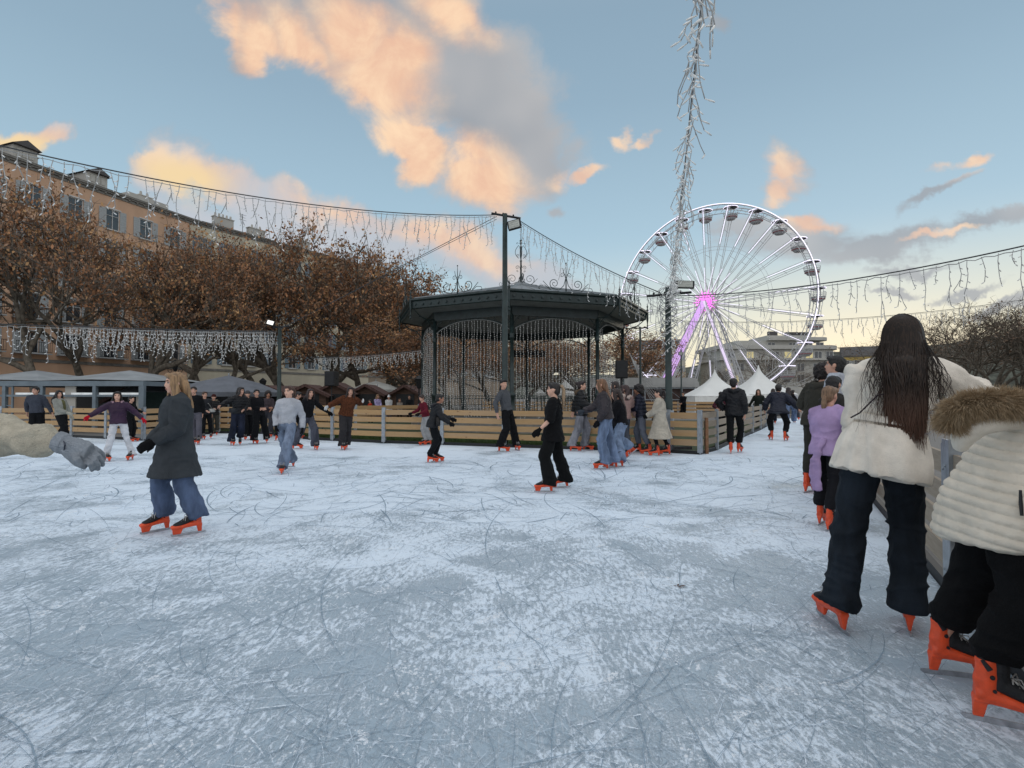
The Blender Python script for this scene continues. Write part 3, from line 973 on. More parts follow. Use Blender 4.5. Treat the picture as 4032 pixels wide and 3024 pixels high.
def garland(name, label, p0, p1, sag, n, lens, seed, w=.0055, cable=.012, group='icicle light garlands strung over the rink', skip=0.0, span=(0, 1), wires=2, bulbr=.009, clump=0, wscale=1.0):
    r = random.Random(seed)
    root = empty(name, (p0 + p1) / 2, 0, label, 'string lights', group)
    o0 = root.location.copy()

    def P(s): return p0.lerp(p1, s) - Vector((0, 0, sag * 4 * s * (1 - s))) - o0
    bm = bmesh.new()
    tube(bm, [P(i / 40) for i in range(41)], cable, 5)
    if wires > 1:
        tube(bm, [P(i / 60) + Vector((0, 0, -.03 - .035 * abs(math.sin(i * 1.7)))) for i in range(61)], cable * .6, 4, mi=1)
    obj('cable', bm, [M['cable'], LW_], root)
    for i in range(n):
        s = span[0] + (span[1] - span[0]) * (i + r.uniform(.15, .85)) / n
        if r.random() < skip: continue
        L = lens[i % len(lens)] * r.uniform(.9, 1.1)
        Lq = round(L * 10) / 10; v = r.randint(0, 4); key = (Lq, v, w, bulbr)
        if key not in ICI: ICI[key] = icicle_mesh(Lq, seed * 31 + len(ICI), w, bulbr, .05 * wscale, .055 * wscale)
        o = bpy.data.objects.new('light_strand', ICI[key]); C.objects.link(o); o.parent = root
        o.location = P(s) + Vector((0, 0, -.03)); o.rotation_euler = (r.uniform(-.05, .05), r.uniform(-.05, .05), r.uniform(-.5, .5) + (PI if r.random() < .5 else 0))
        if clump and r.random() < clump:
            o2 = o.copy(); C.objects.link(o2); o2.location = o.location + Vector((r.uniform(-.1, .1), 0, 0)); o2.rotation_euler = (0, 0, r.uniform(0, 6))
    return root


LN = [.35, .8, .5, 1.0, .4, .65, .3, .9]
P1Y, P2Y, P3Y = 15.0, 13.0, 18.5
p1top = at(1993, 852, P1Y); p2top = at(2640, 1158, P2Y); p3top = at(1093, 1302, P3Y)
gA = at(-420, 470, 7.6)
garland('icicle_garland', 'icicle light garland rising over the terrace to the tall middle pole', gA, at(1955, 846, P1Y), .42, 74, [v * .92 for v in LN], 1, w=.007, bulbr=.010)
garland('icicle_garland', 'short icicle garland sloping down from tall pole to wheel side pole', at(2045, 868, P1Y), at(2600, 1152, P2Y), .12, 36, [v * 1.0 for v in LN], 2, w=.0065)
# overhead garland that runs from the second pole back over the camera
g3 = garland('icicle_garland', 'tangled icicle garland hanging overhead above the wheel side pole', at(2640, 1150, P2Y), at(2790, -250, 3.1), .10, 64, [v * .50 for v in LN], 3, w=.0042, bulbr=.0075, cable=.009, clump=.35, wscale=1.4)
garland('icicle_garland', 'icicle garland rising right from the wheel side pole across yellow sky', at(2650, 1165, P2Y), at(4300, 905, 7.5), .22, 44, [v * .85 for v in LN], 4)
garland('icicle_garland', 'distant icicle garland low across the yellow sky at right', at(2660, 1262, 30), at(4160, 1160, 24), .5, 80, [v * .9 for v in LN], 5, w=.010, bulbr=.015)
garland('icicle_garland', 'white icicle garland drooping at left below the brown trees', at(-320, 1262, 12.0), at(1080, 1303, P3Y), .05, 60, [.4, .65, .5, .9, .45, .7, .35, .95], 6, w=.006, bulbr=.009)
garland('icicle_garland', 'dense double icicle garland ending at the left floodlight pole', at(246, 1279, 17), at(1085, 1306, P3Y), .06, 95, [.4, .7, .55, .8, .45, .6, .9], 7, w=.0075, bulbr=.011, clump=.1)
garland('icicle_garland', 'small far icicle garland between the left pole and bandstand', at(1236, 1407, 27), at(1662, 1376, 23), .08, 66, [.3, .5, .4, .6, .35], 8, w=.011, bulbr=.014)
garland('icicle_garland', 'faint icicle garland behind the ferris wheel spokes', at(2560, 1195, 34), at(3100, 1420, 44), .4, 40, [.7, 1.0, .8], 9, w=.013, bulbr=.018, skip=.1)
# plain guy wires
bm = bmesh.new(); a, b = at(1955, 852, P1Y), p3top
tube(bm, [a, b], .010, 5); tube(bm, [a + Vector((0, 0, -.08)), b + Vector((0, 0, .02))], .008, 5)
tag(obj('guy_wire', bm, M['cable']), 'pair of bare grey wires from middle pole down to left pole', 'cable')

# swags of net lights in front of the far white building
for i, (x0, y0, x1, y1, sg, yy, lb) in enumerate([(2480, 1395, 2640, 1560, .5, 40, 'pale net light swag fanning behind bandstand at left of the wheel leg'), (2760, 1360, 3110, 1545, 1.2, 52, 'pale net light swag falling right below the wheel hub'),
                                                  (2960, 1490, 3230, 1455, 1.0, 46, 'pale net light swag dipping below the red gondolas')]):
    a, b = at(x0, y0, yy), at(x1, y1, yy + 3); bm = bmesh.new()
    for q in range(7):
        dz = q * .38
        tube(bm, [a.lerp(b, s) - Vector((0, 0, dz * s + sg * 4 * s * (1 - s) * (1 + q * .08))) for s in [j / 16 for j in range(17)]], .022, 4)
    tag(obj('net_lights', bm, LW_), lb, 'string lights', 'net light swags near the wheel')

# ------------------------------------------------------------------ light poles and floodlights
glassm = mat('floodlight_glass', (.36, .37, .33), .25, .15, 10, spec=.8)


def flood(parent, c, wd, hg, yaw, tilt, lit=False):
    bm = bmesh.new(); box(bm, (0, 0, 0), (wd, .05, hg)); box(bm, (0, .05, 0), (wd * .7, .06, hg * .7))
    for s in (-1, 1): box(bm, (s * (wd / 2 + .008), .02, hg * .15), (.012, .05, hg * .75))
    h = obj('floodlight', bm, M['black'], parent); h.location = c; h.rotation_euler = (tilt[0], tilt[1], yaw)
    bm = bmesh.new(); box(bm, (0, -.028, 0), (wd * .84, .012, hg * .8))
    for q in range(3): box(bm, (0, -.037, -hg * .25 + q * hg * .25), (wd * .7, .006, .006))
    obj('lamp_glass', bm, mat('lit_flood_glass', (.8, .8, .75), .3, emit=(1, .97, .88), estr=.7) if lit else glassm, h)
    return h


def pole(name, label, px, Y, ytop, rad, floods, cross=None, tilt=0):
    c = at(px, 1562, Y); ztop = at(px, ytop, Y).z
    root = empty(name, (c.x, Y, 0), 0, label, 'light pole')
    bm = bmesh.new(); tube(bm, [(0, 0, 0), (0, 0, 1.3), (0, 0, 1.31), (0, 0, ztop)], [rad * 1.15, rad * 1.1, rad * 1.0, rad * .8], 12)
    box(bm, (0, 0, .01), (.34, .34, .02))
    obj('pole_shaft', bm, M['pole'], root, True)
    if cross:
        (xa, ya), (xb, yb) = cross
        a = at(xa, ya, Y) - Vector((c.x, Y, 0)); b = at(xb, yb, Y) - Vector((c.x, Y, 0))
        bm = bmesh.new(); tube(bm, [a, b], .032, 6)
        for s in (.15, .4, .75): ball(bm, a.lerp(b, s) + Vector((0, 0, .05)), .028, 6)
        obj('crossarm', bm, M['black'], root)
    for (fx, fy, wd, hg, yaw, tl, lit) in floods:
        p = at(fx, fy, Y - .15) - Vector((c.x, Y, 0))
        flood(root, p, wd, hg, yaw, tl, lit)
    return root


pole('light_pole', 'tall dark green pole with square floodlight beside the bandstand finial', 1988, P1Y, 842, .085,
     [(2025, 885, .36, .30, R(-12), (R(-18), R(-12), 0), False)], cross=((1935, 840), (2050, 860)))
pole('light_pole', 'dark green pole wrapped in tangled lights in front of the wheel', 2633, P2Y, 1130, .085,
     [(2697, 1121, .42, .19, R(-8), (R(-12), R(3), 0), False)], cross=((2548, 1166), (2722, 1151)))
pole('light_pole', 'left dark pole with small white floodlight above the group of skaters', 1099, P3Y, 1290, .07,
     [(1064, 1272, .24, .20, R(20), (R(-30), R(14), 0), True)], cross=((1075, 1290), (1140, 1285)))
pole('light_pole', 'thin far pole with crossarm right of the bandstand roof', 2522, 27, 1288, .06, [], cross=((2496, 1293), (2551, 1290)))
pole('light_pole', 'thin dark far pole in front of the purple wheel leg', 2683, 40, 1375, .06, [(2680, 1392, .3, .25, 0, (0, 0, 0), False)])


# galvanised sleeve on the second pole base
bm = bmesh.new(); pc = at(2633, 1562, P2Y)
tube(bm, [(pc.x, P2Y - .02, .0), (pc.x, P2Y - .02, 1.02)], .115, 14)
tag(obj('pole_guard', bm, M['steel'], None, True), 'grey galvanised guard round the foot of wheel side pole', 'post')

# tangle of icicle lights wound round the second pole
r = random.Random(5); bm = bmesh.new()
for q in range(9):
    z0 = 2.35 + r.uniform(0, .5); a0 = r.uniform(0, 6); pts = []
    for i in range(22):
        z_ = z0 + (4.0 - z0) * i / 21
        rr = .10 + .09 * r.random() + .05 * (z_ - 2.4)
        pts.append(Vector((pc.x + math.cos(a0 + i * .55) * rr, P2Y + math.sin(a0 + i * .55) * rr, z_)))
    tube(bm, pts, .008, 4)
    for p in pts[::1]:
        d = Vector((r.uniform(-1, 1), r.uniform(-1, 1), r.uniform(-1, .2))).normalized() * .06
        tube(bm, [p, p + d], [.010, .008], 5, mi=1)
tag(obj('wrapped_lights', bm, [LW_, bulbm]), 'tangle of white lights wound round the wheel side pole', 'string lights')


# loudspeakers
def speaker(label, px, pyb, pyt, pxw, Y, stand_to=0.0, onpole=False):
    c = at(px, (pyb + pyt) / 2, Y); wd = pxw / F * Y; hg = (pyb - pyt) / F * Y
    root = empty('loudspeaker', (c.x, Y, 0), R(-8), label, 'loudspeaker')
    bm = bmesh.new(); box(bm, (0, 0, c.z), (wd, .36, hg)); box(bm, (0, -.185, c.z), (wd * .9, .02, hg * .93))
    bmesh.ops.bevel(bm, geom=list(bm.edges), offset=.012, segments=1, affect='EDGES')
    for s in (-1, 1): box(bm, (s * wd * .52, .02, c.z), (.02, .12, .05))
    obj('cabinet', bm, M['black'], root)
    bm = bmesh.new(); tube(bm, [(0, 0, 0), (0, 0, c.z - hg / 2)], .022 if not onpole else .05, 8)
    if not onpole:
        for q in range(3): tube(bm, [(0, 0, .7), (math.cos(q * 2.1) * .5, math.sin(q * 2.1) * .5, .02)], .014, 6)
    obj('stand', bm, M['black'], root)


speaker('black loudspeaker on stand left of the bandstand under the trees', 1306, 1520, 1463, 42, 19.5)
speaker('large black loudspeaker on pole between bandstand and wheel', 2447, 1490, 1420, 47, 21.0, onpole=True)

# ------------------------------------------------------------------ ferris wheel
WY = 78.0; WR = .1805 * WY
hub = at(2795, 1195, WY); phi = math.atan2(-.1146, .1399)
ux = Vector((math.cos(phi), math.sin(phi), 0)); nx = Vector((-math.sin(phi), math.cos(phi), 0)); uz = Vector((0, 0, 1))
wr = empty('ferris_wheel', (hub.x, hub.y, 0), 0, 'tall ferris wheel with white lit rim and magenta glowing hub', 'ferris wheel')
HZ = hub.z
paint = mat('white_wheel_paint', (.55, .56, .56), .45, .1, 3)
ledw = mat('white_led_tube', (.9, .88, .95), .4, .05, emit=(.86, .80, 1.0), estr=1.15)
ledp = mat('magenta_led', (.8, .2, .75), .4, .05, emit=(1.0, .22, .88), estr=1.15)
ledv = mat('violet_led', (.6, .4, .75), .4, .2, emit=(.72, .42, .88), estr=.62)


def WP(a, r_, off): return Vector((0, 0, HZ)) + ux * (math.cos(a) * r_) + uz * (math.sin(a) * r_) + nx * off


NG = 24
for off, nm in ((-.95, 'rim'), (.95, 'rim')):
    bm = bmesh.new()
    for r_, w_ in ((WR, .085), (WR - .75, .055)):
        tube(bm, [WP(2 * PI * i / 96, r_, off) for i in range(97)], w_, 6, cap=False)
    for i in range(96):
        tube(bm, [WP(2 * PI * i / 96, WR, off), WP(2 * PI * (i + .5) / 96, WR - .75, off)], .022, 4)
    obj('rim', bm, paint, wr, True)
bm = bmesh.new(); tube(bm, [WP(2 * PI * i / 144, WR + .12, -.98) for i in range(145)], .058, 5, cap=False)
obj('light_rim', bm, ledw, wr, True)
bm = bmesh.new()
for r_ in (WR * .60, WR * .565): tube(bm, [WP(2 * PI * i / 72, r_, .95 - .35) for i in range(73)], .022, 4, cap=False)
obj('inner_ring', bm, paint, wr, True)
A0 = R(85 + 7.2)
for k in range(NG):
    a = A0 - 2 * PI * k / NG
    bm = bmesh.new()
    for off, t_ in ((-.95, .042), (.95, .042)):
        dd = .014
        tube(bm, [WP(a - dd * 3, .55, off * 1.6), WP(a - dd, WR - .1, off)], t_, 4)
        tube(bm, [WP(a + dd * 3, .55, off * 1.6), WP(a + dd, WR - .1, off)], t_, 4)
    for q in (.25, .5, .75): tube(bm, [WP(a, WR * q, -1.1), WP(a, WR * q, 1.1)], .03, 4)
    tube(bm, [WP(a, WR, -.95), WP(a, WR, .95)], .06, 6)
    obj('spoke', bm, paint, wr)
    bm = bmesh.new()
    tube(bm, [WP(a, WR * .60, -1.16), WP(a, WR - .2, -1.02)], .038, 4)
    obj('spoke_light', bm, ledw, wr); bm = bmesh.new()
    tube(bm, [WP(a + .035, WR * .12, -1.5), WP(a + .02, WR * .36, -1.4)], .028, 4)
    obj('spoke_light', bm, ledw, wr)
# hub starburst
bm = bmesh.new(); tube(bm, [Vector((0, 0, HZ)) - nx * 1.9, Vector((0, 0, HZ)) + nx * 1.9], .38, 16)
for q in range(16):
    a = q * PI / 8; tube(bm, [WP(a, .3, -1.75), WP(a, .95, -1.7)], .06, 5)
obj('hub', bm, paint, wr, True)
bm = bmesh.new()
for q in range(20):
    a = q * PI / 10
    for rr, s_ in ((.35, .10), (.62, .11), (.92, .12), (1.25, .12)):
        ball(bm, WP(a + rr, rr, -2.0), s_, 6)
    if q % 2 == 0: tube(bm, [WP(a, .5, -2.0), WP(a, 1.75, -1.95)], .05, 4)
obj('hub_lights', bm, ledp, wr, True)
# gondolas
gwhite = mat('gondola_white', (.42, .43, .44), .4, .15, 5); gred = mat('gondola_red', (.35, .03, .05), .4, .1)
gm = {}


def gondola_parts():
    P = {}
    bm = bmesh.new()
    prof = [(-1.9, .25), (-1.86, .55), (-1.55, .85), (-1.35, .92), (-1.3, .96), (-1.25, .93)]
    tube(bm, [Vector((0, 0, z)) for z, _ in prof], [r_ for _, r_ in prof], 16)
    P['gondola_tub'] = (bm, gwhite)
    bm = bmesh.new()
    ra = [Vector((math.cos(a) * .80, math.sin(a) * .80, -1.56)) for a in [i * PI / 8 for i in range(17)]]
    tube(bm, ra, [(.06, .11)] * 17, 4, side=Vector((0, 0, 1)), cap=False)
    P['seat_panel'] = (bm, gred)
    bm = bmesh.new()
    for i in range(16):
        a = i * PI / 8; tube(bm, [(math.cos(a) * .93, math.sin(a) * .93, -1.27), (math.cos(a) * 1.0, math.sin(a) * 1.0, -.78)], .018, 4)
    for z, r_ in ((-.78, 1.0), (-1.02, .97)): tube(bm, [Vector((math.cos(a) * r_, math.sin(a) * r_, z)) for a in [i * PI / 12 for i in range(25)]], .022, 4)
    tube(bm, [(0, 0, -1.7), (0, 0, 0)], .05, 6)
    P['gondola_cage'] = (bm, paint)
    bm = bmesh.new()
    tube(bm, [Vector((0, 0, -.14)), Vector((0, 0, .0)), Vector((0, 0, .1))], [.95, .85, .1], 16)
    P['canopy'] = (bm, mat('gondola_canopy', (.05, .05, .06), .5))
    bm = bmesh.new(); tube(bm, [Vector((math.cos(a) * .98, math.sin(a) * .98, -.10)) for a in [i * PI / 12 for i in range(25)]], .055, 5)
    P['canopy_light'] = (bm, ledw)
    out_ = {}
    for nm, (b, m_) in P.items():
        me = bpy.data.meshes.new(nm); b.to_mesh(me); b.free(); me.materials.append(m_); out_[nm] = me
    return out_


GP = gondola_parts()
for k in range(NG):
    a = A0 - 2 * PI * k / NG
    p = WP(a, WR - .15, 0)
    g = bpy.data.objects.new('gondola', GP['gondola_tub']); C.objects.link(g); g.parent = wr; g.location = p
    for nm in ('seat_panel', 'gondola_cage', 'canopy', 'canopy_light'):
        o = bpy.data.objects.new(nm, GP[nm]); C.objects.link(o); o.parent = g
# A-frame legs: lattice trusses, lit magenta on the front pair
for off, front in ((-2.3, True), (2.3, False)):
    for sx, spread, wdt in ((-1, 7.2, 2.1), (1, 5.6, .75)):
        top = Vector((0, 0, HZ)) + nx * off; foot = ux * (sx * spread) + nx * (off * 1.5)
        if not front: foot = ux * (sx * spread * .8) + nx * (off * 1.8)
        ax = (foot - top).normalized(); sd_ = ax.cross(nx).normalized()
        bm = bmesh.new(); strips = {}
        L = (foot - top).length; w0 = wdt * (.45 if front else .3)
        n = 22
        for e in (-1, 1):
            tube(bm, [top + sd_ * e * w0 * .5, foot + sd_ * e * w0], .10, 5)
        for i in range(n):
            s0, s1 = i / n, (i + 1) / n
            p = top.lerp(foot, s0); q = top.lerp(foot, s1); wa = w0 * (.5 + .5 * s0); wb = w0 * (.5 + .5 * s1)
            tube(bm, [p + sd_ * wa, q - sd_ * wb], .035, 4); tube(bm, [p - sd_ * wa, q + sd_ * wb], .035, 4)
            if front:
                for e in ((-.6, -.2, .2, .6) if sx < 0 else (0,)):
                    bm2 = strips.setdefault(e, bmesh.new())
                    tube(bm2, [p + sd_ * wa * e - nx * .16, q + sd_ * wb * e - nx * .16], .10 if sx < 0 else .17, 4)
        obj('wheel_leg', bm, paint, wr)
        for bm2 in strips.values(): obj('leg_light_strip', bm2, ledv if sx < 0 else mat('pale_lilac_led', (.8, .7, .85), .4, emit=(.80, .66, .92), estr=.6), wr)
# boarding stairs and deck
bm = bmesh.new()
for i in range(16): box(bm, ux * (-8.6 + i * .34) + nx * -3.2 + uz * (.4 + i * .2), (.34, 2.2, .05), rz=phi)
for e in (-4.3, -2.1): tube(bm, [ux * -8.6 + nx * e + uz * 1.4, ux * -3.2 + nx * e + uz * 4.6], .05, 5)
box(bm, Vector((0, 0, .5)), (15, 6, .8), rz=phi)
obj('boarding_deck', bm, paint, wr)
# ------------------------------------------------------------------ buildings
roofm, t, bs = newmat('slate_tile_roof')
tc = t.node('ShaderNodeTexCoord').outputs['Object']
t.set(bs.inputs['Base Color'], t.mix(t.noise(tc, 2.5, 5), (.045, .045, .048), (.11, .10, .095))); bs.inputs['Roughness'].default_value = .8
shut = mat('grey_shutters', (.36, .38, .38), .7, .12, 3, .3, 40, stretch=(1, 1, 8))
shutb = mat('blue_grey_shutters', (.17, .23, .27), .7, .12, 3, .3, 40, stretch=(1, 1, 8))
wglass = mat('dark_window_glass', (.03, .035, .04), .12, .3, 1.5, spec=.9)
wframe = mat('white_window_frame', (.5, .5, .48), .6)
iron = mat('black_railing', (.015, .015, .017), .5)


def plaster(name, col, dirt=.25):
    m_, t_, b_ = newmat(name)
    tc_ = t_.node('ShaderNodeTexCoord').outputs['Object']
    n1_ = t_.noise(t_.mapping(tc_, scale=(1, 1, .25)), .55, 6, .6, .5); n2_ = t_.noise(tc_, 14, 3)
    d_ = tuple(c * (1 - dirt) for c in col)
    t_.set(b_.inputs['Base Color'], t_.mix(t_.math('MULTIPLY', n2_, .5), t_.mix(t_.smooth(n1_, .35, .7), d_, col), tuple(c * .85 for c in col)))
    b_.inputs['Roughness'].default_value = .9
    return m_


WIN = {}


def win_meshes(wd, hg, sm, balc, frm=wframe):
    key = (wd, hg, sm.name, balc)
    if key in WIN: return WIN[key]
    a = bmesh.new()   # frame and reveal, local: x along wall, y outwards negative
    box(a, (0, .09, 0), (wd, .04, hg), mi=1)
    for s in (-1, 1): box(a, (s * (wd / 2 - .03), .05, 0), (.06, .05, hg)); 
    for z in (-1, 1): box(a, (0, .048, z * (hg / 2 - .03)), (wd - .12, .05, .06))
    box(a, (0, .047, 0), (.05, .05, hg - .12)); box(a, (0, .046, hg * .18), (wd - .12, .045, .04))
    box(a, (0, -.07, -hg / 2 - .05), (wd + .24, .16, .08)); box(a, (0, -.03, hg / 2 + .06), (wd + .2, .10, .10))
    s_ = bmesh.new()
    box(s_, (0, -.035, 0), (wd * .48, .04, hg))
    for i in range(9): box(s_, (0, -.06, -hg * .44 + i * hg * .11), (wd * .40, .022, .035))
    out_ = []
    for b_, nm, ms in ((a, 'window', [frm, wglass]), (s_, 'shutter', [sm])):
        me = bpy.data.meshes.new(nm); b_.to_mesh(me); b_.free()
        for m_ in ms: me.materials.append(m_)
        out_.append(me)
    if balc:
        b_ = bmesh.new()
        box(b_, (0, -.3, -hg / 2 - .06), (wd * 2.1, .6, .08), mi=1)
        for z in (-hg / 2 + .06, -hg / 2 + .85): box(b_, (0, -.58, z), (wd * 2.1, .03, .04))
        for i in range(17): box(b_, (-wd * 1.03 + i * wd * 2.06 / 16, -.58, -hg / 2 + .45), (.02, .02, .8))
        me = bpy.data.meshes.new('balcony'); b_.to_mesh(me); b_.free(); me.materials.append(iron); me.materials.append(shut); out_.append(me)
    WIN[key] = out_
    return out_


def facade(name, label, a, b, H, depth, wallm, sm, floors, bays_, wd, hgts, balc_floor=(), cornm=None, skipmod=None, roofh=1.6, cat='building', ground_h=4.2, group=None):
    """a,b: ground points of the front; the wall is pierced by recessed windows"""
    a = Vector((a[0], a[1], 0)); b = Vector((b[0], b[1], 0)); d = b - a; L = d.length; ang = math.atan2(d.y, d.x)
    root = empty(name, a, ang, label, cat, group)
    bm = bmesh.new()
    box(bm, (L / 2, depth / 2 + .12, H / 2), (L, depth, H))
    # piers and spandrels, so the windows sit back in the wall
    fh = (H - ground_h - .9) / floors; pitch = L / bays_
    zs = [ground_h + fh * (i + .5) for i in range(floors)]
    for i in range(bays_ + 1):
        x0 = (i - .5) * pitch + wd / 2 if i > 0 else 0; x1 = (i + .5) * pitch - wd / 2 if i < bays_ else L
        box(bm, ((x0 + x1) / 2, .06, H / 2), (x1 - x0, .125, H))
    for i in range(bays_):
        xc = (i + .5) * pitch
        zlast = 0
        for f_, z in enumerate(zs):
            hg = hgts[f_ % len(hgts)]
            z1 = z - hg / 2
            box(bm, (xc, .06, (zlast + z1) / 2), (wd, .119, z1 - zlast)); zlast = z + hg / 2
        box(bm, (xc, .06, (zlast + H) / 2), (wd, .119, H - zlast))
    obj('wall', bm, wallm, root)
    bm = bmesh.new()
    cm = cornm or stone
    for z_, o_, h_ in ((H + .12, .30, .14), (H - .02, .20, .14), (H - .22, .08, .2)):
        box(bm, (L / 2, -o_ / 2 + .06, z_), (L + .05, .12 + o_, h_))
    for i in range(int(L / .7)): box(bm, (.35 + i * .7, -.10, H - .12), (.16, .2, .16))
    obj('cornice', bm, cm, root)
    bm = bmesh.new(); box(bm, (L / 2, .03, ground_h), (L + .04, .18, .25)); obj('string_course', bm, cm, root)
    if roofh:
        bm = bmesh.new(); vs = [bm.verts.new(p) for p in ((-.1, -.32, H + .2), (L + .1, -.32, H + .2), (L + .1, depth * .5, H + .2 + roofh), (-.1, depth * .5, H + .2 + roofh), (-.1, depth + .1, H + .2), (L + .1, depth + .1, H + .2))]
        for f in ((0, 1, 2, 3), (3, 2, 5, 4), (0, 3, 4), (1, 5, 2)): bm.faces.new([vs[k] for k in f])
        obj('roof', bm, roofm, root)
    for i in range(bays_):
        for f_, z in enumerate(zs):
            bal = f_ in balc_floor
            ms = win_meshes(wd, hgts[f_ % len(hgts)], sm, bal)
            if skipmod and random.random() < skipmod: pass
            p = ((i + .5) * pitch, 0, z)
            o = bpy.data.objects.new('window', ms[0]); C.objects.link(o); o.parent = root; o.location = p
            for s in (-1, 1):
                o2 = bpy.data.objects.new('shutter', ms[1]); C.objects.link(o2); o2.parent = o; o2.location = (s * (wd * .75 + .02), 0, 0)
            if bal: o3 = bpy.data.objects.new('balcony', ms[2]); C.objects.link(o3); o3.parent = o
    return root, L


def Yof(dpy, H): return (H - EYE) * F / dpy


HB = 19.5
A1 = Vector((gx(735, 54.4), 54.4, 0)); dirA = Vector((3.9, 10.8, 0)).normalized()
A0_ = A1 - dirA * 24.0
orange = plaster('orange_ochre_plaster', (.64, .41, .27), .22); cream = plaster('cream_plaster', (.60, .54, .41), .2)
pink_ = plaster('rose_plaster', (.34, .27, .20), .25)
rootA, LA = facade('apartment_building', 'long orange ochre apartment building with grey shutters behind the autumn trees', (A0_.x, A0_.y), (A1.x, A1.y), HB, 12, orange, shut, 5, 8, 1.15, [1.7, 2.0, 2.0, 1.9, 1.8], balc_floor=(0, 1), roofh=1.8)
A2 = Vector((gx(1450, 75), 75, 0))
rootB, LB = facade('apartment_building', 'cream apartment building with blue grey shutters beyond the orange one', (A1.x, A1.y + .1), (A2.x, A2.y), HB, 12, cream, shutb, 5, 9, 1.05, [1.7, 1.9, 1.9, 1.8, 1.7], roofh=1.9)
A3 = Vector((gx(2000, 98), 98, 0))
facade('apartment_building', 'dull beige apartment building seen through the trees left of bandstand', (A2.x, A2.y + .1), (A3.x, A3.y), 17, 12, pink_, shut, 4, 9, 1.1, [1.8], roofh=1.8)
# roof dormers and chimneys of the terrace
whitem = plaster('white_roof_render', (.52, .50, .45), .2)


def dormer(parent, x, z, wd=1.6, hg=1.0):
    bm = bmesh.new(); box(bm, (x, 1.6, z + hg / 2), (wd, 2.2, hg))
    for i in (-1, 0, 1): box(bm, (x + i * .42, .48, z + hg * .5), (.34, .05, hg * .6))
    d_ = obj('dormer', bm, whitem, parent)
    bm = bmesh.new(); vs = [bm.verts.new((x + a_, b_, c_)) for a_, b_, c_ in ((-wd * .62, .2, z + hg), (wd * .62, .2, z + hg), (0, .2, z + hg + .55), (-wd * .62, 3, z + hg), (wd * .62, 3, z + hg), (0, 3, z + hg + .55))]
    for f in ((0, 1, 2), (3, 5, 4), (0, 2, 5, 3), (1, 4, 5, 2), (0, 3, 4, 1)): bm.faces.new([vs[k] for k in f])
    obj('dormer_roof', bm, roofm, d_)


def chim(parent, x, y, z, n=3, w_=1.4, h_=1.0):
    bm = bmesh.new(); box(bm, (x, y, z + h_ / 2), (w_, .6, h_)); box(bm, (x, y, z + h_ + .04), (w_ + .14, .74, .09))
    for i in range(n):
        xx = x - w_ / 2 + (i + .5) * w_ / n
        tube(bm, [(xx, y, z + h_ + .08), (xx, y, z + h_ + .5)], [.14, .10], 8)
    obj('chimney', bm, whitem, parent)


def xA(px):  # distance along facade A for a pixel column
    k = (px - 2016) / F
    t_ = (A0_.x - k * A0_.y) / (k * dirA.y - dirA.x)
    return t_


for px in (95, 385): dormer(rootA, xA(px), HB + .45)
chim(rootA, xA(185), 3, HB + .9, 2, 1.0, .9); chim(rootA, xA(645), 3.2, HB + 1.0, 2, 1.3, .9)
bm = bmesh.new(); box(bm, (xA(640), 3.5, HB + 1.0), (4.0, 2.5, 1.2)); obj('roof_storey', bm, whitem, rootA)
dB = (A2 - A1).normalized()


def xB(px):
    k = (px - 2016) / F
    return (A1.x - k * A1.y) / (k * dB.y - dB.x)


chim(rootB, xB(930), 3.2, HB + 1.1, 5, 2.2, 1.1); chim(rootB, xB(1050), 2.6, HB + .9, 2, 2.0, .9); chim(rootB, xB(1240), 3, HB + 1, 4, 2.0, 1.1)
bm = bmesh.new(); x_ = xB(995)
tube(bm, [(x_, 2.5, HB + .8), (x_, 2.5, HB + 3.2)], .03, 5)
for z_, w_ in ((3.1, .9), (2.8, .7), (2.5, .9)): tube(bm, [(x_ - w_ / 2, 2.5, HB + z_), (x_ + w_ / 2, 2.5, HB + z_)], .018, 4)
obj('antenna', bm, iron, rootB)

# modern white block with rounded upper decks (right)
Yb = 150.0
mw = plaster('white_concrete', (.47, .46, .42), .15)
xl, xr = gx(2835, Yb), gx(3320, Yb)


def zb(py, Y): return EYE + (1562 - py) / F * Y


root = empty('apartment_block', ((xl + xr) / 2, Yb, 0), 0, 'modern white apartment block with rounded decks behind the ferris wheel', 'building')
Wd = xr - xl
litw = mat('lit_window', (.6, .5, .2), .5, emit=(1, .86, .5), estr=.28)


def slab(name, x0, x1, y0, y1, z0, z1, m_, rad=0.0, parent=None):
    bm = bmesh.new(); pts = []
    n = 6 if rad else 0
    pts += [(x0, y1), (x0, y0)]
    if rad:
        for i in range(n + 1):
            a = -PI / 2 + (PI / 2) * i / n; pts.append((x1 - rad + math.cos(a) * rad, y0 + rad + math.sin(a) * rad))
    else: pts.append((x1, y0))
    pts.append((x1, y1))
    A = [bm.verts.new((p[0], p[1], z0)) for p in pts]; B = [bm.verts.new((p[0], p[1], z1)) for p in pts]
    bm.faces.new(list(reversed(A))); bm.faces.new(B)
    for i in range(len(pts)):
        j = (i + 1) % len(pts); bm.faces.new((A[i], A[j], B[j], B[i]))
    bmesh.ops.recalc_face_normals(bm, faces=bm.faces)
    return obj(name, bm, m_, parent)


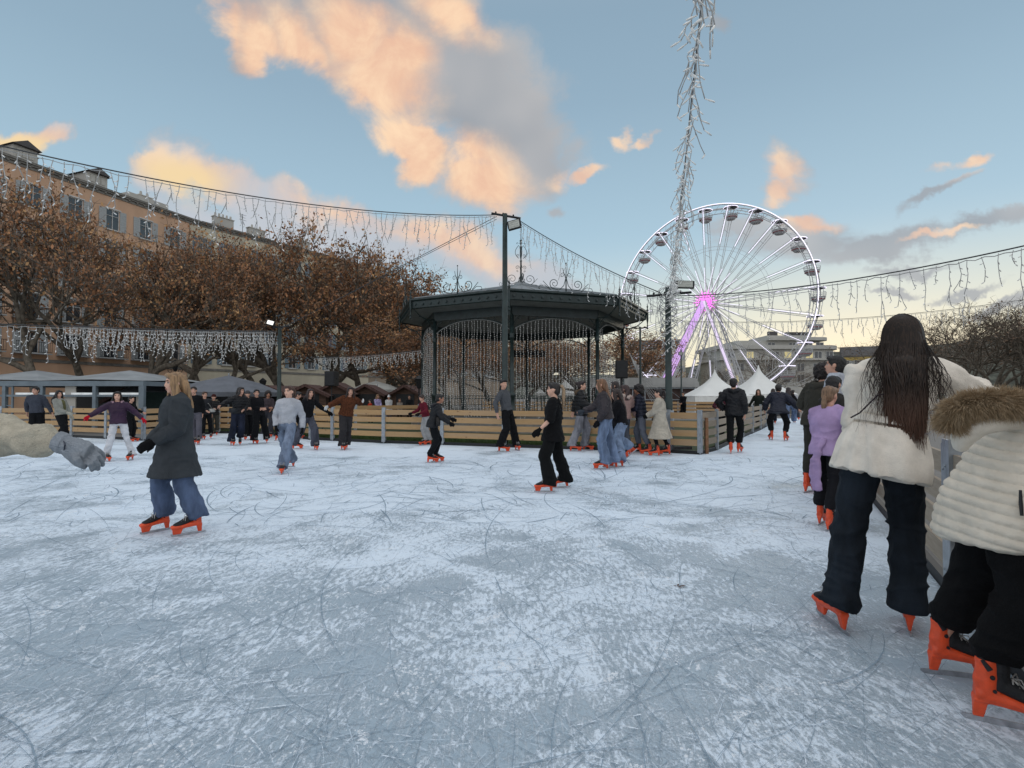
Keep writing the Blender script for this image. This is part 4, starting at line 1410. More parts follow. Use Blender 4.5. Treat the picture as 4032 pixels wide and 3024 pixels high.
h1 = zb(1418, Yb); h2 = zb(1374, Yb); h3 = zb(1345, Yb); h4 = zb(1318, Yb)
slab('lower_storeys', -Wd / 2 + 1, Wd / 2 - .5, 1.5, 18, 0, h1, mw, 4, root)
slab('deck', -Wd / 2, Wd / 2, 0, 18.5, h1 + .02, h1 + .6, mw, 5, root)
slab('upper_storey', -Wd / 2 + .5, Wd / 2, .8, 18, h1 + .62, h2, mw, 5, root)
slab('deck', -Wd / 2 - .4, Wd / 2 + .5, -.2, 18.5, h2 + .02, h2 + 1.1, mw, 5, root)
slab('top_storey', gx(2920, Yb) - (xl + xr) / 2, gx(3240, Yb) - (xl + xr) / 2, 3, 17, h2 + 1.12, h3 + .6, mw, 3, root)
slab('deck', gx(3040, Yb) - (xl + xr) / 2, gx(3290, Yb) - (xl + xr) / 2, 1.5, 17, h3 + .62, h3 + 1.5, mw, 3, root)
slab('penthouse', gx(3050, Yb) - (xl + xr) / 2, gx(3240, Yb) - (xl + xr) / 2, 4, 16, h3 + 1.52, h4 + .3, mw, 2, root)
bm = bmesh.new()
for i, px in enumerate((3085, 3150, 3175, 3205, 3228)): box(bm, (gx(px, Yb) - (xl + xr) / 2, 6, h4 + .9), (1.7 if i else 2.5, 1.2, 1.1 if i else 1.5))
obj('roof_plant', bm, roofm, root)
wi = 0
for (py, lst, hh) in ((1398, (2885, 2960, 3060, 3110, 3150, 3195, 3230, 3275), 2.0), (1445, (2880, 2925, 2985, 3045, 3110, 3165, 3230, 3280), 2.1), (1490, (2860, 2905, 2985, 3045, 3110, 3165, 3230, 3280), 2.1), (1356, (3060, 3145, 3180, 3210, 3255), 1.6)):
    for px in lst:
        bm = bmesh.new(); x_ = gx(px, Yb) - (xl + xr) / 2; z_ = zb(py, Yb); w_ = 2.0
        yy = .8 if py == 1398 else (1.5 if py > 1400 else 3.0)
        box(bm, (x_, yy - .01, z_), (w_ + .2, .12, hh + .2)); box(bm, (x_ - w_ * .26, yy - .06, z_), (w_ * .42, .08, hh), mi=1); box(bm, (x_ + w_ * .26, yy - .06, z_), (w_ * .42, .08, hh), mi=1)
        lit = wi in (1, 3, 5, 8, 17, 26); wi += 1
        obj('window', bm, [wframe, litw if lit else wglass], root)

yel = plaster('yellow_plaster', (.55, .40, .12), .15)
facade('town_house', 'yellow town house right of the white apartment block', (gx(3318, 158), 158), (gx(3600, 150), 150), zb(1400, 155), 12, yel, shut, 3, 7, 1.2, [1.9], roofh=3.0)
facade('town_house', 'pale hipped roof house left of the wheel legs', (gx(2480, 165), 165), (gx(2700, 160), 160), zb(1372, 162), 14, cream, shut, 3, 6, 1.2, [1.9], roofh=3.2)
# wooded ridge far off behind the town
rg = np.random.RandomState(2); V_ = []; F_ = []
nx_ = 60
for i in range(nx_ + 1):
    x_ = -60 + 460 * i / nx_; hgt_ = 13 + 12 * min(1, max(0, (x_ - 150) / 90)) + 3 * math.sin(i * .25 + 1) + 2 * rg.rand()
    for j, (dy_, f_) in enumerate(((0, 0), (20, .6), (50, 1), (120, .5))): V_.append((x_, 330 + dy_ + x_ * -.1, hgt_ * f_ * (1.45 if 2 < 5 else 1)))
for i in range(nx_):
    for j in range(3): b_ = i * 4 + j; F_.append((b_, b_ + 4, b_ + 5, b_ + 1))
hm = mat('wooded_hillside', (.07, .075, .06), .95, .5, .25)
tag(pydata('hills', V_, F_, hm), kind='structure')


# ------------------------------------------------------------------ trees
bark = mat('plane_tree_bark', (.13, .11, .085), .9, .45, 5, .6, 25)
barkd = mat('dark_twig_bark', (.17, .13, .10), .9, .3, 5)
lf1 = mat('russet_leaves', (.31, .15, .075), .8, .55, 1.1, spec=.2); lf2 = mat('amber_leaves', (.40, .23, .11), .8, .5, 1.3, spec=.2); lf3 = mat('dry_brown_leaves', (.23, .14, .09), .8, .5, 1.6, spec=.2)
lf4 = mat('few_winter_leaves', (.22, .15, .10), .85, .5, 1.5)


def tree_mesh(seed, H, leaves, spread=.33, trunk=.28, twigs=3, upright=.8, lsize=.108, clear=.14, tw_=2.0):
    r = random.Random(seed); rn = np.random.RandomState(seed)
    bm = bmesh.new(); tips = []; tw = []

    def grow(p, d, L, rad, lv):
        n = 4 if lv < 2 else 3
        pts = [p]; dd = d.copy()
        for i in range(n):
            dd = (dd + Vector((r.gauss(0, .15), r.gauss(0, .15), r.gauss(0, .08) + (.07 if lv else .0)))).normalized()
            pts.append(pts[-1] + dd * (L / n))
        tube(bm, pts, [rad * (1 - .42 * i / n) for i in range(n + 1)], 7 if lv < 2 else 4 if lv < 3 else 3, cap=False)
        if lv >= twigs + 1:
            for q in pts[1:]: tips.append(q)
            return
        if lv >= 2:
            for q in pts[1:]: tips.append(q)
        k = r.choice((3, 4)) if lv == 0 else r.choice((3, 4, 4))
        a0 = r.uniform(0, 6)
        for i in range(k):
            a = a0 + i * 2 * PI / k + r.uniform(-.4, .4)
            el = r.uniform(.45, 1.0) if lv else r.uniform(upright, 1.25)
            x_, y_ = frame_for(dd)
            nd = (dd * math.sin(el) + (x_ * math.cos(a) + y_ * math.sin(a)) * math.cos(el)).normalized()
            if nd.z < -.1: nd.z *= -.4; nd.normalize()
            s = len(pts) - 1 - (0 if i < 2 else r.choice((0, 1)))
            grow(pts[s], nd, L * r.uniform(.60, .85) if lv else H * spread * r.uniform(.8, 1.1), rad * r.uniform(.42, .58), lv + 1)
        if lv <= 1:  # leader
            grow(pts[-1], (dd + Vector((0, 0, .5))).normalized(), L * .8 if lv else H * spread, rad * .5, lv + 1)

    grow(Vector((0, 0, -.05)), Vector((r.gauss(0, .05), r.gauss(0, .05), 1)), H * clear * 1.5, trunk, 0)
    me = bpy.data.meshes.new('trunk'); bm.to_mesh(me); bm.free(); me.materials.append(bark)
    me.polygons.foreach_set('use_smooth', [True] * len(me.polygons))
    zt = max(v.co.z for v in me.vertices); k = H / zt
    me.transform(Matrix.Diagonal((k, k, k, 1)))
    tp = np.array([[q.x, q.y, q.z] for q in tips]) * k
    # leaf clumps around the twig ends
    n = leaves
    idx = rn.randint(0, len(tp), n)
    clump = rn.rand(len(tp)) ** 2.0
    keep = rn.rand(n) < .10 + .90 * clump[idx]; idx = idx[keep]; n = len(idx)
    c = tp[idx] + rn.randn(n, 3) * np.array([.27, .27, .21])
    nr_ = rn.randn(n, 3); nr_ /= np.linalg.norm(nr_, axis=1)[:, None]
    t1 = np.cross(nr_, rn.randn(n, 3)); t1 /= np.linalg.norm(t1, axis=1)[:, None]; t2 = np.cross(nr_, t1)
    s = (lsize * (.55 + .8 * rn.rand(n)))[:, None]
    v = np.stack([c - t1 * s, c - t2 * s * .55 + nr_ * s * .2, c + t1 * s, c + t2 * s * .6 + nr_ * s * .15], 1).reshape(-1, 3)
    # fine twigs as thin slivers
    m_ = len(tp)
    j = rn.randint(0, m_, int(m_ * tw_)); q0 = tp[j]; dirn = rn.randn(len(j), 3) * np.array([1, 1, .7]) + np.array([0, 0, .5]); dirn /= np.linalg.norm(dirn, axis=1)[:, None]
    Lw = (.35 + .6 * rn.rand(len(j)))[:, None]; sd__ = np.cross(dirn, rn.randn(len(j), 3)); sd__ /= np.linalg.norm(sd__, axis=1)[:, None]
    tv = np.stack([q0 - sd__ * .011, q0 + sd__ * .011, q0 + dirn * Lw + sd__ * .004, q0 + dirn * Lw - sd__ * .004], 1).reshape(-1, 3)

    def mk(nm, vv, mats, mi=None):
        m2 = bpy.data.meshes.new(nm); nf = len(vv) // 4
        m2.vertices.add(len(vv)); m2.vertices.foreach_set('co', vv.astype(np.float32).ravel())
        m2.loops.add(nf * 4); m2.loops.foreach_set('vertex_index', np.arange(nf * 4, dtype=np.int32))
        m2.polygons.add(nf); m2.polygons.foreach_set('loop_start', np.arange(nf, dtype=np.int32) * 4); m2.polygons.foreach_set('loop_total', np.full(nf, 4, dtype=np.int32))
        for q in mats: m2.materials.append(q)
        if mi is not None: m2.polygons.foreach_set('material_index', mi)
        m2.update(calc_edges=True); return m2
    mi = np.where(vnoise(c * .6, seed) + rn.randn(n) * .35 > .25, 1, np.where(rn.rand(n) < .35, 2, 0)).astype(np.int32)
    return me, mk('crown', v, [lf1, lf2, lf3] if lsize > .1 else [lf4, lf4, lf3], mi), mk('twigs', tv, [barkd])


TV = [tree_mesh(s, 12.0, n, spread=sp, trunk=.30, clear=.17) for s, n, sp in ((3, 17000, .24), (8, 14000, .25), (15, 12000, .26), (22, 15500, .23))]
BV = [tree_mesh(s, 10.0, 1500, spread=.25, trunk=.2, lsize=.085, clear=.12, tw_=1.0) for s in (31, 37, 45)]


def tree(px, Y, ytop, v, label, group, bank=TV, hb=12.0, name='plane_tree', rz=None, wide=1.0):
    me = bank[v % len(bank)]
    x = gx(px, Y); H = EYE + (1562 - ytop) / F * Y
    root = empty(name, (x, Y, -.08), random.uniform(0, 6) if rz is None else rz, label, 'tree', group)
    s = H / hb; root.scale = (s * wide, s * wide, s)
    for m_, nm in zip(me, ('trunk', 'crown', 'twigs')):
        if m_ is None: continue
        o = bpy.data.objects.new(nm, m_); C.objects.link(o); o.parent = root


GL = 'autumn plane trees in front of the terrace'
tl = [(-60, 27, 640, 'russet plane tree cut by left edge behind the grey pavilion'),
      (180, 28, 670, 'russet plane tree with forked trunk right of the grey pavilion post'),
      (330, 31, 820, 'russet plane tree under the left roof dormer'),
      (500, 31, 885, 'russet plane tree reaching the top floor shutters of orange building'),
      (690, 34, 925, 'russet plane tree in front of the joint of orange and cream buildings'),
      (870, 36, 965, 'russet plane tree above the skater in charcoal coat and group'),
      (1010, 38, 985, 'russet plane tree just left of the left floodlight pole'),
      (1170, 40, 905, 'tall russet plane tree just right of the left floodlight pole'),
      (1330, 42, 915, 'tall russet plane tree with top poking over the cream roof end'),
      (1440, 44, 975, 'russet plane tree behind the left loudspeaker'),
      (1560, 47, 990, 'russet plane tree left of the bandstand eaves'),
      (1700, 51, 1035, 'russet plane tree behind left eaves of the bandstand'),
      (1830, 56, 1110, 'russet plane tree behind the bandstand roof slope')]
for i, (px, Y, yt, lb) in enumerate(tl): tree(px, Y, yt, i, lb, GL, wide=.76 if px < 1000 else .84)
for i, (px, Y, yt) in enumerate([(780, 43, 1060), (1250, 52, 1060)]):
    tree(px, Y, yt, i + 2, ['second row plane tree against cream wall with shutters', 'second row plane tree between the floodlight pole and loudspeaker'][i], GL)
for i, (px, Y, yt, lb) in enumerate([(1940, 62, 1290, 'low russet tree seen through left arch of the bandstand'), (2080, 60, 1300, 'low russet tree seen behind the chandelier'), (2220, 62, 1290, 'low russet tree seen through right arch of the bandstand'),
                                     (2350, 66, 1290, 'low russet tree right of the bandstand back columns'), (2480, 108, 1390, 'low russet tree behind the large loudspeaker'), (2600, 112, 1430, 'low brown tree behind the purple wheel leg'), (1530, 39, 1250, 'low russet tree beside the left loudspeaker and chalets'), (1640, 41, 1260, 'low russet tree beside left column of the bandstand'), (1780, 43, 1270, 'low russet tree behind the front left arch'), (2000, 50, 1300, 'low russet tree behind the middle front column'), (2300, 52, 1320, 'low russet tree behind the right front column')]):
    tree(px, Y, yt, i + 1, lb, 'autumn trees beyond the bandstand', wide=1.5)
for i, (px, Y, yt, lb) in enumerate([(2860, 105, 1420, 'bare tree in front of left end of white block'), (2960, 100, 1370, 'bare tree in the middle of white block front'), (3080, 110, 1440, 'bare tree below the lit rim of the wheel'), (3180, 100, 1440, 'bare tree beside the man looking left'),
                                     (3430, 90, 1400, 'thin pale tree before the yellow house'), (3340, 95, 1450, 'small bare tree before the yellow house')]):
    tree(px, Y, yt, i, lb, 'bare trees before the far houses', BV, 10.0, 'bare_tree', wide=1.3)
for i, (px, Y, yt, lb) in enumerate([(3560, 60, 1330, 'bare plane tree right behind the long haired woman'), (3680, 55, 1270, 'bare plane tree left of the small white tent'), (3790, 50, 1190, 'bare plane tree rising above the small white tent'), (3880, 46, 1150, 'tallest bare plane tree at right'),
                                     (3960, 50, 1210, 'bare plane tree between the tallest one and the edge'), (4050, 42, 1160, 'bare plane tree cut by right edge'), (3830, 70, 1280, 'far bare tree between the right hand planes'), (3990, 65, 1300, 'far bare tree near the right edge')]):
    tree(px, Y, yt, i, lb, 'bare plane trees at the right', BV, 10.0, 'bare_tree', wide=1.35)

# ------------------------------------------------------------------ tents, chalets, pavilion
tentm, t, bs = newmat('white_tent_fabric')
t.set(bs.inputs['Base Color'], t.mix(t.noise(t.node('ShaderNodeTexCoord').outputs['Object'], 1.5, 4), (.62, .63, .60), (.80, .80, .77))); bs.inputs['Roughness'].default_value = .6


def pagoda(label, pxa, pya, pxl, pxr, pye, Y, valance=.45, legs=True):
    c = at((pxl + pxr) / 2, 1562, Y); half = (pxr - pxl) / 2 / F * Y * .92; zt = at(pxa, pya, Y).z; ze = EYE + (1562 - pye) / F * Y
    root = empty('pagoda_tent', (c.x, Y, 0), R(random.uniform(-6, 6)), label, 'tent', 'white pagoda tents')
    bm = bmesh.new(); n = 12; rings = []
    for i in range(n + 1):
        s = i / n; rr = half * (1 - s) ** 1.75 * 1.0 + .04; z = ze + (zt - ze) * s
        ring = []
        for k in range(24):
            a = PI / 4 + k * PI / 12
            sq = 1 / max(abs(math.cos(a)), abs(math.sin(a)))
            q = rr * (sq * (1 - s * .8) + s * .8 * 1.1) / 1.0
            ring.append(bm.verts.new((math.cos(a) * q, math.sin(a) * q, z)))
        rings.append(ring)
    for i in range(n):
        for k in range(24): bm.faces.new((rings[i][k], rings[i][(k + 1) % 24], rings[i + 1][(k + 1) % 24], rings[i + 1][k]))
    obj('tent_roof', bm, tentm, root, True)
    bm = bmesh.new()
    for q in range(4):
        rot = Matrix.Rotation(q * PI / 2, 4, 'Z')
        prev = None
        for i in range(41):
            x_ = -half + 2 * half * i / 40; zlow = ze - valance + .07 * abs(math.sin(i * PI / 4))
            y_ = -half - .02 + .02 * math.sin(i * 1.3)
            v1 = bm.verts.new(rot @ Vector((x_, y_, ze + .02))); v2 = bm.verts.new(rot @ Vector((x_, y_ - .03, zlow)))
            if prev: bm.faces.new((prev[0], prev[1], v2, v1))
            prev = (v1, v2)
    obj('valance', bm, tentm, root)
    bm = bmesh.new()
    for sx in (-1, 1):
        for sy in (-1, 1): tube(bm, [(sx * (half - .05), sy * (half - .05), 0), (sx * (half - .05), sy * (half - .05), ze)], .05, 6)
    box(bm, (0, half - .05, (ze - .2) / 2), (half * 2 - .2, .04, ze - .2)); 
    for sx in (-1, 1): box(bm, (sx * (half - .06), 0, (ze - .2) / 2), (.04, half * 2 - .2, ze - .2))
    obj('side_wall', bm, tentm, root)


pagoda('large white pagoda tent left of the two by the lane', 2806, 1455, 2700, 2930, 1560, 40, .55)
pagoda('taller white pagoda tent with highest peak by the lane', 2989, 1438, 2880, 3095, 1553, 42, .6)
pagoda('white pagoda tent seen through the right arch of bandstand', 2226, 1466, 2185, 2272, 1548, 58, .4)
pagoda('smallest white pagoda tent seen left of the arch tent', 2124, 1528, 2108, 2148, 1549, 66, .35)
pagoda('small white pagoda tent right of the white coat shoulder', 3838, 1478, 3768, 3896, 1556, 36, .3)

# long grey roofed kiosk behind loudspeaker
root = empty('kiosk', (gx(2545, 44), 44, 0), 0, 'long grey roofed brown kiosk behind the group in the middle', 'kiosk')
wl = (2752 - 2330) / F * 44; zt_ = EYE + (1562 - 1487) / F * 44; zm = EYE + (1562 - 1525) / F * 44
bm = bmesh.new(); pts = [(-wl / 2, zm), (wl / 2, zm), (wl / 2 - .05, zm + .3), (wl / 2 - .3, zt_), (-wl / 2 + .3, zt_), (-wl / 2 + .05, zm + .3)]
prism(bm, pts, 5, Matrix.Translation((0, 2.5, 0))); bmesh.ops.recalc_face_normals(bm, faces=bm.faces)
obj('kiosk_roof', bm, mat('grey_awning_fabric', (.30, .30, .29), .8, .15, 1), root)
bm = bmesh.new(); box(bm, (0, 2.7, zm / 2), (wl - .4, 4.2, zm)); obj('kiosk_wall', bm, mat('brown_boards', (.085, .055, .05), .8, .3, 2), root)
bm = bmesh.new()
for i in range(9): box(bm, (-wl / 2 + .3 + i * (wl - .6) / 8, .45, zm / 2), (.07, .07, zm))
box(bm, (0, .44, zm - .06), (wl - .5, .09, .1)); box(bm, (0, .44, 1.1), (wl - .5, .06, .06))
for i in range(0, 8, 2): tube(bm, [(-wl / 2 + .3 + i * (wl - .6) / 8, .42, 1.9), (-wl / 2 + .3 + (i + 1) * (wl - .6) / 8, .42, 1.1)], .025, 4)
obj('kiosk_frame', bm, M['steel'], root)

# brown market chalets
chm = mat('chalet_roof_boards', (.085, .045, .038), .8, .3, 3, .3, 20, stretch=(6, 1, 1)); chw = mat('chalet_wall_boards', (.10, .058, .042), .8, .3, 3, .3, 20, stretch=(1, 1, 6))
chl = [(505, 1560, 1620, 150, 25, 'brown board chalet right behind the grey pavilion'), (690, 1565, 1620, 170, 27, 'brown board chalet hidden behind charcoal coat skater'), (880, 1530, 1600, 220, 26, 'wide brown chalet behind the laughing group'), (1060, 1545, 1605, 190, 28, 'brown chalet behind skater in light sweater'),
       (1205, 1540, 1600, 150, 29, 'brown chalet behind the woman holding hands'), (1315, 1530, 1592, 140, 30, 'brown gabled chalet under the left loudspeaker'), (1440, 1538, 1592, 120, 31, 'brown gabled chalet right of fur jacket skater'), (1595, 1540, 1592, 110, 32, 'brown gabled chalet left of the bandstand column')]
for (px, pt, pe, pw, Y, lb) in chl:
    root = empty('market_chalet', (gx(px, Y), Y, 0), R(random.uniform(-8, 8)), lb, 'market stall', 'brown wooden market chalets')
    hw = pw / 2 / F * Y; zt2 = EYE + (1562 - pt) / F * Y + .35; ze2 = max(EYE + (1562 - pe) / F * Y + .45, 1.6); ze2 = min(ze2, zt2 - .5)
    bm = bmesh.new()
    for s in (-1, 1):
        d_ = Vector((s * (hw + .25), 0, ze2 - .12)) - Vector((0, 0, zt2)); L_ = d_.length
        box(bm, Vector((0, 1.4, zt2)) + d_ / 2, (L_, 3.3, .06), ry=-math.atan2(d_.z, d_.x) if s > 0 else -math.atan2(d_.z, d_.x))
        box(bm, Vector((0, -.27, zt2 - .03)) + d_ / 2, (L_, .04, .15), ry=-math.atan2(d_.z, d_.x))
    obj('chalet_roof', bm, chm, root)
    bm = bmesh.new(); prism(bm, [(-hw, 0), (hw, 0), (hw, ze2), (0, zt2 - .08), (-hw, ze2)], 2.8, Matrix.Translation((0, 1.45, 0)))
    bmesh.ops.recalc_face_normals(bm, faces=bm.faces); obj('chalet_wall', bm, chw, root)
    bm = bmesh.new(); box(bm, (0, .03, 1.15), (hw * 1.3, .03, .7)); box(bm, (0, -.1, .78), (hw * 1.4, .3, .05)); obj('hatch', bm, M['black'], root)

# grey parasols beyond the fence
umb = mat('grey_canvas', (.12, .13, .15), .85, .15, 2); umbl = mat('light_canvas', (.40, .40, .37), .85, .12, 2)


def parasol(label, px, pt, pe, pw, Y, m_, closed=False):
    root = empty('parasol', (gx(px, Y), Y, 0), random.uniform(0, 1), label, 'parasol', 'parasols beyond the rink')
    zt2 = EYE + (1562 - pt) / F * Y; ze2 = EYE + (1562 - pe) / F * Y; hw = pw / 2 / F * Y
    bm = bmesh.new(); n = 8
    top = bm.verts.new((0, 0, zt2)); r0 = []
    rr = [(hw * .55, zt2 - (zt2 - ze2) * .42), (hw, ze2), (hw * .995, ze2 - .18)]
    prev = [bm.verts.new((math.cos(k * 2 * PI / 8) * rr[0][0], math.sin(k * 2 * PI / 8) * rr[0][0], rr[0][1])) for k in range(n)]
    for k in range(n): bm.faces.new((top, prev[k], prev[(k + 1) % n]))
    for q in rr[1:]:
        nw = [bm.verts.new((math.cos(k * 2 * PI / 8) * q[0], math.sin(k * 2 * PI / 8) * q[0], q[1])) for k in range(n)]
        for k in range(n): bm.faces.new((prev[k], nw[k], nw[(k + 1) % n], prev[(k + 1) % n]))
        prev = nw
    obj('parasol_canopy', bm, m_, root)
    bm = bmesh.new(); tube(bm, [(0, 0, 0), (0, 0, zt2 + .1)], .03, 6); obj('parasol_pole', bm, M['steel'], root)


parasol('wide dark grey parasol behind the laughing group', 900, 1478, 1545, 400, 23, umb)
parasol('pale cream parasol above the far children', 1480, 1500, 1535, 200, 36, umbl)
parasol('dark grey parasol between the pavilion and charcoal coat skater', 620, 1495, 1540, 260, 25, umb)
parasol('folded pale parasol near bandstand left column', 1486, 1518, 1545, 26, 34, umbl)

# grey steel pavilion at left
PY = 21.0
root = empty('pavilion', (gx(290, PY), PY, 0), 0, 'grey steel framed pavilion with canvas roof at far left', 'pavilion')
sx0 = -gx(290, PY)
steelb = mat('blue_grey_steel', (.16, .20, .23), .5, .12, 3)
xL, xR = gx(-160, PY) + sx0, gx(568, PY) + sx0
zt_ = EYE + (1562 - 1508) / F * PY; zb_ = zt_ - .12
bm = bmesh.new()
for y_ in (0, 5):
    for px in (20, 163, 375, 560): box(bm, (gx(px, PY) + sx0, y_, zt_ / 2 - .06), (.20 if px in (163, 560) else .13, .14, zt_ - .12))
    box(bm, ((xL + xR) / 2, y_, zt_ - .02), (xR - xL, .16, .20))
    box(bm, ((xL + xR) / 2, y_, zt_ - .50), (xR - xL - .2, .07, .08))
for x_ in (xL + .06, xR - .06): box(bm, (x_, 2.5, zt_ - .02), (.10, 4.8, .18))
for z_ in (.5, 1.0, 1.4, 1.75): box(bm, ((gx(20, PY) + gx(48, PY)) / 2 + sx0, 0, z_), (.30, .05, .05))
box(bm, (gx(50, PY) + sx0, 0, zt_ / 2), (.06, .06, zt_ - .2))
obj('pavilion_frame', bm, steelb, root)
canv = mat('grey_pavilion_canvas', (.26, .28, .29), .8, .15, 1.2)
for (pa, pl, pr) in ((-80, -200, 165), (330, 165, 565)):
    bm = bmesh.new(); xa = gx(pa, PY) + sx0; x0 = gx(pl, PY) + sx0; x1 = gx(pr, PY) + sx0; top = bm.verts.new((xa, 2.5, zt_ + .62))
    m4 = [bm.verts.new(p) for p in ((x0, -.1, zt_ + .09), ((x0 + x1) / 2, -.1, zt_ + .14), (x1, -.1, zt_ + .09), (x1, 2.5, zt_ + .16), (x1, 5.1, zt_ + .09), ((x0 + x1) / 2, 5.1, zt_ + .14), (x0, 5.1, zt_ + .09), (x0, 2.5, zt_ + .16))]
    for i in range(8): bm.faces.new((top, m4[i], m4[(i + 1) % 8]))
    obj('pavilion_roof', bm, canv, root)
lw = mat('white_led_strip', (.7, .72, .7), .5, emit=(.9, .95, 1), estr=.22)
for a_, b_ in ((55, 155), (190, 250), (275, 370), (385, 545)):
    bm = bmesh.new(); xa, xb = gx(a_, PY) + sx0, gx(b_, PY) + sx0; box(bm, ((xa + xb) / 2, .08, zt_ - .42), (xb - xa, .05, .08)); obj('light_bar', bm, lw, root)
bm = bmesh.new()
box(bm, ((xL + xR) / 2, 4.9, .95), (xR - xL - .3, .06, 1.75))
obj('interior_shade_sheet', bm, M['black'], root)  # black sheet added to stand for the shade inside the pavilion
bm = bmesh.new(); box(bm, (gx(270, PY) + sx0, .1, 1.22), (.42, .05, 1.15)); obj('white_panel', bm, whitem, root); bm = bmesh.new(); box(bm, (gx(545, PY) + sx0 - .2, .4, .95), (.3, .06, 1.1))
obj('white_panel', bm, whitem, root)
bm = bmesh.new(); box(bm, (gx(620, 23), 23, .95), (1.7, .05, 1.2)); box(bm, (gx(620, 23) - .8, 23, .8), (.06, .08, 1.6)); box(bm, (gx(620, 23) + .8, 23, .8), (.06, .08, 1.6))
tag(obj('screen_panel', bm, mat('dark_green_mesh', (.012, .03, .028), .8)), 'dark green mesh screen right of the grey pavilion', 'screen')
# street lanterns by the terrace
for i, (px, py, Y, lb) in enumerate([(690, 1440, 34, 'black hanging street lantern against the ochre wall'), (1035, 1512, 34, 'black scrolled street lantern behind the group'), (3886, 1555, 40, 'black street lantern under the right hand trees'), (1650, 1505, 30, 'black street lantern beside the bandstand column')]):
    c = at(px, py, Y); root = empty('street_lantern', (c.x, Y, 0), 0, lb, 'street lamp')
    bm = bmesh.new(); tube(bm, [(0, 0, 0), (0, 0, c.z - .35)], [.07, .04], 8)
    for s in (-1, 1): scroll(bm, Vector((s * .3, 0, c.z - .3)), .2, 1.2, PI / 2, -s, Vector((1, 0, 0)), uz, .02)
    obj('lamp_post', bm, M['black'], root)
    bm = bmesh.new(); tube(bm, [(0, 0, c.z - .35), (0, 0, c.z - .3), (0, 0, c.z + .15), (0, 0, c.z + .18), (0, 0, c.z + .38)], [.10, .12, .22, .27, .04], 6)
    obj('lantern_head', bm, M['black'], root)
# ------------------------------------------------------------------ people toolkit
def bake(bm, voxel, smooth=4, disp=None, factor=.5):
    """merge overlapping closed shapes into one continuous skin; disp(co, no)->offset along the normal"""
    me = bpy.data.meshes.new('tmp'); bmesh.ops.recalc_face_normals(bm, faces=bm.faces); bm.to_mesh(me); bm.free()
    o = bpy.data.objects.new('tmp', me); C.objects.link(o)
    m = o.modifiers.new('r', 'REMESH'); m.mode = 'VOXEL'; m.voxel_size = voxel; m.adaptivity = 0
    if smooth:
        s = o.modifiers.new('s', 'SMOOTH'); s.iterations = smooth; s.factor = factor
    dg = bpy.context.evaluated_depsgraph_get()
    me2 = bpy.data.meshes.new_from_object(o.evaluated_get(dg))
    bpy.data.objects.remove(o); bpy.data.meshes.remove(me)
    if disp is not None:
        n = len(me2.vertices); co = np.empty(n * 3, np.float32); no = np.empty(n * 3, np.float32)
        me2.vertices.foreach_get('co', co); me2.vertex_normals.foreach_get('vector', no)
        co = co.reshape(-1, 3); no = no.reshape(-1, 3)
        co = co + no * disp(co, no)[:, None]
        me2.vertices.foreach_set('co', co.astype(np.float32).ravel()); me2.update()
    return me2


def folds(amp, s=0, fx=9.0, fz=14.0):
    def f(co, no):
        q = co * np.array([fx, fx, fz])
        w_ = vnoise(co * 5 + 3, s + 1) * 1.6
        a = 1 - np.abs(vnoise(q + w_[:, None], s)); b = vnoise(co * 28 + 5, s + 2)
        return amp * ((a ** 2 - .45) * 1.5 + .25 * b)
    return f


def denim_folds(amp, s=0):
    def f(co, no):
        w_ = vnoise(co * 4, s + 5)
        a = 1 - np.abs(vnoise(np.column_stack([co[:, 0] * 5 + w_, co[:, 1] * 5, co[:, 2] * 13 + w_ * 2.2]), s))
        lowb = np.clip((.42 - co[:, 2]) / .25, 0, 1) * .7 + np.exp(-((co[:, 2] - .55) / .08) ** 2) * .7 + .5
        v = 1 - np.abs(vnoise(np.column_stack([co[:, 0] * 16, co[:, 1] * 16, co[:, 2] * 2.5]), s + 3))
        return amp * ((a ** 2 - .4) * 1.4 * lowb + (v ** 2 - .4) * .5)
    return f


def puff(amp, step, s=0, axis=None):
    def f(co, no):
        ax = np.array(axis if axis is not None else (0, 0, 1.0))
        z = co @ ax + .012 * vnoise(co * 6, s) + .006 * vnoise(co * 20, s + 4)
        return amp * (np.abs(np.sin(np.pi * z / step)) ** .55 - .6) + amp * .28 * vnoise(co * 22, s + 2) + amp * .25 * vnoise(co * 45, s + 7)
    return f


def hairdisp(amp, s=0, fr=55):
    def f(co, no):
        q = np.column_stack([co[:, 0] * fr, co[:, 1] * fr, co[:, 2] * 5 + 3 * vnoise(co * 7, s + 9)])
        return amp * (vnoise(q, s) + .6 * vnoise(co * 14, s + 1))
    return f


def curldisp(amp, s=0):
    def f(co, no): return amp * (vnoise(co * 38, s) + .9 * vnoise(co * 75, s + 1))
    return f


def ik(a, b, l1, l2, pole):
    """joint position between a and b"""
    d = b - a; L = d.length
    if L > (l1 + l2) * .999:
        b = a + d * ((l1 + l2) * .999 / L); d = b - a; L = d.length
    x = (l1 * l1 - l2 * l2 + L * L) / (2 * L); h = math.sqrt(max(0, l1 * l1 - x * x))
    u = d / L; p = pole - u * pole.dot(u)
    if p.length < 1e-4: p = Vector((0, 1, 0))
    return a + u * x + p.normalized() * h, b


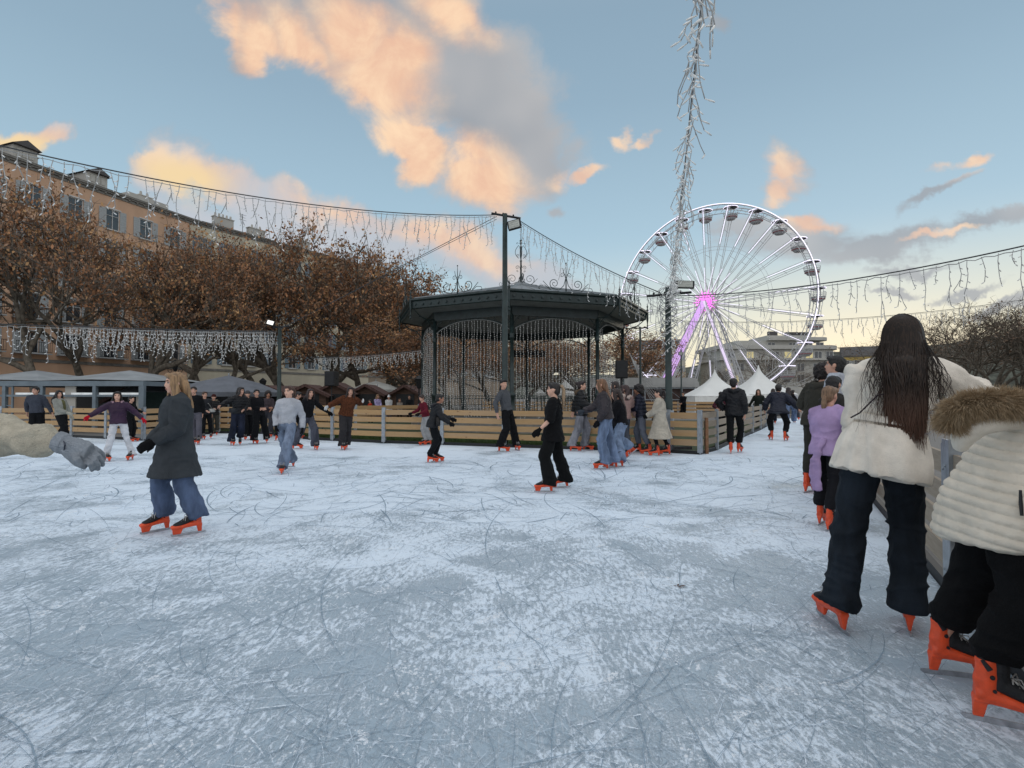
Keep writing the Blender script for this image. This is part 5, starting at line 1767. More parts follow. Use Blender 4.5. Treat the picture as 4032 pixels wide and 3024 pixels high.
def hand(bm, w_, d, nrm, sgn, th=1.0, curl=.5, k=1.0):
    """w_ wrist, d direction, nrm palm normal (fingers curl that way), sgn thumb side"""
    d = d.normalized(); nrm = (nrm - d * nrm.dot(d)).normalized(); s = d.cross(nrm) * sgn
    k *= 1.0
    tube(bm, [w_ - d * .02 * k, w_ + d * .02 * k, w_ + d * .055 * k, w_ + d * .088 * k], [(.024 * th * k, .019 * th * k), (.033 * th * k, .018 * th * k), (.041 * th * k, .016 * th * k), (.040 * th * k, .012 * th * k)], 10, side=s)
    for i, (off, ln) in enumerate(((.030, .066), (.010, .074), (-.011, .069), (-.031, .054))):
        b = w_ + d * .084 * k + s * off * k; pts = [b]; dd = (d + s * off * 1.6).normalized()
        for j in range(3):
            ang = curl * (.35 + .35 * j) + .08 * i * curl
            v = (dd * math.cos(ang) + nrm * math.sin(ang)).normalized(); dd = v
            pts.append(pts[-1] + v * ln * k * (.45, .32, .23)[j])
        tube(bm, pts, [.0092 * th * k, .0088 * th * k, .0080 * th * k, .0068 * th * k], 8, dome=True)
    b = w_ + d * .018 * k + s * .024 * k; v = (s * .8 + d * .75 + nrm * .35).normalized(); v2 = (d * .9 + s * .25 + nrm * .35).normalized()
    tube(bm, [b, b + v * .036 * k, b + v * .036 * k + v2 * .030 * k, b + v * .036 * k + v2 * .055 * k], [.014 * th * k, .012 * th * k, .010 * th * k, .008 * th * k], 8, dome=True)


# --- ice skate: built once, shared by every skater
def smooth_obj(me, m_, name):
    me.materials.append(m_); me.polygons.foreach_set('use_smooth', [True] * len(me.polygons)); me.name = name
    return me


def make_skate():
    X = Vector((1, 0, 0))

    def lf(bm, prof, n=16, **kw):  # prof: (y, z, halfwidth, halfheight)
        tube(bm, [Vector((0, y, z)) for y, z, a, b in prof], [(a, b) for y, z, a, b in prof], n, side=X, **kw)
    bm = bmesh.new()
    # hull: low shell with toe box, heel cup and high ankle cuff
    lf(bm, [(-.105, .125, .026, .030), (-.09, .125, .036, .036), (-.03, .118, .037, .032), (.05, .106, .043, .024), (.11, .102, .047, .023), (.155, .100, .042, .021), (.178, .099, .026, .015)])
    tube(bm, [(0, -.060, .125), (0, -.066, .18), (0, -.060, .22), (0, -.058, .248), (0, -.060, .272)], [(.036, .046), (.038, .044), (.036, .041), (.037, .042), (.038, .043)], 16, side=X)
    # heel post and sole post flaring to the blade
    def post(y0, y1, ly0, ly1):
        a = [bm.verts.new((s * w_, y, z)) for (s, w_, y, z) in ((-1, .024, y0, .11), (1, .024, y0, .11), (1, .024, y1, .11), (-1, .024, y1, .11))]
        b = [bm.verts.new((s * w_, y, z)) for (s, w_, y, z) in ((-1, .006, ly0, .020), (1, .006, ly0, .020), (1, .006, ly1, .020), (-1, .006, ly1, .020))]
        bm.faces.new(a); bm.faces.new(list(reversed(b)))
        for i in range(4): bm.faces.new((a[i], b[i], b[(i + 1) % 4], a[(i + 1) % 4]))
    post(-.110, -.058, -.112, -.074); post(.055, .168, .085, .158)
    lf(bm, [(-.112, .096, .026, .012), (-.04, .096, .030, .012), (.02, .090, .032, .010), (.1, .085, .042, .012), (.17, .086, .03, .012)])
    me = bake(bm, .0042, 5)
    # carve the instep opening: push front-upper surface inwards is left to the liner, which stands proud
    shell = smooth_obj(me, M['orange'], 'skate')
    bm = bmesh.new()
    lf(bm, [(-.02, .172, .033, .034), (.02, .158, .040, .036), (.06, .141, .044, .032), (.10, .128, .045, .025), (.140, .119, .038, .017), (.156, .114, .02, .009)])
    tube(bm, [(0, -.028, .15), (0, -.020, .20), (0, -.022, .24), (0, -.026, .300)], [(.033, .034), (.031, .034), (.034, .037), (.038, .036)], 14, side=X)
    tube(bm, [(0, -.058, .25), (0, -.056, .308)], [(.034, .038), (.035, .038)], 14, side=X)
    liner = smooth_obj(bake(bm, .0042, 4), M['liner'], 'skate_liner')
    bm = bmesh.new()
    for i in range(6):
        y = .115 - i * .019; z = .131 + i * .013; hw_ = .026
        for s in (1, -1):
            pts = [Vector((-s * hw_, y - .004, z - .006)), Vector((0, y + .006 * 0, z + .008)), Vector((s * hw_, y + .012, z - .004))]
            tube(bm, pts, .0032, 5)
    for s in (-1, 1):
        tube(bm, [(0, .018, .205), (s * .03, .04, .215), (s * .045, .05, .19), (s * .02, .035, .195)], .0028, 5)
        tube(bm, [(0, .018, .205), (s * .03, .05, .185), (s * .038, .055, .155)], .0028, 5)
    me = bpy.data.meshes.new('laces'); bm.to_mesh(me); bm.free(); laces = smooth_obj(me, M['laces'], 'laces')
    bm = bmesh.new()
    prism(bm, [(-.150, .012), (-.135, .0), (.14, .0), (.165, .004), (.178, .016), (.176, .030), (.085, .026), (-.05, .026), (-.148, .022)], .0045, Matrix.Rotation(PI / 2, 4, 'Z'))
    me = bpy.data.meshes.new('blade'); bmesh.ops.recalc_face_normals(bm, faces=bm.faces); bm.to_mesh(me); bm.free(); me.materials.append(M['blade']); blade = me
    bm = bmesh.new()
    for s in (-1, 1):
        for (y, z, r_) in ((-.052, .205, .010), (-.045, .150, .008)):
            x0 = s * .034; tube(bm, [(x0, y, z), (x0 + s * .006, y, z)], [r_, r_ * .8], 12)
        for (y0, z0, y1, z1) in ((-.085, .272, -.060, .236),):
            tube(bm, [(s * .036, y0, z0), (s * .042, y1, z1)], [(.004, .007), (.004, .011)], 8)
    me = bpy.data.meshes.new('rivet'); bm.to_mesh(me); bm.free(); me.materials.append(M['black'])
    return shell, liner, laces, blade, me


SK = make_skate()


def skate(root, pos, yaw, pitch, k, roll=0.0, near=False):
    o = bpy.data.objects.new('ice_skate', SK[0]); C.objects.link(o); o.parent = root
    o.location = pos; o.rotation_mode = 'XYZ'; o.rotation_euler = Euler((pitch, roll, yaw)); o.scale = (k, k, k)
    for me, nm in zip(SK[1:], ('skate_liner', 'laces', 'blade', 'rivets')):
        c = bpy.data.objects.new(nm, me); C.objects.link(c); c.parent = o
    return o


SKIN = {'a': (196, 150, 128), 'b': (214, 168, 145), 'c': (165, 118, 95)}
eyem = mat('eye_dark', (.02, .014, .01), .2, spec=.8); eyew = mat('eye_white', (.55, .53, .5), .3); lipm = mat('lips', lin((168, 108, 98)), .5); shade_ = mat('brow_hair', (.035, .022, .015), .7)

ARM = {'down': (.07, .03, -.50), 'front': (-.10, .30, -.36), 'pocket': (.05, .10, -.40), 'out': (.46, .02, -.22), 'wide': (.52, .0, -.08), 'fwd': (.02, .48, -.18), 'back': (.10, -.22, -.44), 'hold': (-.16, .26, -.28),
       'hip': (.10, .04, -.34), 'crossed': (-.22, .24, -.22), 'lowout': (.24, .05, -.46), 'head': (.13, .12, .20), 'fence': (.16, .28, -.30)}
PEOPLE = []


def person(label, feet, top, yaw, top_c, bot_c, top_k='wool', bot_k='wool', hem=-.02, cut='straight', hair=('short', (30, 22, 18)), skin='a', arms=('down', 'down'),
           lean=0.0, slean=0.0, twist=0.0, head=(0, 0), gloves=None, hips=(0, 0, 0), vox=.013, loose=.012, hood=None, sleeves=True, topx=None, kk=None, group=None, face=False, slim=1.0,
           collar=None, bag=None, rolled=False, extra=None, under=None, tdisp=None, elbows=(None, None), no_skates=False, cuffz=.115, scarf=None, Yov=None, shoulders=1.0, flare=1.0):
    """feet: two (px, py, yaw, lift, pitch) with pixel of the blade on the ice; top: (px, py) of the crown"""
    seed = len(PEOPLE) + 1
    yaw = yaw - math.degrees(math.atan((top[0] - 2016) / F))   # yaw is given as seen from where we stand
    G = []
    for f in feet:
        g = ground(f[0], f[1]) if Yov is None else Vector((gx(f[0], Yov + (f[1] if abs(f[1]) < 3 else 0)), Yov + (f[1] if abs(f[1]) < 3 else 0), 0))
        G.append(g)
    base = (G[0] + G[1]) / 2; base.z = 0
    yw = R(yaw); Rz = Matrix.Rotation(-yw, 3, 'Z')
    ztop = at(top[0], top[1], base.y).z
    headx = at(top[0], top[1], base.y)
    k = (kk or ztop / 1.75)
    TH_, SH = .420, .385; shp = Vector((0, 0, 0)); shs = Vector((0, 0, 0))
    if (Rz @ (G[0] - base)).x > (Rz @ (G[1] - base)).x:
        G.reverse(); feet = [feet[1], feet[0]]
    for it in range(5):
        loc = [Rz @ (g - base) / k for g in G]
        ank = []
        for i, f in enumerate(feet):
            fy = R(f[2]); fw = Vector((-math.sin(fy), math.cos(fy), 0))
            ank.append(Vector((loc[i].x, loc[i].y, .17 + f[3])) - fw * .058)
        hx, hy, hz = hips
        pel = Vector((hx, hy, .985 + hz))
        # keep the legs reachable
        for s_ in range(30):
            ok = True
            for i in (0, 1):
                hj = pel + Vector(((-1, 1)[i] * .085, 0, -.03))
                if (hj - ank[i]).length > (TH_ + SH) * .995: ok = False
            if ok: break
            pel.z -= .008
        sp = Vector((math.sin(R(slean)), math.sin(R(lean)) * math.cos(R(slean)), math.cos(R(lean)) * math.cos(R(slean))))
        tw = Matrix.Rotation(R(twist), 3, 'Z'); rgt = (tw @ Vector((1, 0, 0))); rgt = (rgt - sp * rgt.dot(sp)).normalized(); fwd = sp.cross(rgt); fwd = -fwd if fwd.y * 1 < 0 and abs(twist) < 90 else fwd
        pel = pel + shp; sp = (sp + shs).normalized()
        neck = pel + sp * .50
        hd_dir = (sp * .6 + Vector((0, 0, 1)) * .4).normalized()
        hc = neck + hd_dir * .135 + Vector((0, 0, .0)) + (tw @ Vector((0, 1, 0))) * .018
        zt = hc.z + .118
        cw = base + Matrix.Rotation(yw, 3, 'Z') @ (hc * k); want = at(top[0], top[1], cw.y).x
        dv_ = Rz @ Vector((want - cw.x, 0, 0)) / k
        shp = shp + dv_ * .40; shs = shs + dv_ * .60 / .62
        if shp.length > .16: shp = shp.normalized() * .16
        if shs.length > .42: shs = shs.normalized() * .42
        if kk is None: k = ztop / zt
    root = empty('person', base, yw, label, 'person', group)
    PEOPLE.append(root)
    hy_, hp_ = R(head[0]), R(head[1])
    HR = Matrix.Rotation(R(twist) + hy_, 3, 'Z') @ Matrix.Rotation(hp_, 3, 'X')   # +pitch looks up
    skm = cmat(SKIN[skin], 'skin')
    sh = [neck - sp * .082 - rgt * .158 * shoulders, neck - sp * .082 + rgt * .158 * shoulders]
    hj = [pel + Vector((-.085, 0, -.03)), pel + Vector((.085, 0, -.03))]
    knees = []
    for i in (0, 1):
        fy = R(feet[i][2]); pole_ = Vector((-math.sin(fy) + (-.15, .15)[i], math.cos(fy), .1))
        kn, an = ik(hj[i], ank[i], TH_, SH, pole_); knees.append(kn); ank[i] = an
    hnd, elb, hdir = [], [], []
    for i in (0, 1):
        a = arms[i]; off = Vector(ARM[a] if isinstance(a, str) else a); sg = (-1, 1)[i]
        fw2 = rgt.cross(Vector((0, 0, 1))) * -1
        T_ = sh[i] + rgt * off.x * sg + (tw @ Vector((0, 1, 0))) * off.y + Vector((0, 0, off.z))
        pl = Vector(elbows[i]) if elbows[i] else Vector((sg * .55, -.75, -.35))
        pl = tw @ pl
        e, hh = ik(sh[i], T_, .275, .245, pl); elb.append(e); hnd.append(hh); hdir.append((hh - e).normalized())

    def S(v): return v * k
    # ---- body: head, neck, trunk, limbs and hands in one skin
    bm = bmesh.new()

    def hp(x, y, z): return hc + HR @ Vector((x, y, z))
    ball(bm, hp(0, -.012, .025), (.076, .092, .090), 18, HR)
    ball(bm, hp(0, .018, -.025), (.063, .070, .082), 16, HR)
    ball(bm, hp(0, .047, -.085), (.030, .030, .026), 10, HR)       # chin
    ball(bm, hp(0, .040, -.062), (.044, .040, .036), 10, HR)       # jaw and mouth
    ball(bm, hp(-.036, .050, -.022), (.024, .026, .026), 8, HR); ball(bm, hp(.036, .050, -.022), (.024, .026, .026), 8, HR)
    ball(bm, hp(0, .068, .030), (.050, .020, .018), 8, HR)         # brow
    tube(bm, [hp(0, .078, .018), hp(0, .088, -.010), hp(0, .096, -.025), hp(0, .084, -.033)], [.008, .0105, .0125, .009], 8, dome=True)
    for s in (-1, 1):
        ball(bm, hp(s * .079, -.006, -.010), (.009, .019, .030), 8, HR)
        ball(bm, hp(s * .014, .084, -.030), (.009, .010, .008), 6, HR)
    ball(bm, hp(0, .080, -.056), (.024, .010, .007), 8, HR); ball(bm, hp(0, .078, -.066), (.020, .010, .008), 8, HR)
    tube(bm, [neck - sp * .05, neck + sp * .02, hp(0, -.014, -.06)], [.062, .052, .052], 12, side=rgt)
    if elbows is not None: pass
    body_r = [(-.08, .14, .10), (.02, .135, .10), (.14, .11, .085), (.28, .135, .095), (.40, .145, .085), (.46, .09, .07)]
    tube(bm, [pel + sp * t_ for t_, a, b in body_r], [(a * slim, b * slim) for t_, a, b in body_r], 16, side=rgt)
    for i in (0, 1):
        tube(bm, [hj[i], knees[i], ank[i], ank[i] - Vector((0, 0, .06))], [.075, .048, .024, .020], 10)
        tube(bm, [sh[i], sh[i].lerp(elb[i], .3), elb[i], elb[i].lerp(hnd[i], .35), hnd[i]], [.045, .042, .034, .035, .022], 10)
        nrm = (-rgt * (-1, 1)[i] + (tw @ Vector((0, 1, 0))) * .3)
        hand(bm, hnd[i], hdir[i], nrm, (1, -1)[i], 1.0, .55)
    for v in bm.verts: v.co *= k
    hv = vox * .8 if vox > .01 else vox
    me = bake(bm, min(.0085, hv), 3)
    body = link('body', me, skm, root, True)
    if face:
        for s in (-1, 1):
            b_ = bmesh.new(); ball(b_, S(hp(s * .032, .0655, .003)), (.0135 * k, .010 * k, .0085 * k), 10, HR); obj('eye', b_, eyew, root, True)
            b_ = bmesh.new(); ball(b_, S(hp(s * .032, .0725, .003)), (.0072 * k, .0052 * k, .0072 * k), 8, HR); obj('iris', b_, eyem, root, True)
            b_ = bmesh.new(); tube(b_, [S(hp(s * .014, .0835, .024)), S(hp(s * .032, .083, .031)), S(hp(s * .052, .072, .026))], [.0035 * k, .0045 * k, .003 * k], 5); obj('eyebrow', b_, shade_, root, True)
            b_ = bmesh.new(); tube(b_, [S(hp(s * .018, .0765, .010)), S(hp(s * .032, .0775, .0135)), S(hp(s * .047, .069, .009))], .0026 * k, 4); obj('eyelash', b_, shade_, root, True)
        b_ = bmesh.new(); tube(b_, [S(hp(-.021, .082, -.058)), S(hp(-.008, .0895, -.0560)), S(hp(0, .0885, -.0575)), S(hp(.008, .0895, -.0560)), S(hp(.021, .082, -.058))], [.002 * k, .0032 * k, .0028 * k, .0032 * k, .002 * k], 6)
        tube(b_, [S(hp(-.018, .081, -.0630)), S(hp(0, .0870, -.0655)), S(hp(.018, .081, -.0630))], [.002 * k, .0042 * k, .002 * k], 6); obj('lips', b_, lipm, root, True)
    # ---- trousers
    bm = bmesh.new()
    pr = [(-.10, .128, .105), (-.03, .168, .128), (.05, .160, .118), (.12, .138, .104)]
    tube(bm, [pel + sp * t_ for t_, a, b in pr], [(a * slim, b * slim) for t_, a, b in pr], 18, side=rgt)
    cuts = {'straight': (.092, .074, .074, .074), 'wide': (.105, .095, .100, .110), 'slim': (.088, .060, .046, .045), 'flare': (.090, .068, .078, .125), 'baggy': (.108, .100, .098, .092), 'jog': (.098, .080, .072, .056), 'slimwide': (.100, .080, .084, .098), 'fat': (.108, .105, .090, .070)}
    c0, c1, c2, c3 = cuts[cut]
    for i in (0, 1):
        hemp = ank[i].lerp(ank[i] + (ank[i] - knees[i]).normalized() * .05, 0 if cut in ('slim', 'jog') else 1)
        if cut in ('slim', 'jog', 'straight') and feet[i][3] < .05: hemp.z = max(hemp.z, cuffz + .055)
        else: hemp.z = max(hemp.z, cuffz + feet[i][3] * .8)
        if hemp.z > ank[i].z + .01 and knees[i].z > ank[i].z + .1:
            hemp = knees[i].lerp(ank[i], (knees[i].z - hemp.z) / (knees[i].z - ank[i].z))
        d_ = (ank[i] - knees[i]).normalized()
        fy = R(feet[i][2]); ff = Vector((-math.sin(fy), math.cos(fy), 0))
        mid = knees[i].lerp(hemp, .5)
        tube(bm, [hj[i] + Vector((0, 0, .03)), hj[i].lerp(knees[i], .35), knees[i], mid - ff * .008, knees[i].lerp(hemp, .85) - ff * .012, hemp + ff * (.012 if cut in ('wide', 'flare') else 0)],
             [c0 * slim * .98, c0 * slim * .95, (c1 * slim), (c1 + c2) / 2 * slim, c2 * (.5 + .5 * slim), (c3 * .92, c3 * 1.08)], 16)
    for v in bm.verts: v.co *= k
    me = bake(bm, vox, 4, denim_folds({'slim': .005, 'jog': .010, 'straight': .010}.get(cut, .015) * k, seed))
    link('trousers', me, cmat(bot_c, bot_k), root, True)
    # ---- top
    th = loose
    bm = bmesh.new()
    rings = []
    hemt = hem
    if hemt < -.10:
        rings += [(hemt, (.195 + .10 * min(1, (-hemt - .1) / .45)) * flare, (.155 + .08 * min(1, (-hemt - .1) / .45)) * flare), ((hemt - .06) / 2, .192 * flare, .160 * flare)]
    elif hemt < -.02: rings += [(hemt, .172, .130)]
    rings += [(.0, .166, .124), (.08, .152, .112), (.16, .146, .108), (.27, .163, .118), (.35, .172, .114), (.40, .155 * shoulders, .100), (.445, .108 * shoulders, .082), (.485, .066, .064)]
    if hemt > 0: rings = [(hemt, .156, .116)] + [q for q in rings if q[0] > hemt + .02]
    down = Vector((0, 0, 1))
    P_ = [(pel + (sp * t_ if t_ > -.05 else (sp * .35 + down * .65) * t_)) for t_, a, b in rings]
    tube(bm, P_, [(a * slim + th, b * slim + th) for t_, a, b in rings], 22, side=rgt)
    if sleeves:
        for i in (0, 1):
            e1 = hnd[i].lerp(elb[i], .06 if not rolled else .85)
            tube(bm, [neck - sp * .045 + rgt * (-1, 1)[i] * .05, sh[i], sh[i].lerp(elb[i], .35), elb[i], elb[i].lerp(e1, .5), e1],
                 [.05 + th, .060 + th * .9, .055 + th, .048 + th, .042 + th * .9, .034 + th * .8], 14)
    if collar == 'high': tube(bm, [neck - sp * .03, neck + sp * .045], [.082 + th, .070 + th * .8], 14, side=rgt)
    elif collar == 'crew': tube(bm, [neck - sp * .03, neck + sp * .012], [.072 + th * .6, .060 + th * .3], 14, side=rgt)
    for v in bm.verts: v.co *= k
    df = tdisp or {'wool': folds(.008 * k, seed), 'denim': folds(.007 * k, seed), 'nylon': folds(.010 * k, seed, 12, 20), 'puffer': puff(.020 * k, .085 * k, seed), 'fur': curldisp(.012 * k, seed)}[top_k]
    me = bake(bm, vox, 4 if top_k != 'puffer' else 3, df)
    tm = cmat(top_c, {'puffer': 'nylon'}.get(top_k, top_k))
    jk = link('jacket' if hem < 0 else 'sweater', me, tm, root, True)
    if under:   # open front showing the shirt below: narrow panel with a collar
        b_ = bmesh.new(); f_ = (tw @ Vector((0, 1, 0)))
        tube(b_, [pel + sp * t_ + f_ * (.055 + (.03 if .2 < t_ < .4 else 0)) for t_ in (.0, .12, .25, .36, .44)], [(.055, .075 + th)] * 4 + [(.05, .05 + th)], 12, side=rgt)
        for v in b_.verts: v.co *= k
        link('shirt_front', bake(b_, vox * .8, 2, folds(.005, seed)), cmat(under), jk, True)
    if hood:
        b_ = bmesh.new(); f_ = (tw @ Vector((0, 1, 0)))
        tube(b_, [neck + rgt * .085 + f_ * .065 - sp * .02, neck + rgt * .105 - f_ * .02, neck + rgt * .07 - f_ * .095 - sp * .03, neck - f_ * .125 - sp * .06, neck - rgt * .07 - f_ * .095 - sp * .03, neck - rgt * .105 - f_ * .02, neck - rgt * .085 + f_ * .065 - sp * .02],
             [.028, .038, .050, .058, .050, .038, .028], 12, dome=True)
        for v in b_.verts: v.co *= k
        link('hood', bake(b_, vox * .85, 3, curldisp(.008, 3) if hood[1] == 'fur' else folds(.008, 4)), cmat(hood[0], hood[1]), jk, True)
        if hood[1] == 'fur': fur_tufts('fur_trim', jk, [S(neck + rgt * a_ * .11 - f_ * b_ * .11 - sp * .03) for a_, b_ in ((.9, -.4), (1, .2), (.65, .85), (0, 1.15), (-.65, .85), (-1, .2), (-.9, -.4))], .045 * k, 700, .045 * k, cmat(hood[0], 'fur'), seed, .0018 if k else 0)
    if scarf:
        b_ = bmesh.new(); tube(b_, [neck + rgt * math.cos(a) * .07 + (tw @ Vector((0, 1, 0))) * math.sin(a) * .065 - sp * .0 for a in [i * PI / 5 for i in range(11)]], .034, 8)
        for v in b_.verts: v.co *= k
        link('scarf', bake(b_, vox * .8, 2, folds(.008, 6)), cmat(scarf), root, True)
    # ---- gloves
    if gloves:
        for i in (0, 1):
            gl = gloves if not isinstance(gloves[0], tuple) else gloves[i]
            if gl is None: continue
            b_ = bmesh.new(); nrm = (-rgt * (-1, 1)[i] + (tw @ Vector((0, 1, 0))) * .3)
            hand(b_, hnd[i], hdir[i], nrm, (1, -1)[i], 1.28, .55, 1.04)
            tube(b_, [hnd[i] - hdir[i] * .05, hnd[i]], [.034, .030], 10)
            for v in b_.verts: v.co *= k
            link('glove', bake(b_, min(vox, .008), 2), cmat(gl), root, True)
    # ---- hair
    if hair:
        kind, hcol = hair[0], hair[1]; ln = hair[2] if len(hair) > 2 else .35
        bm = bmesh.new()
        if kind == 'beanie':
            ball(bm, hp(0, -.010, .045), (.088, .104, .086), 16, HR); tube(bm, [hp(0, -.006, .022), hp(0, -.004, .045)], [(.093, .108), (.092, .107)], 18, side=HR @ Vector((1, 0, 0)))
            if len(hair) > 3: ball(bm, hp(0, -.02, .145), .034, 10)
        elif kind == 'bald': pass
        else:
            ball(bm, hp(0, -.022, .036), (.082, .098, .087), 18, HR)
            ball(bm, hp(0, -.052, -.010), (.076, .066, .088), 14, HR)
            tube(bm, [hp(-.066, .028, .062), hp(-.03, .062, .088), hp(.03, .062, .088), hp(.066, .028, .062)], [.024, .026, .026, .024], 10, dome=True)
        if kind == 'short':
            for s in (-1, 1): tube(bm, [hp(s * .070, .026, .04), hp(s * .074, .014, -.005)], [.020, .011], 8, dome=True)
            tube(bm, [hp(-.05, .05, .085), hp(0, .068, .098), hp(.05, .05, .085)], [.020, .024, .020], 8, dome=True)
        if kind == 'curly':
            ball(bm, hp(0, -.025, .045), (.112, .118, .100), 16, HR)
            for s in (-1, 1): ball(bm, hp(s * .08, -.03, -.01), (.045, .06, .07), 10)
            if ln > .2: ball(bm, hp(0, -.085, -.07), (.10, .065, .10), 12)
        if kind in ('long', 'halfup'):
            bk = HR @ Vector((0, -1, 0)); sdv = HR @ Vector((1, 0, 0))
            def drape(x, y0, z_): # follow head then hang straight down behind the back
                return hp(x, y0, .0) + Vector((0, 0, z_))
            P0 = hp(0, -.07, .02); bkk = Vector((-sp.x * 0, 0, 0)) - (tw @ Vector((0, 1, 0)))
            back = [P0, hp(0, -.085, -.05), neck + bkk * .10 + Vector((0, 0, -.03)), neck + bkk * .125 - sp * .13, neck + bkk * .13 - sp * (.13 + (ln - .13) * .5), neck + bkk * .125 - sp * ln]
            tube(bm, back, [(.075, .055), (.085, .055), (.105, .042), (.11, .032), (.095, .026), (.05, .014)], 18, side=sdv)
            for s in (-1, 1):
                fr_ = .0 if kind == 'halfup' else .035
                tube(bm, [hp(s * .070, .030, .05), hp(s * .083, .012 + fr_ * .5, -.01), hp(s * .088, .0 + fr_ * .5, -.07), neck + rgt * s * .10 + (tw @ Vector((0, 1, 0))) * fr_ + Vector((0, 0, -.02)), neck + rgt * s * .115 + (tw @ Vector((0, 1, 0))) * (fr_ * 1.6) - sp * (.10 + .3 * max(0, ln - .2))],
                     [(.020, .035), (.020, .040), (.022, .042), (.028, .036), (.016, .016)], 10, side=sdv)
        if kind == 'pony' and len(hair) > 3: tail = True
        if kind == 'pony':
            tb = bmesh.new() if len(hair) > 3 else bm
            b0 = hp(0, -.105, .055); bk = HR @ Vector((0, -1, 0))
            tube(tb, [b0 - bk * .03, b0 + bk * .035 + Vector((0, 0, .01)), b0 + bk * .065 + Vector((0, 0, -.06)), b0 + bk * .06 + Vector((0, 0, -ln * .6)), b0 + bk * .045 + Vector((0, 0, -ln))], [.020, .026, (.036, .030), (.034, .026), (.012, .01)], 12, dome=True)
        if kind == 'lowpony':
            b0 = hp(0, -.095, -.03); bk = HR @ Vector((0, -1, 0))
            tube(bm, [b0 - bk * .03, b0 + bk * .03, b0 + bk * .035 + Vector((0, 0, -.08)), b0 + bk * .02 + Vector((0, 0, -ln * .6)), b0 + bk * .02 + Vector((0, 0, -ln))], [.03, .026, .038, .034, .012], 12, dome=True)
        if kind == 'bun':
            ball(bm, hp(0, -.125, .05), (.042, .042, .045), 12); 
        for v in bm.verts: v.co *= k
        if len(bm.verts):
            d_ = {'curly': curldisp(.014 * k, seed), 'short': curldisp(.005 * k, seed), 'beanie': folds(.003, seed)}.get(kind, hairdisp(.0055 * k, seed))
            hm_ = link('hair' if kind != 'beanie' else 'hat', bake(bm, min(vox, .009), 2, d_), cmat(hcol, 'hair' if kind != 'beanie' else 'wool'), root, True)
        else: bm.free()
        if kind == 'pony' and len(hair) > 3:
            for v in tb.verts: v.co *= k
            link('ponytail', bake(tb, .006, 2, hairdisp(.006 * k, seed)), cmat(hair[3], 'hair'), root, True)
    # ---- bag
    if bag:
        bc, side_, sz = bag; s = side_
        f_ = (tw @ Vector((0, 1, 0)))
        c_ = pel + sp * .06 + rgt * s * .17 + f_ * .10
        b_ = bmesh.new(); box(b_, S(c_), (sz[0] * k, sz[1] * k, sz[2] * k)); bmesh.ops.bevel(b_, geom=list(b_.edges), offset=.012, segments=2, affect='EDGES')
        bo = obj('shoulder_bag', b_, cmat(bc, 'nylon'), root, True)
        b_ = bmesh.new(); tube(b_, [S(c_ + Vector((0, 0, sz[2] / 2))), S(pel + sp * .30 + f_ * .155 + rgt * s * .07), S(neck - sp * .02 - rgt * s * .09 + f_ * .05), S(neck - sp * .06 - rgt * s * .09 - f_ * .10), S(pel + sp * .25 - f_ * .15), S(pel + sp * .08 + rgt * s * .17 - f_ * .06)], .006 * k, 5)
        obj('bag_strap', b_, cmat(bc, 'nylon'), bo)
    # ---- skates
    if not no_skates:
        for i, f in enumerate(feet):
            p = Vector((loc[i].x, loc[i].y, f[3]))
            if f[3] > .03:  # lifted foot: hang the skate from the ankle
                fy = R(f[2]); fw = Vector((-math.sin(fy), math.cos(fy), 0))
                rot = Matrix.Rotation(fy, 3, 'Z') @ Matrix.Rotation(R(f[4]), 3, 'X')
                p = ank[i] - rot @ Vector((0, -.050, .20))
            skate(root, S(p), R(f[2]), R(f[4]), k * 1.0)
    return dict(root=root, k=k, pel=pel, neck=neck, hc=hc, HR=HR, sh=sh, elb=elb, hnd=hnd, sp=sp, rgt=rgt, base=base, jk=jk, loc=loc, ank=ank, knees=knees, hdir=hdir, tw=tw)


def fur_tufts(name, parent, path, rad, n, L, m_, seed, wd=.0016, bias=None):
    """short tapering hairs standing out of a curved roll"""
    r = np.random.RandomState(seed); path = [np.array(p) for p in path]
    P_ = np.array(path); segs = len(P_) - 1
    i = r.randint(0, segs, n); t_ = r.rand(n)[:, None]
    c = P_[i] * (1 - t_) + P_[i + 1] * t_; tan = P_[i + 1] - P_[i]; tan /= np.linalg.norm(tan, axis=1)[:, None]
    q = r.randn(n, 3); q -= tan * (q * tan).sum(1)[:, None]; q /= np.linalg.norm(q, axis=1)[:, None]
    b0 = c + q * rad * (.55 + .4 * r.rand(n)[:, None])
    d_ = q + r.randn(n, 3) * .35 + np.array([0, 0, -.35]) + (0 if bias is None else np.array(bias)); d_ /= np.linalg.norm(d_, axis=1)[:, None]
    l_ = (L * (.5 + .8 * r.rand(n)))[:, None]
    sd_ = np.cross(d_, r.randn(n, 3)); sd_ /= np.linalg.norm(sd_, axis=1)[:, None]; sd_ *= wd
    m1 = b0 + d_ * l_ * .55 + r.randn(n, 3) * L * .06; tip = m1 + (d_ + np.array([0, 0, -.25]) + r.randn(n, 3) * .15) * l_ * .45
    v = np.stack([b0 - sd_, b0 + sd_, m1 + sd_ * .8, m1 - sd_ * .8, tip], 1)
    V_ = v.reshape(-1, 3); k_ = np.arange(n)[:, None] * 5
    F_ = np.concatenate([k_ + np.array([[0, 1, 2]]), k_ + np.array([[0, 2, 3]]), k_ + np.array([[3, 2, 4]])])
    return pydata(name, V_, F_, m_, parent)
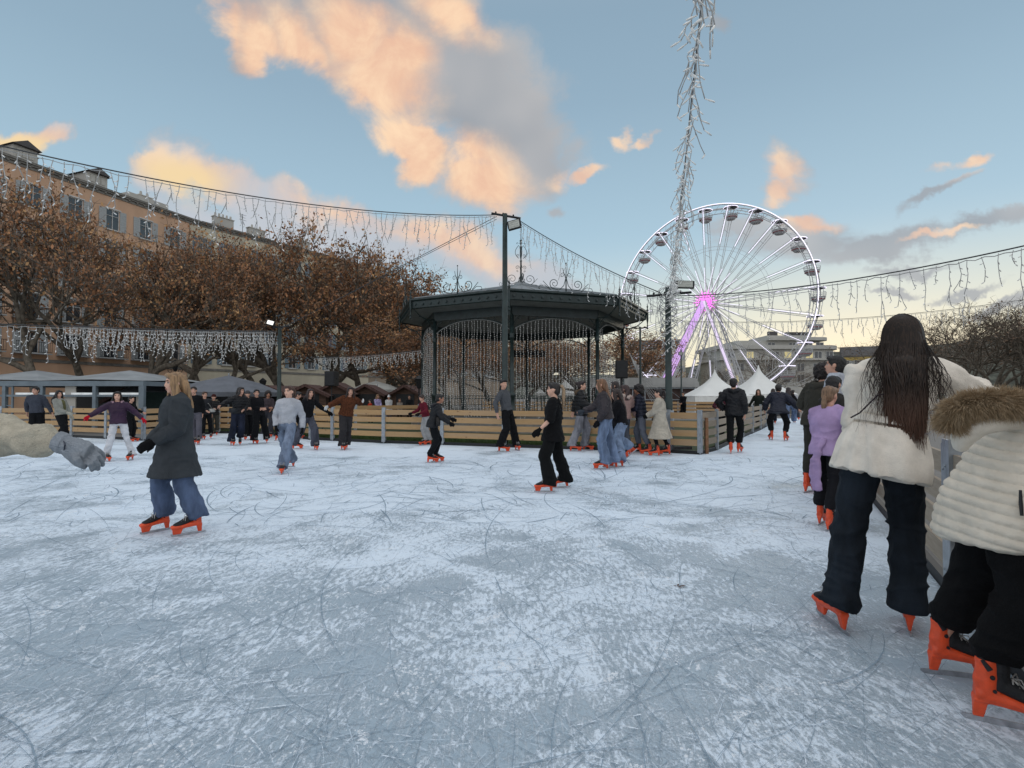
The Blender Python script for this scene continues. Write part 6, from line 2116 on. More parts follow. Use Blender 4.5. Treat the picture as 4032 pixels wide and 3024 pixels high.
# ------------------------------------------------------------------ the skaters, left to right
BK = (16, 17, 20); NAVY = (22, 26, 42); DKGREY = (48, 50, 54); DENIM = (78, 108, 150); GREYJ = (98, 102, 110); BR = (40, 28, 22)
person('man in slate grey sweater leaning at the far left fence', [(128, 1752, 20, 0, 0), (165, 1750, -20, 0, 0)], (140, 1522), 165, (62, 66, 76), BK, hem=-.04, cut='wide', hair=('short', (22, 18, 16)), head=(-20, 0), arms=('lowout', 'back'), face=True, collar='crew', cuffz=.13, loose=.02)
person('woman in pale grey jacket and olive top beside the slate sweater man', [(232, 1750, 10, 0, 0), (265, 1752, -10, 0, 0)], (232, 1537), -130, (142, 142, 134), BK, hem=-.03, cut='wide', hair=('long', (18, 15, 15), .22), head=(-25, 0), arms=('lowout', 'front'), under=(88, 86, 58), face=True, loose=.022, gloves=(180, 175, 160))
person('skater in plum jacket with red gloves and arms spread wide', [(421, 1817, 25, 0, 0), (514, 1812, -25, 0, 0)], (462, 1541), 178, (58, 34, 60), (205, 205, 208), hem=-.06, cut='flare', hair=('halfup', (26, 20, 18), .12), head=(0, 0), arms=((.36, .06, -.36), (.40, .06, -.28)), gloves=(190, 20, 40), hood=((160, 130, 140), 'wool'), face=True, skin='b', vox=.011, loose=.022, top_k='nylon')
person('boy in black behind the red gloved skater', [(510, 1740, 0, 0, 0), (530, 1738, -10, 0, 0)], (518, 1560), -120, BK, BK, hem=-.05, cut='straight', hair=('short', (18, 14, 14)), arms=('fence', 'fence'), lean=14)
# charcoal coat
cc = person('tall skater in long charcoal coat and baggy jeans with blowing fair hair', [(622, 2093, 12, 0, 0), (748, 2104, -2, 0, 0)], (690, 1466), 104, (58, 62, 66), (80, 94, 120), bot_k='denim', hem=-.36, cut='baggy', hair=('long', (150, 118, 84), .20), head=(-2, -2),
            arms=((-.02, .24, -.40), (.05, .20, -.42)), gloves=(14, 14, 16), face=True, skin='b', vox=.0085, loose=.040, lean=-1, collar=None, flare=1.08, hips=(0, -.01, 0), cuffz=.17)
person('girl with white headband behind the charcoal coat', [(768, 1748, 0, 0, 0), (782, 1750, 0, 0, 0)], (763, 1522), 170, BK, (90, 88, 96), hem=-.04, cut='straight', hair=('pony', (35, 26, 22), .2), arms=('down', 'front'), face=True)
person('young man in black jacket with small white shoulder bag', [(800, 1730, 0, 0, 0), (830, 1728, -20, 0, 0)], (806, 1542), -160, (20, 22, 30), BK, hem=-.08, cut='straight', hair=('short', (70, 48, 34)), head=(10, 0), arms=('down', 'front'), bag=((190, 188, 182), -1, (.22, .08, .13)), face=True, top_k='nylon', loose=.02)
person('small person in fur trimmed hood and olive trousers behind', [(836, 1716, 0, 0, 0), (854, 1714, 0, 0, 0)], (842, 1552), 175, BK, (62, 60, 54), hem=-.10, cut='straight', hair=('beanie', (60, 30, 28), 0), arms=('hold', 'hold'), hood=((130, 118, 98), 'fur'), face=True, top_k='puffer')
person('laughing woman in glasses, black quilted vest and navy wide trousers', [(914, 1754, 0, 0, 0), (945, 1752, -20, .10, -35)], (948, 1524), 200, (20, 20, 24), (28, 33, 48), bot_k='denim', hem=-.05, cut='wide', hair=('long', (32, 24, 22), .16), head=(30, 0), arms=((-.12, .22, -.34), (.42, .10, -.22)), face=True, top_k='puffer', bag=((44, 46, 50), 1, (.24, .08, .14)), vox=.012, loose=.022)
person('skater half hidden between the laughing woman and her friend', [(965, 1733, 0, 0, 0), (988, 1730, 0, 0, 0)], (975, 1538), 190, BK, BK, hem=-.1, cut='wide', hair=('beanie', (70, 70, 72), 0), arms=('hold', 'hold'), top_k='puffer')
person('smiling young man all in black holding his hands together', [(1004, 1748, 0, 0, 0), (1050, 1744, -30, 0, 0)], (1010, 1533), -150, (18, 18, 22), BK, hem=-.09, cut='wide', hair=('short', (20, 17, 16)), head=(-20, 0), arms=('hold', 'hold'), face=True, vox=.012, loose=.02)
person('curly haired girl in dark taupe sweater behind the smiling man', [(1040, 1720, 0, 0, 0), (1065, 1722, 0, 0, 0)], (1056, 1540), -170, (66, 58, 62), (60, 60, 66), hem=-.04, cut='wide', hair=('curly', (30, 20, 18), .3), arms=('front', 'hold'), face=True, skin='c')
person('girl in pale grey sweater and blue jeans with long brown ponytail', [(1112, 1866, 5, 0, 0), (1140, 1845, -35, .03, 5)], (1138, 1518), 168, (172, 174, 180), (112, 124, 144), bot_k='denim', hem=.01, cut='wide', hair=('pony', (74, 50, 40), .42), head=(-24, 0), arms=((.10, .0, -.49), (.05, .08, -.46)), gloves=(16, 16, 18), face=True, skin='b', vox=.0095, loose=.016, collar='crew', slim=.95, slean=-2)
person('person in dark cap looking down behind pale sweater girl', [(1098, 1735, 0, 0, 0), (1178, 1728, 0, 0, 0)], (1175, 1527), -100, (48, 30, 44), BK, hem=-.05, cut='straight', hair=('short', (28, 22, 24)), head=(0, -20), arms=('front', 'front'), face=False, kk=.93)
person('woman in black top and washed grey jeans reaching for a hand', [(1168, 1768, 25, 0, 0), (1243, 1772, -30, 0, 0)], (1222, 1531), -135, (18, 18, 22), (70, 72, 82), bot_k='denim', hem=.0, cut='wide', hair=('long', (48, 32, 30), .25), head=(-20, 0), arms=((.34, .20, -.34), (.10, -.05, -.46)), gloves=(14, 14, 16), face=True, vox=.011, lean=10, slean=4)
person('woman in shaggy brown fur jacket and long dark trousers touching her hair', [(1350, 1772, 10, 0, 0), (1364, 1768, -20, 0, 0)], (1380, 1524), -170, (84, 48, 30), (48, 46, 48), hem=-.04, cut='wide', hair=('long', (40, 28, 26), .2), head=(-4, -4), arms=((.20, .06, -.02), (.42, .08, -.26)), gloves=((205, 205, 205), (205, 205, 205)), face=True, top_k='fur', vox=.011, loose=.03, lean=8, slean=-6)
person('boy in maroon sweater bending over the fence', [(1668, 1753, 0, 0, 0), (1686, 1752, 0, 0, 0)], (1660, 1554), 115, (92, 24, 38), (150, 150, 150), hem=.0, cut='straight', hair=('short', (48, 34, 28)), head=(20, -24), arms=('fence', 'fence'), gloves=(16, 16, 18), lean=16)
person('child in black hooded jacket gliding right with one arm forward', [(1700, 1822, 0, 0, 0), (1722, 1818, 0, 0, 0)], (1733, 1551), -85, (24, 25, 30), (16, 18, 22), hem=-.10, cut='jog', hair=('short', (24, 20, 18)), head=(-2, -8), arms=((.06, .36, -.30), (.05, .28, -.38)), gloves=(16, 16, 18), hood=((24, 25, 30), 'nylon'), lean=12, top_k='nylon', bag=((48, 44, 42), 1, (.22, .10, .22)), vox=.010, loose=.024, hips=(0, -.08, -.03), skin='c')
person('woman in grey knit sweater and black trousers standing by the tall pole', [(1980, 1779, 15, 0, 0), (2036, 1773, -40, 0, 0)], (1983, 1494), -120, (78, 80, 84), (18, 18, 20), hem=-.02, cut='wide', hair=('lowpony', (24, 20, 20), .3), head=(-25, 0), arms=((.04, .04, -.50), (.08, -.05, -.48)), vox=.010, collar='crew', loose=.016, slim=.94)
bw = person('woman all in black with rolled sleeves and tall blonde streaked ponytail', [(2148, 1938, 12, 0, 0), (2212, 1920, 5, .0, -6)], (2178, 1506), 82, (14, 14, 16), (15, 16, 17), hem=-.18, cut='wide', hair=('pony', (30, 24, 22), .36, (150, 126, 100)), head=(8, 2), arms=((.10, .20, -.42), (.14, .10, -.44)), gloves=(12, 12, 13), rolled=True, vox=.0085, loose=.026, lean=-4, skin='b', face=True, bag=((10, 10, 11), 1, (.16, .12, .26)))
person('woman in shiny black puffer jacket and washed grey jeans with hair bun', [(2262, 1777, 10, 0, 0), (2312, 1773, -20, 0, 0)], (2292, 1499), -95, (17, 17, 20), (128, 128, 134), bot_k='denim', hem=-.10, cut='wide', hair=('bun', (40, 28, 26)), head=(0, 0), arms=('back', 'fence'), hood=((96, 80, 64), 'fur'), top_k='puffer', vox=.010, loose=.038, face=True, skin='b', elbows=(None, None))
person('girl with long light brown hair in charcoal bomber and sky blue wide jeans', [(2372, 1848, 5, 0, 0), (2408, 1842, -5, 0, 0)], (2366, 1492), 92, (58, 52, 56), (106, 122, 148), bot_k='denim', hem=-.03, cut='wide', hair=('long', (118, 84, 58), .24), head=(-6, -2), arms=((.02, .10, -.48), (.05, .38, -.30)), gloves=((16, 16, 18), (60, 66, 74)), vox=.009, loose=.032, top_k='nylon', face=True, lean=4)
person('girl in black jacket and blue jeans kicking one skate back', [(2432, 1838, 0, 0, 0), (2462, 1812, 0, .16, -42)], (2425, 1530), 92, (20, 20, 24), (112, 128, 152), bot_k='denim', hem=-.03, cut='wide', hair=('long', (46, 32, 28), .35), head=(0, -6), arms=('front', 'front'), vox=.010, loose=.028, lean=8)
person('dark haired girl in profile behind the pink hoodie', [(2400, 1782, 0, 0, 0), (2430, 1780, 0, 0, 0)], (2420, 1501), 80, (26, 24, 28), (52, 56, 64), hem=-.05, cut='straight', hair=('long', (38, 26, 24), .18), arms=('front', 'front'), scarf=(20, 20, 24), face=True, skin='b')
person('girl in dusty pink fleece hoodie and dark jeans seen from behind', [(2438, 1791, 0, 0, 0), (2470, 1788, 0, 0, 0)], (2460, 1515), 40, (148, 122, 116), (72, 76, 84), bot_k='denim', hem=-.10, cut='straight', hair=('long', (54, 34, 32), .12), head=(25, 0), arms=('front', 'lowout'), gloves=(16, 16, 18), hood=((176, 158, 148), 'wool'), vox=.010, loose=.034)
person('curly haired girl in navy padded jacket with pale mittens', [(2508, 1784, 30, 0, 0), (2548, 1790, -5, 0, 0)], (2512, 1515), 85, (26, 30, 48), (88, 92, 102), hem=-.06, cut='jog', hair=('curly', (26, 20, 20), .3), head=(0, 0), arms=('hold', 'front'), gloves=(170, 140, 140), top_k='puffer', vox=.010, loose=.022, lean=6, face=True, skin='c', cuffz=.20)
person('woman in long oatmeal wool coat standing by the grey pole guard', [(2580, 1796, 15, 0, 0), (2622, 1790, 5, 0, 0)], (2592, 1531), 82, (176, 168, 154), BK, hem=-.52, cut='slim', hair=('pony', (30, 22, 22), .22), head=(8, 0), arms=('front', 'pocket'), gloves=(16, 16, 18), vox=.009, loose=.040, face=True, skin='b', flare=1.2, cuffz=.2)
person('tall young man in black puffer and trousers skating away up the lane', [(2878, 1786, 6, 0, 0), (2912, 1782, -14, 0, 0)], (2888, 1489), -6, (22, 23, 28), (17, 18, 20), hem=-.10, cut='straight', hair=('short', (22, 18, 18)), arms=('pocket', 'down'), top_k='nylon', vox=.010, loose=.036, elbows=((-.9, -.4, 0), None), cuffz=.19, hood=((22, 23, 28), 'nylon'))
person('man in navy parka bent forward skating away with legs apart', [(3036, 1732, 22, 0, 0), (3094, 1736, -18, 0, 0)], (3065, 1513), -2, (28, 32, 48), (18, 19, 23), hem=-.14, cut='jog', hair=('short', (26, 22, 20)), arms=((.20, .10, -.40), (.34, .05, -.36)), top_k='nylon', vox=.010, loose=.040, lean=30, hips=(0, -.12, -.10), head=(0, 18), hood=((28, 32, 48), 'nylon'), flare=1.25, cuffz=.2)
person('long haired girl in black and blue jeans beyond the navy parka man', [(3098, 1668, 0, 0, 0), (3128, 1664, -10, 0, 0)], (3104, 1525), -5, (22, 20, 24), (96, 112, 140), bot_k='denim', hem=-.03, cut='wide', hair=('long', (40, 26, 24), .34), arms=('down', 'lowout'), lean=8)
person('dark clothed skater hidden left of the navy parka man', [(3032, 1672, 0, 0, 0), (3052, 1670, 0, 0, 0)], (3044, 1530), 0, (24, 24, 28), (24, 28, 40), hem=-.1, cut='straight', hair=('long', (38, 26, 24), .2), arms=('down', 'down'))
person('person in white coat far down the lane', [(3128, 1655, 0, 0, 0), (3145, 1654, 0, 0, 0)], (3122, 1535), -10, (175, 175, 178), (60, 62, 70), hem=-.1, cut='straight', hair=('short', (40, 30, 26)), arms=('down', 'down'))
# people beyond the fences
def far(label, px, ytop, Y, yaw, tc, bc, hair, **kw):
    person(label, [(px - 4, 1, 5, 0, 0), (px + 5, -1, -5, 0, 0)] if False else [(px - 5, 0.0, 5, 0, 0), (px + 6, 0.05, -5, 0, 0)], (px, ytop), yaw, tc, bc, hair=hair, Yov=Y, vox=.016, no_skates=True, cuffz=.0, **kw)


far('boy in maroon leaning on the lane fence before the left tent', 2840, 1542, 17.6, -150, (66, 28, 40), BK, ('short', (30, 22, 20)), hem=-.04, arms=('wide', 'fence'), lean=10)
far('woman in dark green coat standing before the taller white tent', 2986, 1532, 22.5, 170, (28, 34, 30), BK, ('long', (70, 54, 40), .2), hem=-.1, arms=('lowout', 'lowout'))
far('man in black standing at the corner of the left white tent', 2690, 1543, 30, 150, (20, 20, 24), BK, ('short', (30, 22, 20)), hem=-.06, arms=('front', 'front'))
far('child in lilac sweater beyond the back fence', 1487, 1553, 26, -150, (170, 160, 200), (60, 60, 80), ('long', (140, 110, 80), .15), hem=-.04, arms=('front', 'front'))
far('child in white coat and white bobble hat beyond the back fence', 1531, 1557, 26, 178, (200, 200, 200), (60, 60, 80), ('beanie', (220, 220, 222), 0, 1), hem=-.2, arms=('hold', 'hold'))
far('crouching child in orange red jacket beyond the back fence', 1457, 1573, 26, 120, (170, 50, 30), BK, ('short', (24, 20, 18)), hem=-.04, arms=('front', 'front'))
far('small pale dressed child beyond the fence right of bobble hat', 1574, 1570, 27, 170, (150, 140, 130), BK, ('long', (120, 90, 70), .1), hem=-.04, arms=('hold', 'hold'))
far('dark dressed adult beyond the fence near the bandstand', 1612, 1556, 27, 180, (30, 32, 34), BK, ('short', (40, 30, 26)), hem=-.04, arms=('front', 'front'))

# queue along the right boards
person('bearded man in white jacket looking left over the queue', [(3292, 1985, 0, 0, 0), (3328, 1975, 0, 0, 0)], (3286, 1400), 70, (176, 180, 188), (40, 42, 50), hem=-.06, cut='straight', hair=('short', (22, 18, 16)), head=(10, 6), arms=('down', 'down'), collar='high', face=True, vox=.010, loose=.022, Yov=None)
person('young man in dark olive hooded tracksuit with curly hair leaning on the boards', [(3186, 1938, 10, 0, 0), (3246, 1948, -24, 0, 0)], (3246, 1434), -35, (56, 54, 48), (50, 49, 44), hem=-.08, cut='jog', hair=('curly', (34, 25, 22), .1), head=(0, -4), arms=('fence', 'fence'), hood=((58, 56, 50), 'wool'), vox=.009, loose=.040, lean=9, cuffz=.22)
person('dark haired child in dark top between the tracksuit and lilac hoodie', [(3300, 2005, -10, 0, 0), (3330, 2000, -20, 0, 0)], (3282, 1480), -50, (50, 48, 46), BK, hem=-.05, cut='straight', hair=('short', (24, 19, 18)), head=(30, 0), arms=('front', 'fence'), vox=.010, loose=.025)
li = person('fair haired child in lilac hoodie with sleeves tied round the waist', [(3236, 2062, 5, 0, 0), (3280, 2088, -12, 0, 0)], (3268, 1520), -20, (166, 142, 180), (24, 24, 28), hem=-.10, cut='straight', hair=('lowpony', (126, 98, 74), .22), head=(-10, -6), arms=('front', 'hip'), elbows=((-.9, -.5, .1), None), vox=.0085, loose=.030, lean=8, cuffz=.2)
# the lilac sleeve hanging from the waist
b_ = bmesh.new(); k_ = li['k']; p0 = li['pel']
tube(b_, [(p0 + Vector((.02, -.13, .10))) * k_, (p0 + Vector((-.02, -.17, .0))) * k_, (p0 + Vector((-.06, -.18, -.15))) * k_, (p0 + Vector((-.07, -.17, -.35))) * k_, (p0 + Vector((-.05, -.16, -.52))) * k_], [(.03, .02), (.025, .022), (.05, .022), (.06, .02), (.055, .014)], 12)
link('tied_sleeve', bake(b_, .009, 3, folds(.012, 3)), cmat((166, 142, 180)), li['root'], True)
# ------------------------------------------------------------------ foreground: long haired woman in cream jacket
fw = person('woman seen from behind with very long dark hair, cream belted jacket and dark jeans', [(3282, 2462, 26, 0, 0), (3572, 2470, -2, 0, 0)], (3550, 1241), 8, (220, 211, 198), (27, 34, 42), bot_k='denim', hem=-.03, cut='slimwide',
            hair=None, arms=((.0, .15, -.44), (.42, .16, -.26)), vox=.0085, loose=.022, slean=0, shoulders=1.12, cuffz=.13, hips=(.0, 0, 0), tdisp=folds(.016, 5, 8, 10), elbows=((-.15, -.9, -.2), (.6, -.5, .3)), kk=None)
k = fw['k']; root = fw['root']; sp, rgt, pel, neck, hc = fw['sp'], fw['rgt'], fw['pel'], fw['neck'], fw['hc']
cream = cmat((220, 211, 198))
# flared peplum below the belt
b_ = bmesh.new()
rg_ = [(-.155, .235, .185), (-.10, .232, .182), (-.02, .222, .172), (.06, .200, .152), (.115, .180, .134)]
tube(b_, [pel + sp * t_ + Vector((.0, -.02, 0)) for t_, a, b in rg_], [(a, b) for t_, a, b in rg_], 26, side=rgt)
for v in b_.verts: v.co *= k


def pep(co, no):
    a = np.arctan2(co[:, 0], co[:, 1])
    zz = np.clip((1.15 * k - co[:, 2]) / .3, 0, 1)
    return .010 * np.sin(a * 9 + 2 * vnoise(co * 4, 3)) * zz + .006 * vnoise(co * 9, 5) - .004 * (np.abs(co[:, 0] + .02) < .004)


link('jacket_peplum', bake(b_, .0085, 4, pep), cream, fw['jk'], True)
b_ = bmesh.new(); tube(b_, [(pel + sp * .125 + Vector((0, -.012, 0))) * k, (pel + sp * .165 + Vector((0, -.012, 0))) * k], [(.184 * k, .143 * k), (.180 * k, .140 * k)], 30, side=rgt)
link('belt', bake(b_, .006, 1), cream, fw['jk'], True)
# broad lapel collar falling over the shoulders
b_ = bmesh.new()
for s in (-1, 1):
    tube(b_, [neck + rgt * s * .04 - Vector((0, .065, .02)), neck + rgt * s * .14 - Vector((0, .05, .045)), neck + rgt * s * .215 - Vector((0, .02, .085))], [(.045, .014), (.055, .016), (.030, .012)], 10, side=Vector((0, -1, -.5)), dome=True)
for v in b_.verts: v.co *= k
link('collar', bake(b_, .006, 3), cream, fw['jk'], True)
# shoulder strap: dark braided chain
b_ = bmesh.new(); pts = [(neck + rgt * .06 + Vector((0, -.13, -.16))) * k, (pel + sp * .30 + rgt * -.09 + Vector((0, -.172, 0))) * k, (pel + sp * .20 + rgt * -.155 + Vector((0, -.158, 0))) * k, (pel + sp * .17 + rgt * -.19 + Vector((0, -.11, 0))) * k]
full = []
for i in range(3):
    for j in range(12): full.append(pts[i].lerp(pts[i + 1], j / 12))
tube(b_, full, [(.0052 if j % 2 else .0036) for j in range(len(full))], 6)
obj('bag_strap', b_, cmat((38, 24, 32), 'nylon'), fw['root'], True)
# long hair: scalp cap plus several hundred falling locks
HR = fw['HR']


def hp(x, y, z): return (hc + HR @ Vector((x, y, z))) * k


hairm, t, bs = newmat('long_brown_hair')
tc = t.node('ShaderNodeTexCoord').outputs['Object']
zz = t.node('ShaderNodeSeparateXYZ'); t.l.new(tc, zz.inputs[0])
root_c, tip_c = (.020, .014, .011), (.11, .055, .036)   # hair itself lightens towards the ends
nn = t.noise(t.mapping(tc, scale=(1, 1, .06)), 130, 3)
hc_ = t.mix(t.smooth(zz.outputs[2], 1.45, 1.15), root_c, tip_c)
t.set(bs.inputs['Base Color'], t.mix(t.smooth(nn, .4, .7), hc_, t.mix(.5, hc_, (.075, .045, .030))))
bs.inputs['Roughness'].default_value = .55; bs.inputs['Specular IOR Level'].default_value = .3
bm = bmesh.new()
ball(bm, hc + Vector((0, -.018, .020)), (.082, .097, .095), 20); ball(bm, hc + Vector((0, -.045, -.03)), (.088, .080, .11), 16)
tube(bm, [hc + Vector((0, -.06, .0)), hc + Vector((0, -.085, -.10)), neck + Vector((0, -.115, -.02)), neck + Vector((.0, -.14, -.14)), neck + Vector((.0, -.15, -.22)), neck + Vector((.0, -.15, -.28))], [(.086, .06), (.088, .055), (.080, .040), (.066, .026), (.052, .018), (.026, .010)], 20, side=Vector((1, 0, 0)))
for v in bm.verts: v.co *= k
link('hair', bake(bm, .006, 3, hairdisp(.004, 3, 70)), hairm, root, True)
r = random.Random(12); V_, F_ = [], []
bm = bmesh.new()
for i in range(1500):
    a = r.uniform(-1, 1)
    th_ = a * 1.75                       # angle round the back of the head
    px_ = math.sin(th_) * .090; py_ = -math.cos(th_) * .100 - .018
    up_ = r.random()
    p = [hc + Vector((px_ * .12, py_ * .10 + .02 * (1 - abs(a)), .127)), hc + Vector((px_ * .62, py_ * .55, .108)), hc + Vector((px_ * .95, py_ * .92, .066)), hc + Vector((px_ * 1.08, py_ * 1.08, .01)), hc + Vector((px_ * 1.14, py_ * 1.06, -.06))]
    stray = r.random() < .12
    L = r.uniform(.26, .49) * (1 - .35 * abs(a) * r.random())
    xs = px_ * (.72 + (r.uniform(.2, .95) if stray else 0)) + r.gauss(0, .012); yb = -.125 - r.uniform(0, .035)
    yb2 = -.155 - r.uniform(0, .03)
    if abs(a) > .72: yb = -.07 - r.uniform(0, .04)
    p.append(neck + Vector((xs * 1.15, yb, -.02)))
    wav = r.uniform(0, 6); amp = r.uniform(.002, .007) * (4.5 if stray else 1)
    cx = r.choice((-.045, -.02, .02, .045)) + r.gauss(0, .012) if not stray else xs * r.uniform(.4, 1.5)
    n = 7
    for j in range(1, n + 1):
        s = j / n
        x_ = xs * 1.15 * (1 - .55 * s) + cx * .9 * s * (1 if not stray else .9)
        p.append(neck + Vector((x_ + amp * math.sin(wav + j * 1.1), (yb * (1 - min(1, s * 2)) + yb2 * min(1, s * 2)) - .012 * math.sin(s * 3), -.02 - L * s)))
    w0 = r.uniform(.0022, .0050) if not stray else r.uniform(.0008, .0018)
    # smooth
    q = []
    for j in range(len(p) - 1): q += [p[j], p[j].lerp(p[j + 1], .5)]
    q.append(p[-1])
    for _ in range(2): q = [q[0]] + [(q[j - 1] + q[j] * 2 + q[j + 1]) / 4 for j in range(1, len(q) - 1)] + [q[-1]]
    q = [v * k for v in q]
    tube(bm, q, [w0 * (1.0 if j < len(q) * .6 else max(.15, 1 - (j / len(q) - .6) * 2.2)) for j in range(len(q))], 3, cap=False)
obj('hair_locks', bm, hairm, root, True)
# waist label stitching on the jeans' back
b_ = bmesh.new()
obj_j = None
b_.free()

# ------------------------------------------------------------------ foreground: cream quilted coat with fur hood, bending over the boards
PC = (202, 194, 180)
pp = person('person bending over the boards in cream quilted coat with brown fur hood', [(3764, 2664, 14, 0, 0), (3965, 2862, 2, 0, 0)], (4330, 1600), -72, PC, (10, 10, 12), bot_k='wool', hem=-.02, cut='fat', hair=('long', (50, 36, 30), .1), head=(0, -10),
            arms=((.02, .50, .02), (.02, .50, .02)), vox=.010, loose=.05, top_k='puffer', lean=33, hips=(0, .09, -.02), kk=.98, cuffz=.255, gloves=(30, 30, 34), tdisp=lambda co, no: np.zeros(len(co)))
k = pp['k']; root = pp['root']; sp, rgt, pel, neck = pp['sp'], pp['rgt'], pp['pel'], pp['neck']
bpy.data.objects.remove(pp['jk'])
pn = mat('cream_quilted_nylon', lin((210, 200, 184)), .55, .10, 5, .5, 40, spec=.4)
bm = bmesh.new()
fwl = Vector((0, 1, 0))
rg_ = [(-.235, .235, .270), (-.22, .268, .300), (-.20, .275, .305), (-.14, .272, .298), (-.04, .250, .268), (.08, .205, .205), (.2, .20, .19), (.32, .21, .18), (.41, .20, .14), (.47, .13, .11), (.50, .08, .08)]
qa = (sp * .35 + Vector((0, 0, .65))).normalized()
tube(bm, [(pel + sp * t_ if t_ > .05 else pel + sp * .05 + qa * (t_ - .05)) + Vector((0, max(0, .085 - .20 * (t_ + .22)), 0)) for t_, a, b in rg_], [(a, b) for t_, a, b in rg_], 28, side=rgt)
for i in (0, 1):
    tube(bm, [pp['sh'][i] - rgt * (-1, 1)[i] * .06, pp['sh'][i], pp['sh'][i].lerp(pp['elb'][i], .5), pp['elb'][i], pp['elb'][i].lerp(pp['hnd'][i], .5), pp['hnd'][i]], [.09, .095, .085, .078, .07, .055], 16)
for v in bm.verts: v.co *= k
ax = np.array(qa)


def quilt(co, no):
    z = co @ ax + .010 * vnoise(co * 5, 4) + .25 * 0
    st = .043
    ridge = np.abs(np.sin(np.pi * z / st)) ** .5
    fr = np.clip(1.15 - np.maximum(0, co[:, 1] - .16) * 7, .08, 1)
    return fr * .012 * (ridge - .75) + .006 * vnoise(co * np.array([9, 9, 26]), 2) * ridge + .0035 * vnoise(co * 38, 7)


link('quilted_coat', bake(bm, .0052, 2, quilt), pn, root, True)
# hood lobe lying on the back and its fur edge
y0 = 2.2
hpix = [(3748, 1676, .05), (3750, 1634, .03), (3788, 1602, .0), (3855, 1589, -.03), (3930, 1585, -.05), (4005, 1590, -.05), (4090, 1608, -.03), (4170, 1650, 0)]
Ri = Matrix.Rotation(-root.rotation_euler.z, 3, 'Z')


def tol(p): return Ri @ (p - root.location)


fpath = [tol(at(a, b, y0 + c)) for a, b, c in hpix]
bm = bmesh.new()
tube(bm, [tol(at(a, b, y0 + .02 + c)) for a, b, c in ((3785, 1752, .05), (3790, 1716, .03), (3828, 1675, .0), (3888, 1646, -.02), (3960, 1636, -.02), (4060, 1640, .0), (4140, 1660, .05))], [.036, .050, .056, .058, .058, .058, .05], 16, dome=True)
link('hood', bake(bm, .008, 4, folds(.012, 8, 7, 9)), pn, root, True)
furm, t, bs = newmat('brown_hood_fur')
t.set(bs.inputs['Base Color'], t.ramp(t.noise(t.node('ShaderNodeTexCoord').outputs['Object'], 40, 4, .7), [(0, (.14, .09, .05)), (.45, (.33, .23, .13)), (1, (.58, .47, .33))])); bs.inputs['Roughness'].default_value = .8
bm = bmesh.new(); tube(bm, fpath, [.018, .026, .030, .032, .032, .032, .03, .024], 12, dome=True)
fo = link('fur_core', bake(bm, .008, 2, curldisp(.006, 2)), furm, root, True)
fur_tufts('fur_trim', root, [np.array(p) for p in fpath], .036, 30000, .046, furm, 4, .0011)
# zip pull at the coat side
b_ = bmesh.new(); p_ = tol(at(4018, 1930, 2.14)); tube(b_, [p_, p_ + Vector((0, 0, -.05)), p_ + Vector((.01, 0, -.10))], [.005, .007, .006], 6)
obj('zip_pull', b_, M['black'], root)

# ------------------------------------------------------------------ foreground: outstretched arm in cream fleece with grey knit glove, body beyond the left edge
AY = 1.8
wrist = at(262, 1752, AY); knuck = at(345, 1800, AY)
elbow = at(-70, 1728, AY + .02); shoul = at(-380, 1620, AY + .06)
arm_root = empty('person', (shoul.x - .16, AY + .06, 0), R(-90), 'outstretched arm in cream fleece sleeve and grey knit glove at left edge', 'person')
RA = Matrix.Rotation(R(90), 3, 'Z')


def ta(p): return RA @ (Vector(p) - Vector((shoul.x - .16, AY + .06, 0)))


bx = shoul.x - .16
# body stands outside the picture; one continuous skin with the arm
bm = bmesh.new()
tube(bm, [(bx, AY + .06, z) for z in (.86, .95, 1.1, 1.25, 1.36, 1.42)], [(.10, .14), (.10, .15), (.09, .12), (.10, .15), (.09, .16), (.06, .08)], 16, side=Vector((1, 0, 0)))
tube(bm, [(bx, AY + .06, 1.40), (bx + .01, AY + .06, 1.52)], .055, 10)
ball(bm, (bx + .015, AY + .06, 1.60), (.092, .074, .115), 16); ball(bm, (bx + .11, AY + .06, 1.585), (.018, .012, .018), 8); ball(bm, (bx + .07, AY + .06, 1.52), (.03, .03, .026), 8)
for s in (-1, 1): tube(bm, [(bx, AY + .06 + s * .09, .92), (bx + .03, AY + .06 + s * .10, .52), (bx, AY + .06 + s * .11, .14)], [.08, .055, .04], 10)
for s in (-1, 1): ball(bm, (bx + .0, AY + .06 + s * .078, 1.59), (.02, .01, .03), 8)
tube(bm, [(bx, AY + .24, 1.38), (bx + .05, AY + .28, 1.12), (bx + .12, AY + .26, .92)], [.045, .035, .024], 10)
tube(bm, [shoul - Vector((.1, 0, 0)), shoul, elbow, wrist], [.05, .045, .036, .026], 10)
hd = (knuck - wrist).normalized()
hand(bm, Vector((bx + .12, AY + .26, .92)), Vector((.2, 0, -1)), Vector((0, -1, 0)), 1, 1, .5)
for v in bm.verts: v.co = ta(v.co)
link('body', bake(bm, .009, 3), cmat(SKIN['b'], 'skin'), arm_root, True)
for s in (-1, 1):
    for nm, rr, m_, dx in (('eye', (.010, .0135, .0085), eyew, .094), ('iris', (.005, .007, .007), eyem, .1015)):
        b_ = bmesh.new(); ball(b_, (bx + dx, AY + .06 + s * .030, 1.612), rr, 10)
        for v in b_.verts: v.co = ta(v.co)
        obj(nm, b_, m_, arm_root, True)
    b_ = bmesh.new(); tube(b_, [(bx + .103, AY + .06 + s * .014, 1.630), (bx + .102, AY + .06 + s * .032, 1.637), (bx + .090, AY + .06 + s * .050, 1.631)], [.003, .004, .003], 5)
    for v in b_.verts: v.co = ta(v.co)
    obj('eyebrow', b_, shade_, arm_root, True)
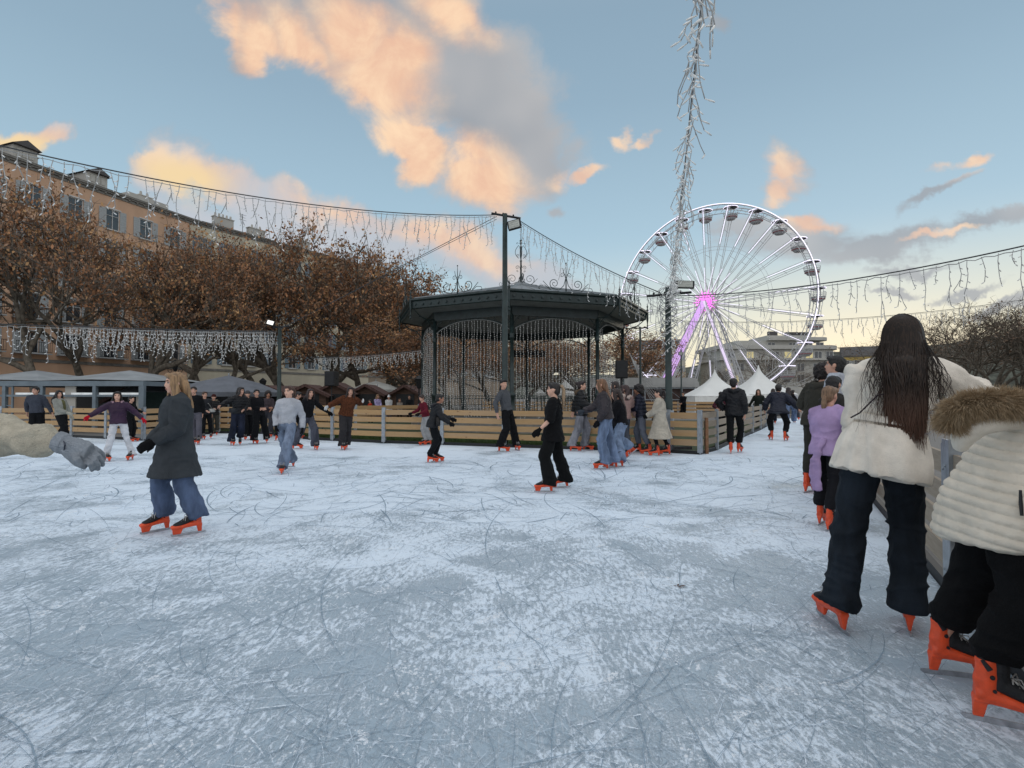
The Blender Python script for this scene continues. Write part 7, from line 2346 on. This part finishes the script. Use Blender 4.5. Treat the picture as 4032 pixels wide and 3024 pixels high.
b_ = bmesh.new(); tube(b_, [(bx + .094, AY + .038, 1.548), (bx + .100, AY + .06, 1.547), (bx + .094, AY + .082, 1.548)], [.002, .0055, .002], 6)
for v in b_.verts: v.co = ta(v.co)
obj('lips', b_, lipm, arm_root, True)
bm = bmesh.new()   # fleece jacket with crumpled sleeve
tube(bm, [(bx, AY + .06, z) for z in (.84, .95, 1.1, 1.25, 1.37, 1.43)], [(.165, .235), (.165, .235), (.145, .20), (.140, .195), (.12, .19), (.08, .09)], 18, side=Vector((1, 0, 0)))
tube(bm, [(bx, AY + .24, 1.38), (bx + .05, AY + .28, 1.12), (bx + .11, AY + .265, .95)], [.075, .065, .05], 12)


def A_(px, py, dy=0): return at(px, py, AY + dy)


tube(bm, [shoul - Vector((.1, 0, 0)), shoul, A_(-180, 1690), A_(-40, 1715), A_(60, 1722), A_(130, 1732), A_(165, 1738)], [.075, .080, .074, .067, .061, .054, .047], 20)
tube(bm, [A_(128, 1728), A_(150, 1735), A_(200, 1742), A_(245, 1752)], [.050, .047, .037, .030], 20)
tube(bm, [A_(122, 1732), A_(138, 1735)], [.058, .057], 20)
for v in bm.verts: v.co = ta(v.co)


def sleeve(co, no):
    d = folds(.016, 9, 7, 7)(co, no)
    return d + .0035 * vnoise(co * 60, 3) + .004 * vnoise(co * np.array([8, 34, 8]), 6)


fle = mat('cream_fleece', lin((188, 180, 162)), .95, .16, 22, .9, 170, spec=.15)
link('fleece_sleeve', bake(bm, .006, 3, sleeve), fle, arm_root, True)
bm = bmesh.new()   # trousers and skates of the same skater
for s in (-1, 1): tube(bm, [(bx, AY + .06 + s * .09, .98), (bx + .03, AY + .06 + s * .10, .52), (bx, AY + .06 + s * .11, .17)], [.11, .085, .08], 14)
for v in bm.verts: v.co = ta(v.co)
link('trousers', bake(bm, .012, 3, denim_folds(.008, 2)), cmat((40, 46, 60), 'denim'), arm_root, True)
for s in (-1, 1): skate(arm_root, ta((bx + .04, AY + .06 + s * .11, 0)), 0, 0, 1)
bm = bmesh.new(); ball(bm, (bx - .012, AY + .06, 1.635), (.098, .088, .092), 16); tube(bm, [(bx - .07, AY + .06, 1.6), (bx - .10, AY + .06, 1.45), (bx - .14, AY + .06, 1.2)], [.07, .08, .03], 12)
for v in bm.verts: v.co = ta(v.co)
link('hair', bake(bm, .009, 2, hairdisp(.005, 1)), cmat((60, 42, 32), 'hair'), arm_root, True)
# grey knit glove: back of the hand towards us, fingers drooping down-right
gm_, t, bs = newmat('grey_knit')
tc = t.node('ShaderNodeTexCoord').outputs['Object']
wv_ = t.node('ShaderNodeTexWave'); t.l.new(tc, wv_.inputs['Vector']); wv_.inputs['Scale'].default_value = 130; wv_.inputs['Distortion'].default_value = 3.5; wv_.inputs['Detail'].default_value = 3
t.set(bs.inputs['Base Color'], t.mix(t.noise(tc, 120, 3), (.20, .225, .255), (.36, .39, .43))); bs.inputs['Roughness'].default_value = .95
bn = t.node('ShaderNodeBump'); bn.inputs['Strength'].default_value = .7; bn.inputs['Distance'].default_value = .003; t.l.new(wv_.outputs[1], bn.inputs['Height']); t.l.new(bn.outputs[0], bs.inputs['Normal'])
bm = bmesh.new()
nrm = Vector((.15, .95, -.25))
d1 = (A_(345, 1790) - A_(235, 1745)).normalized()
sd1 = Vector((.30, -.15, .95)); sd1 = (sd1 - d1 * sd1.dot(d1)).normalized()
tube(bm, [A_(228, 1738), A_(262, 1752), A_(290, 1768), A_(322, 1786), A_(350, 1797)], [(.035, .027), (.033, .026), (.042, .024), (.050, .024), (.046, .021)], 16, side=sd1)
tube(bm, [A_(225, 1737), A_(258, 1750)], [(.038, .030), (.036, .029)], 16, side=sd1)
fing = [  # each finger its own bent chain: (pixels, depth), unequal lengths; thumb leaves the near side of the palm
    ([(366, 1764), (390, 1774), (404, 1790), (408, 1806)], .022, .0080), ([(362, 1782), (388, 1795), (401, 1812), (402, 1830)], .004, .0086),
    ([(352, 1798), (374, 1814), (386, 1830), (385, 1846)], -.012, .0086), ([(338, 1810), (354, 1828), (362, 1842), (363, 1852)], -.026, .0080),
    ([(292, 1786), (304, 1812), (318, 1830), (331, 1840)], -.045, .0098)]
for pts, dy_, rd in fing:
    tube(bm, [A_(*pts[0], dy_ * .5 + .01)] + [A_(p[0], p[1], dy_ + .012 * j) for j, p in enumerate(pts[1:])], [rd * 1.15, rd * 1.08, rd, rd * .86], 10, dome=True)
for v in bm.verts: v.co = ta(v.co)
link('glove', bake(bm, .0026, 2, lambda co, no: .0008 * vnoise(co * 260, 2) + .0015 * vnoise(co * 70, 4)), gm_, arm_root, True)
b_ = bmesh.new(); tube(b_, [A_(247, 1724, .0), A_(256, 1752, -.045), A_(251, 1781, -.01)], [.002, .003, .002], 5)
for v in b_.verts: v.co = ta(v.co)
obj('glove_seam', b_, cmat((70, 74, 84)), arm_root)
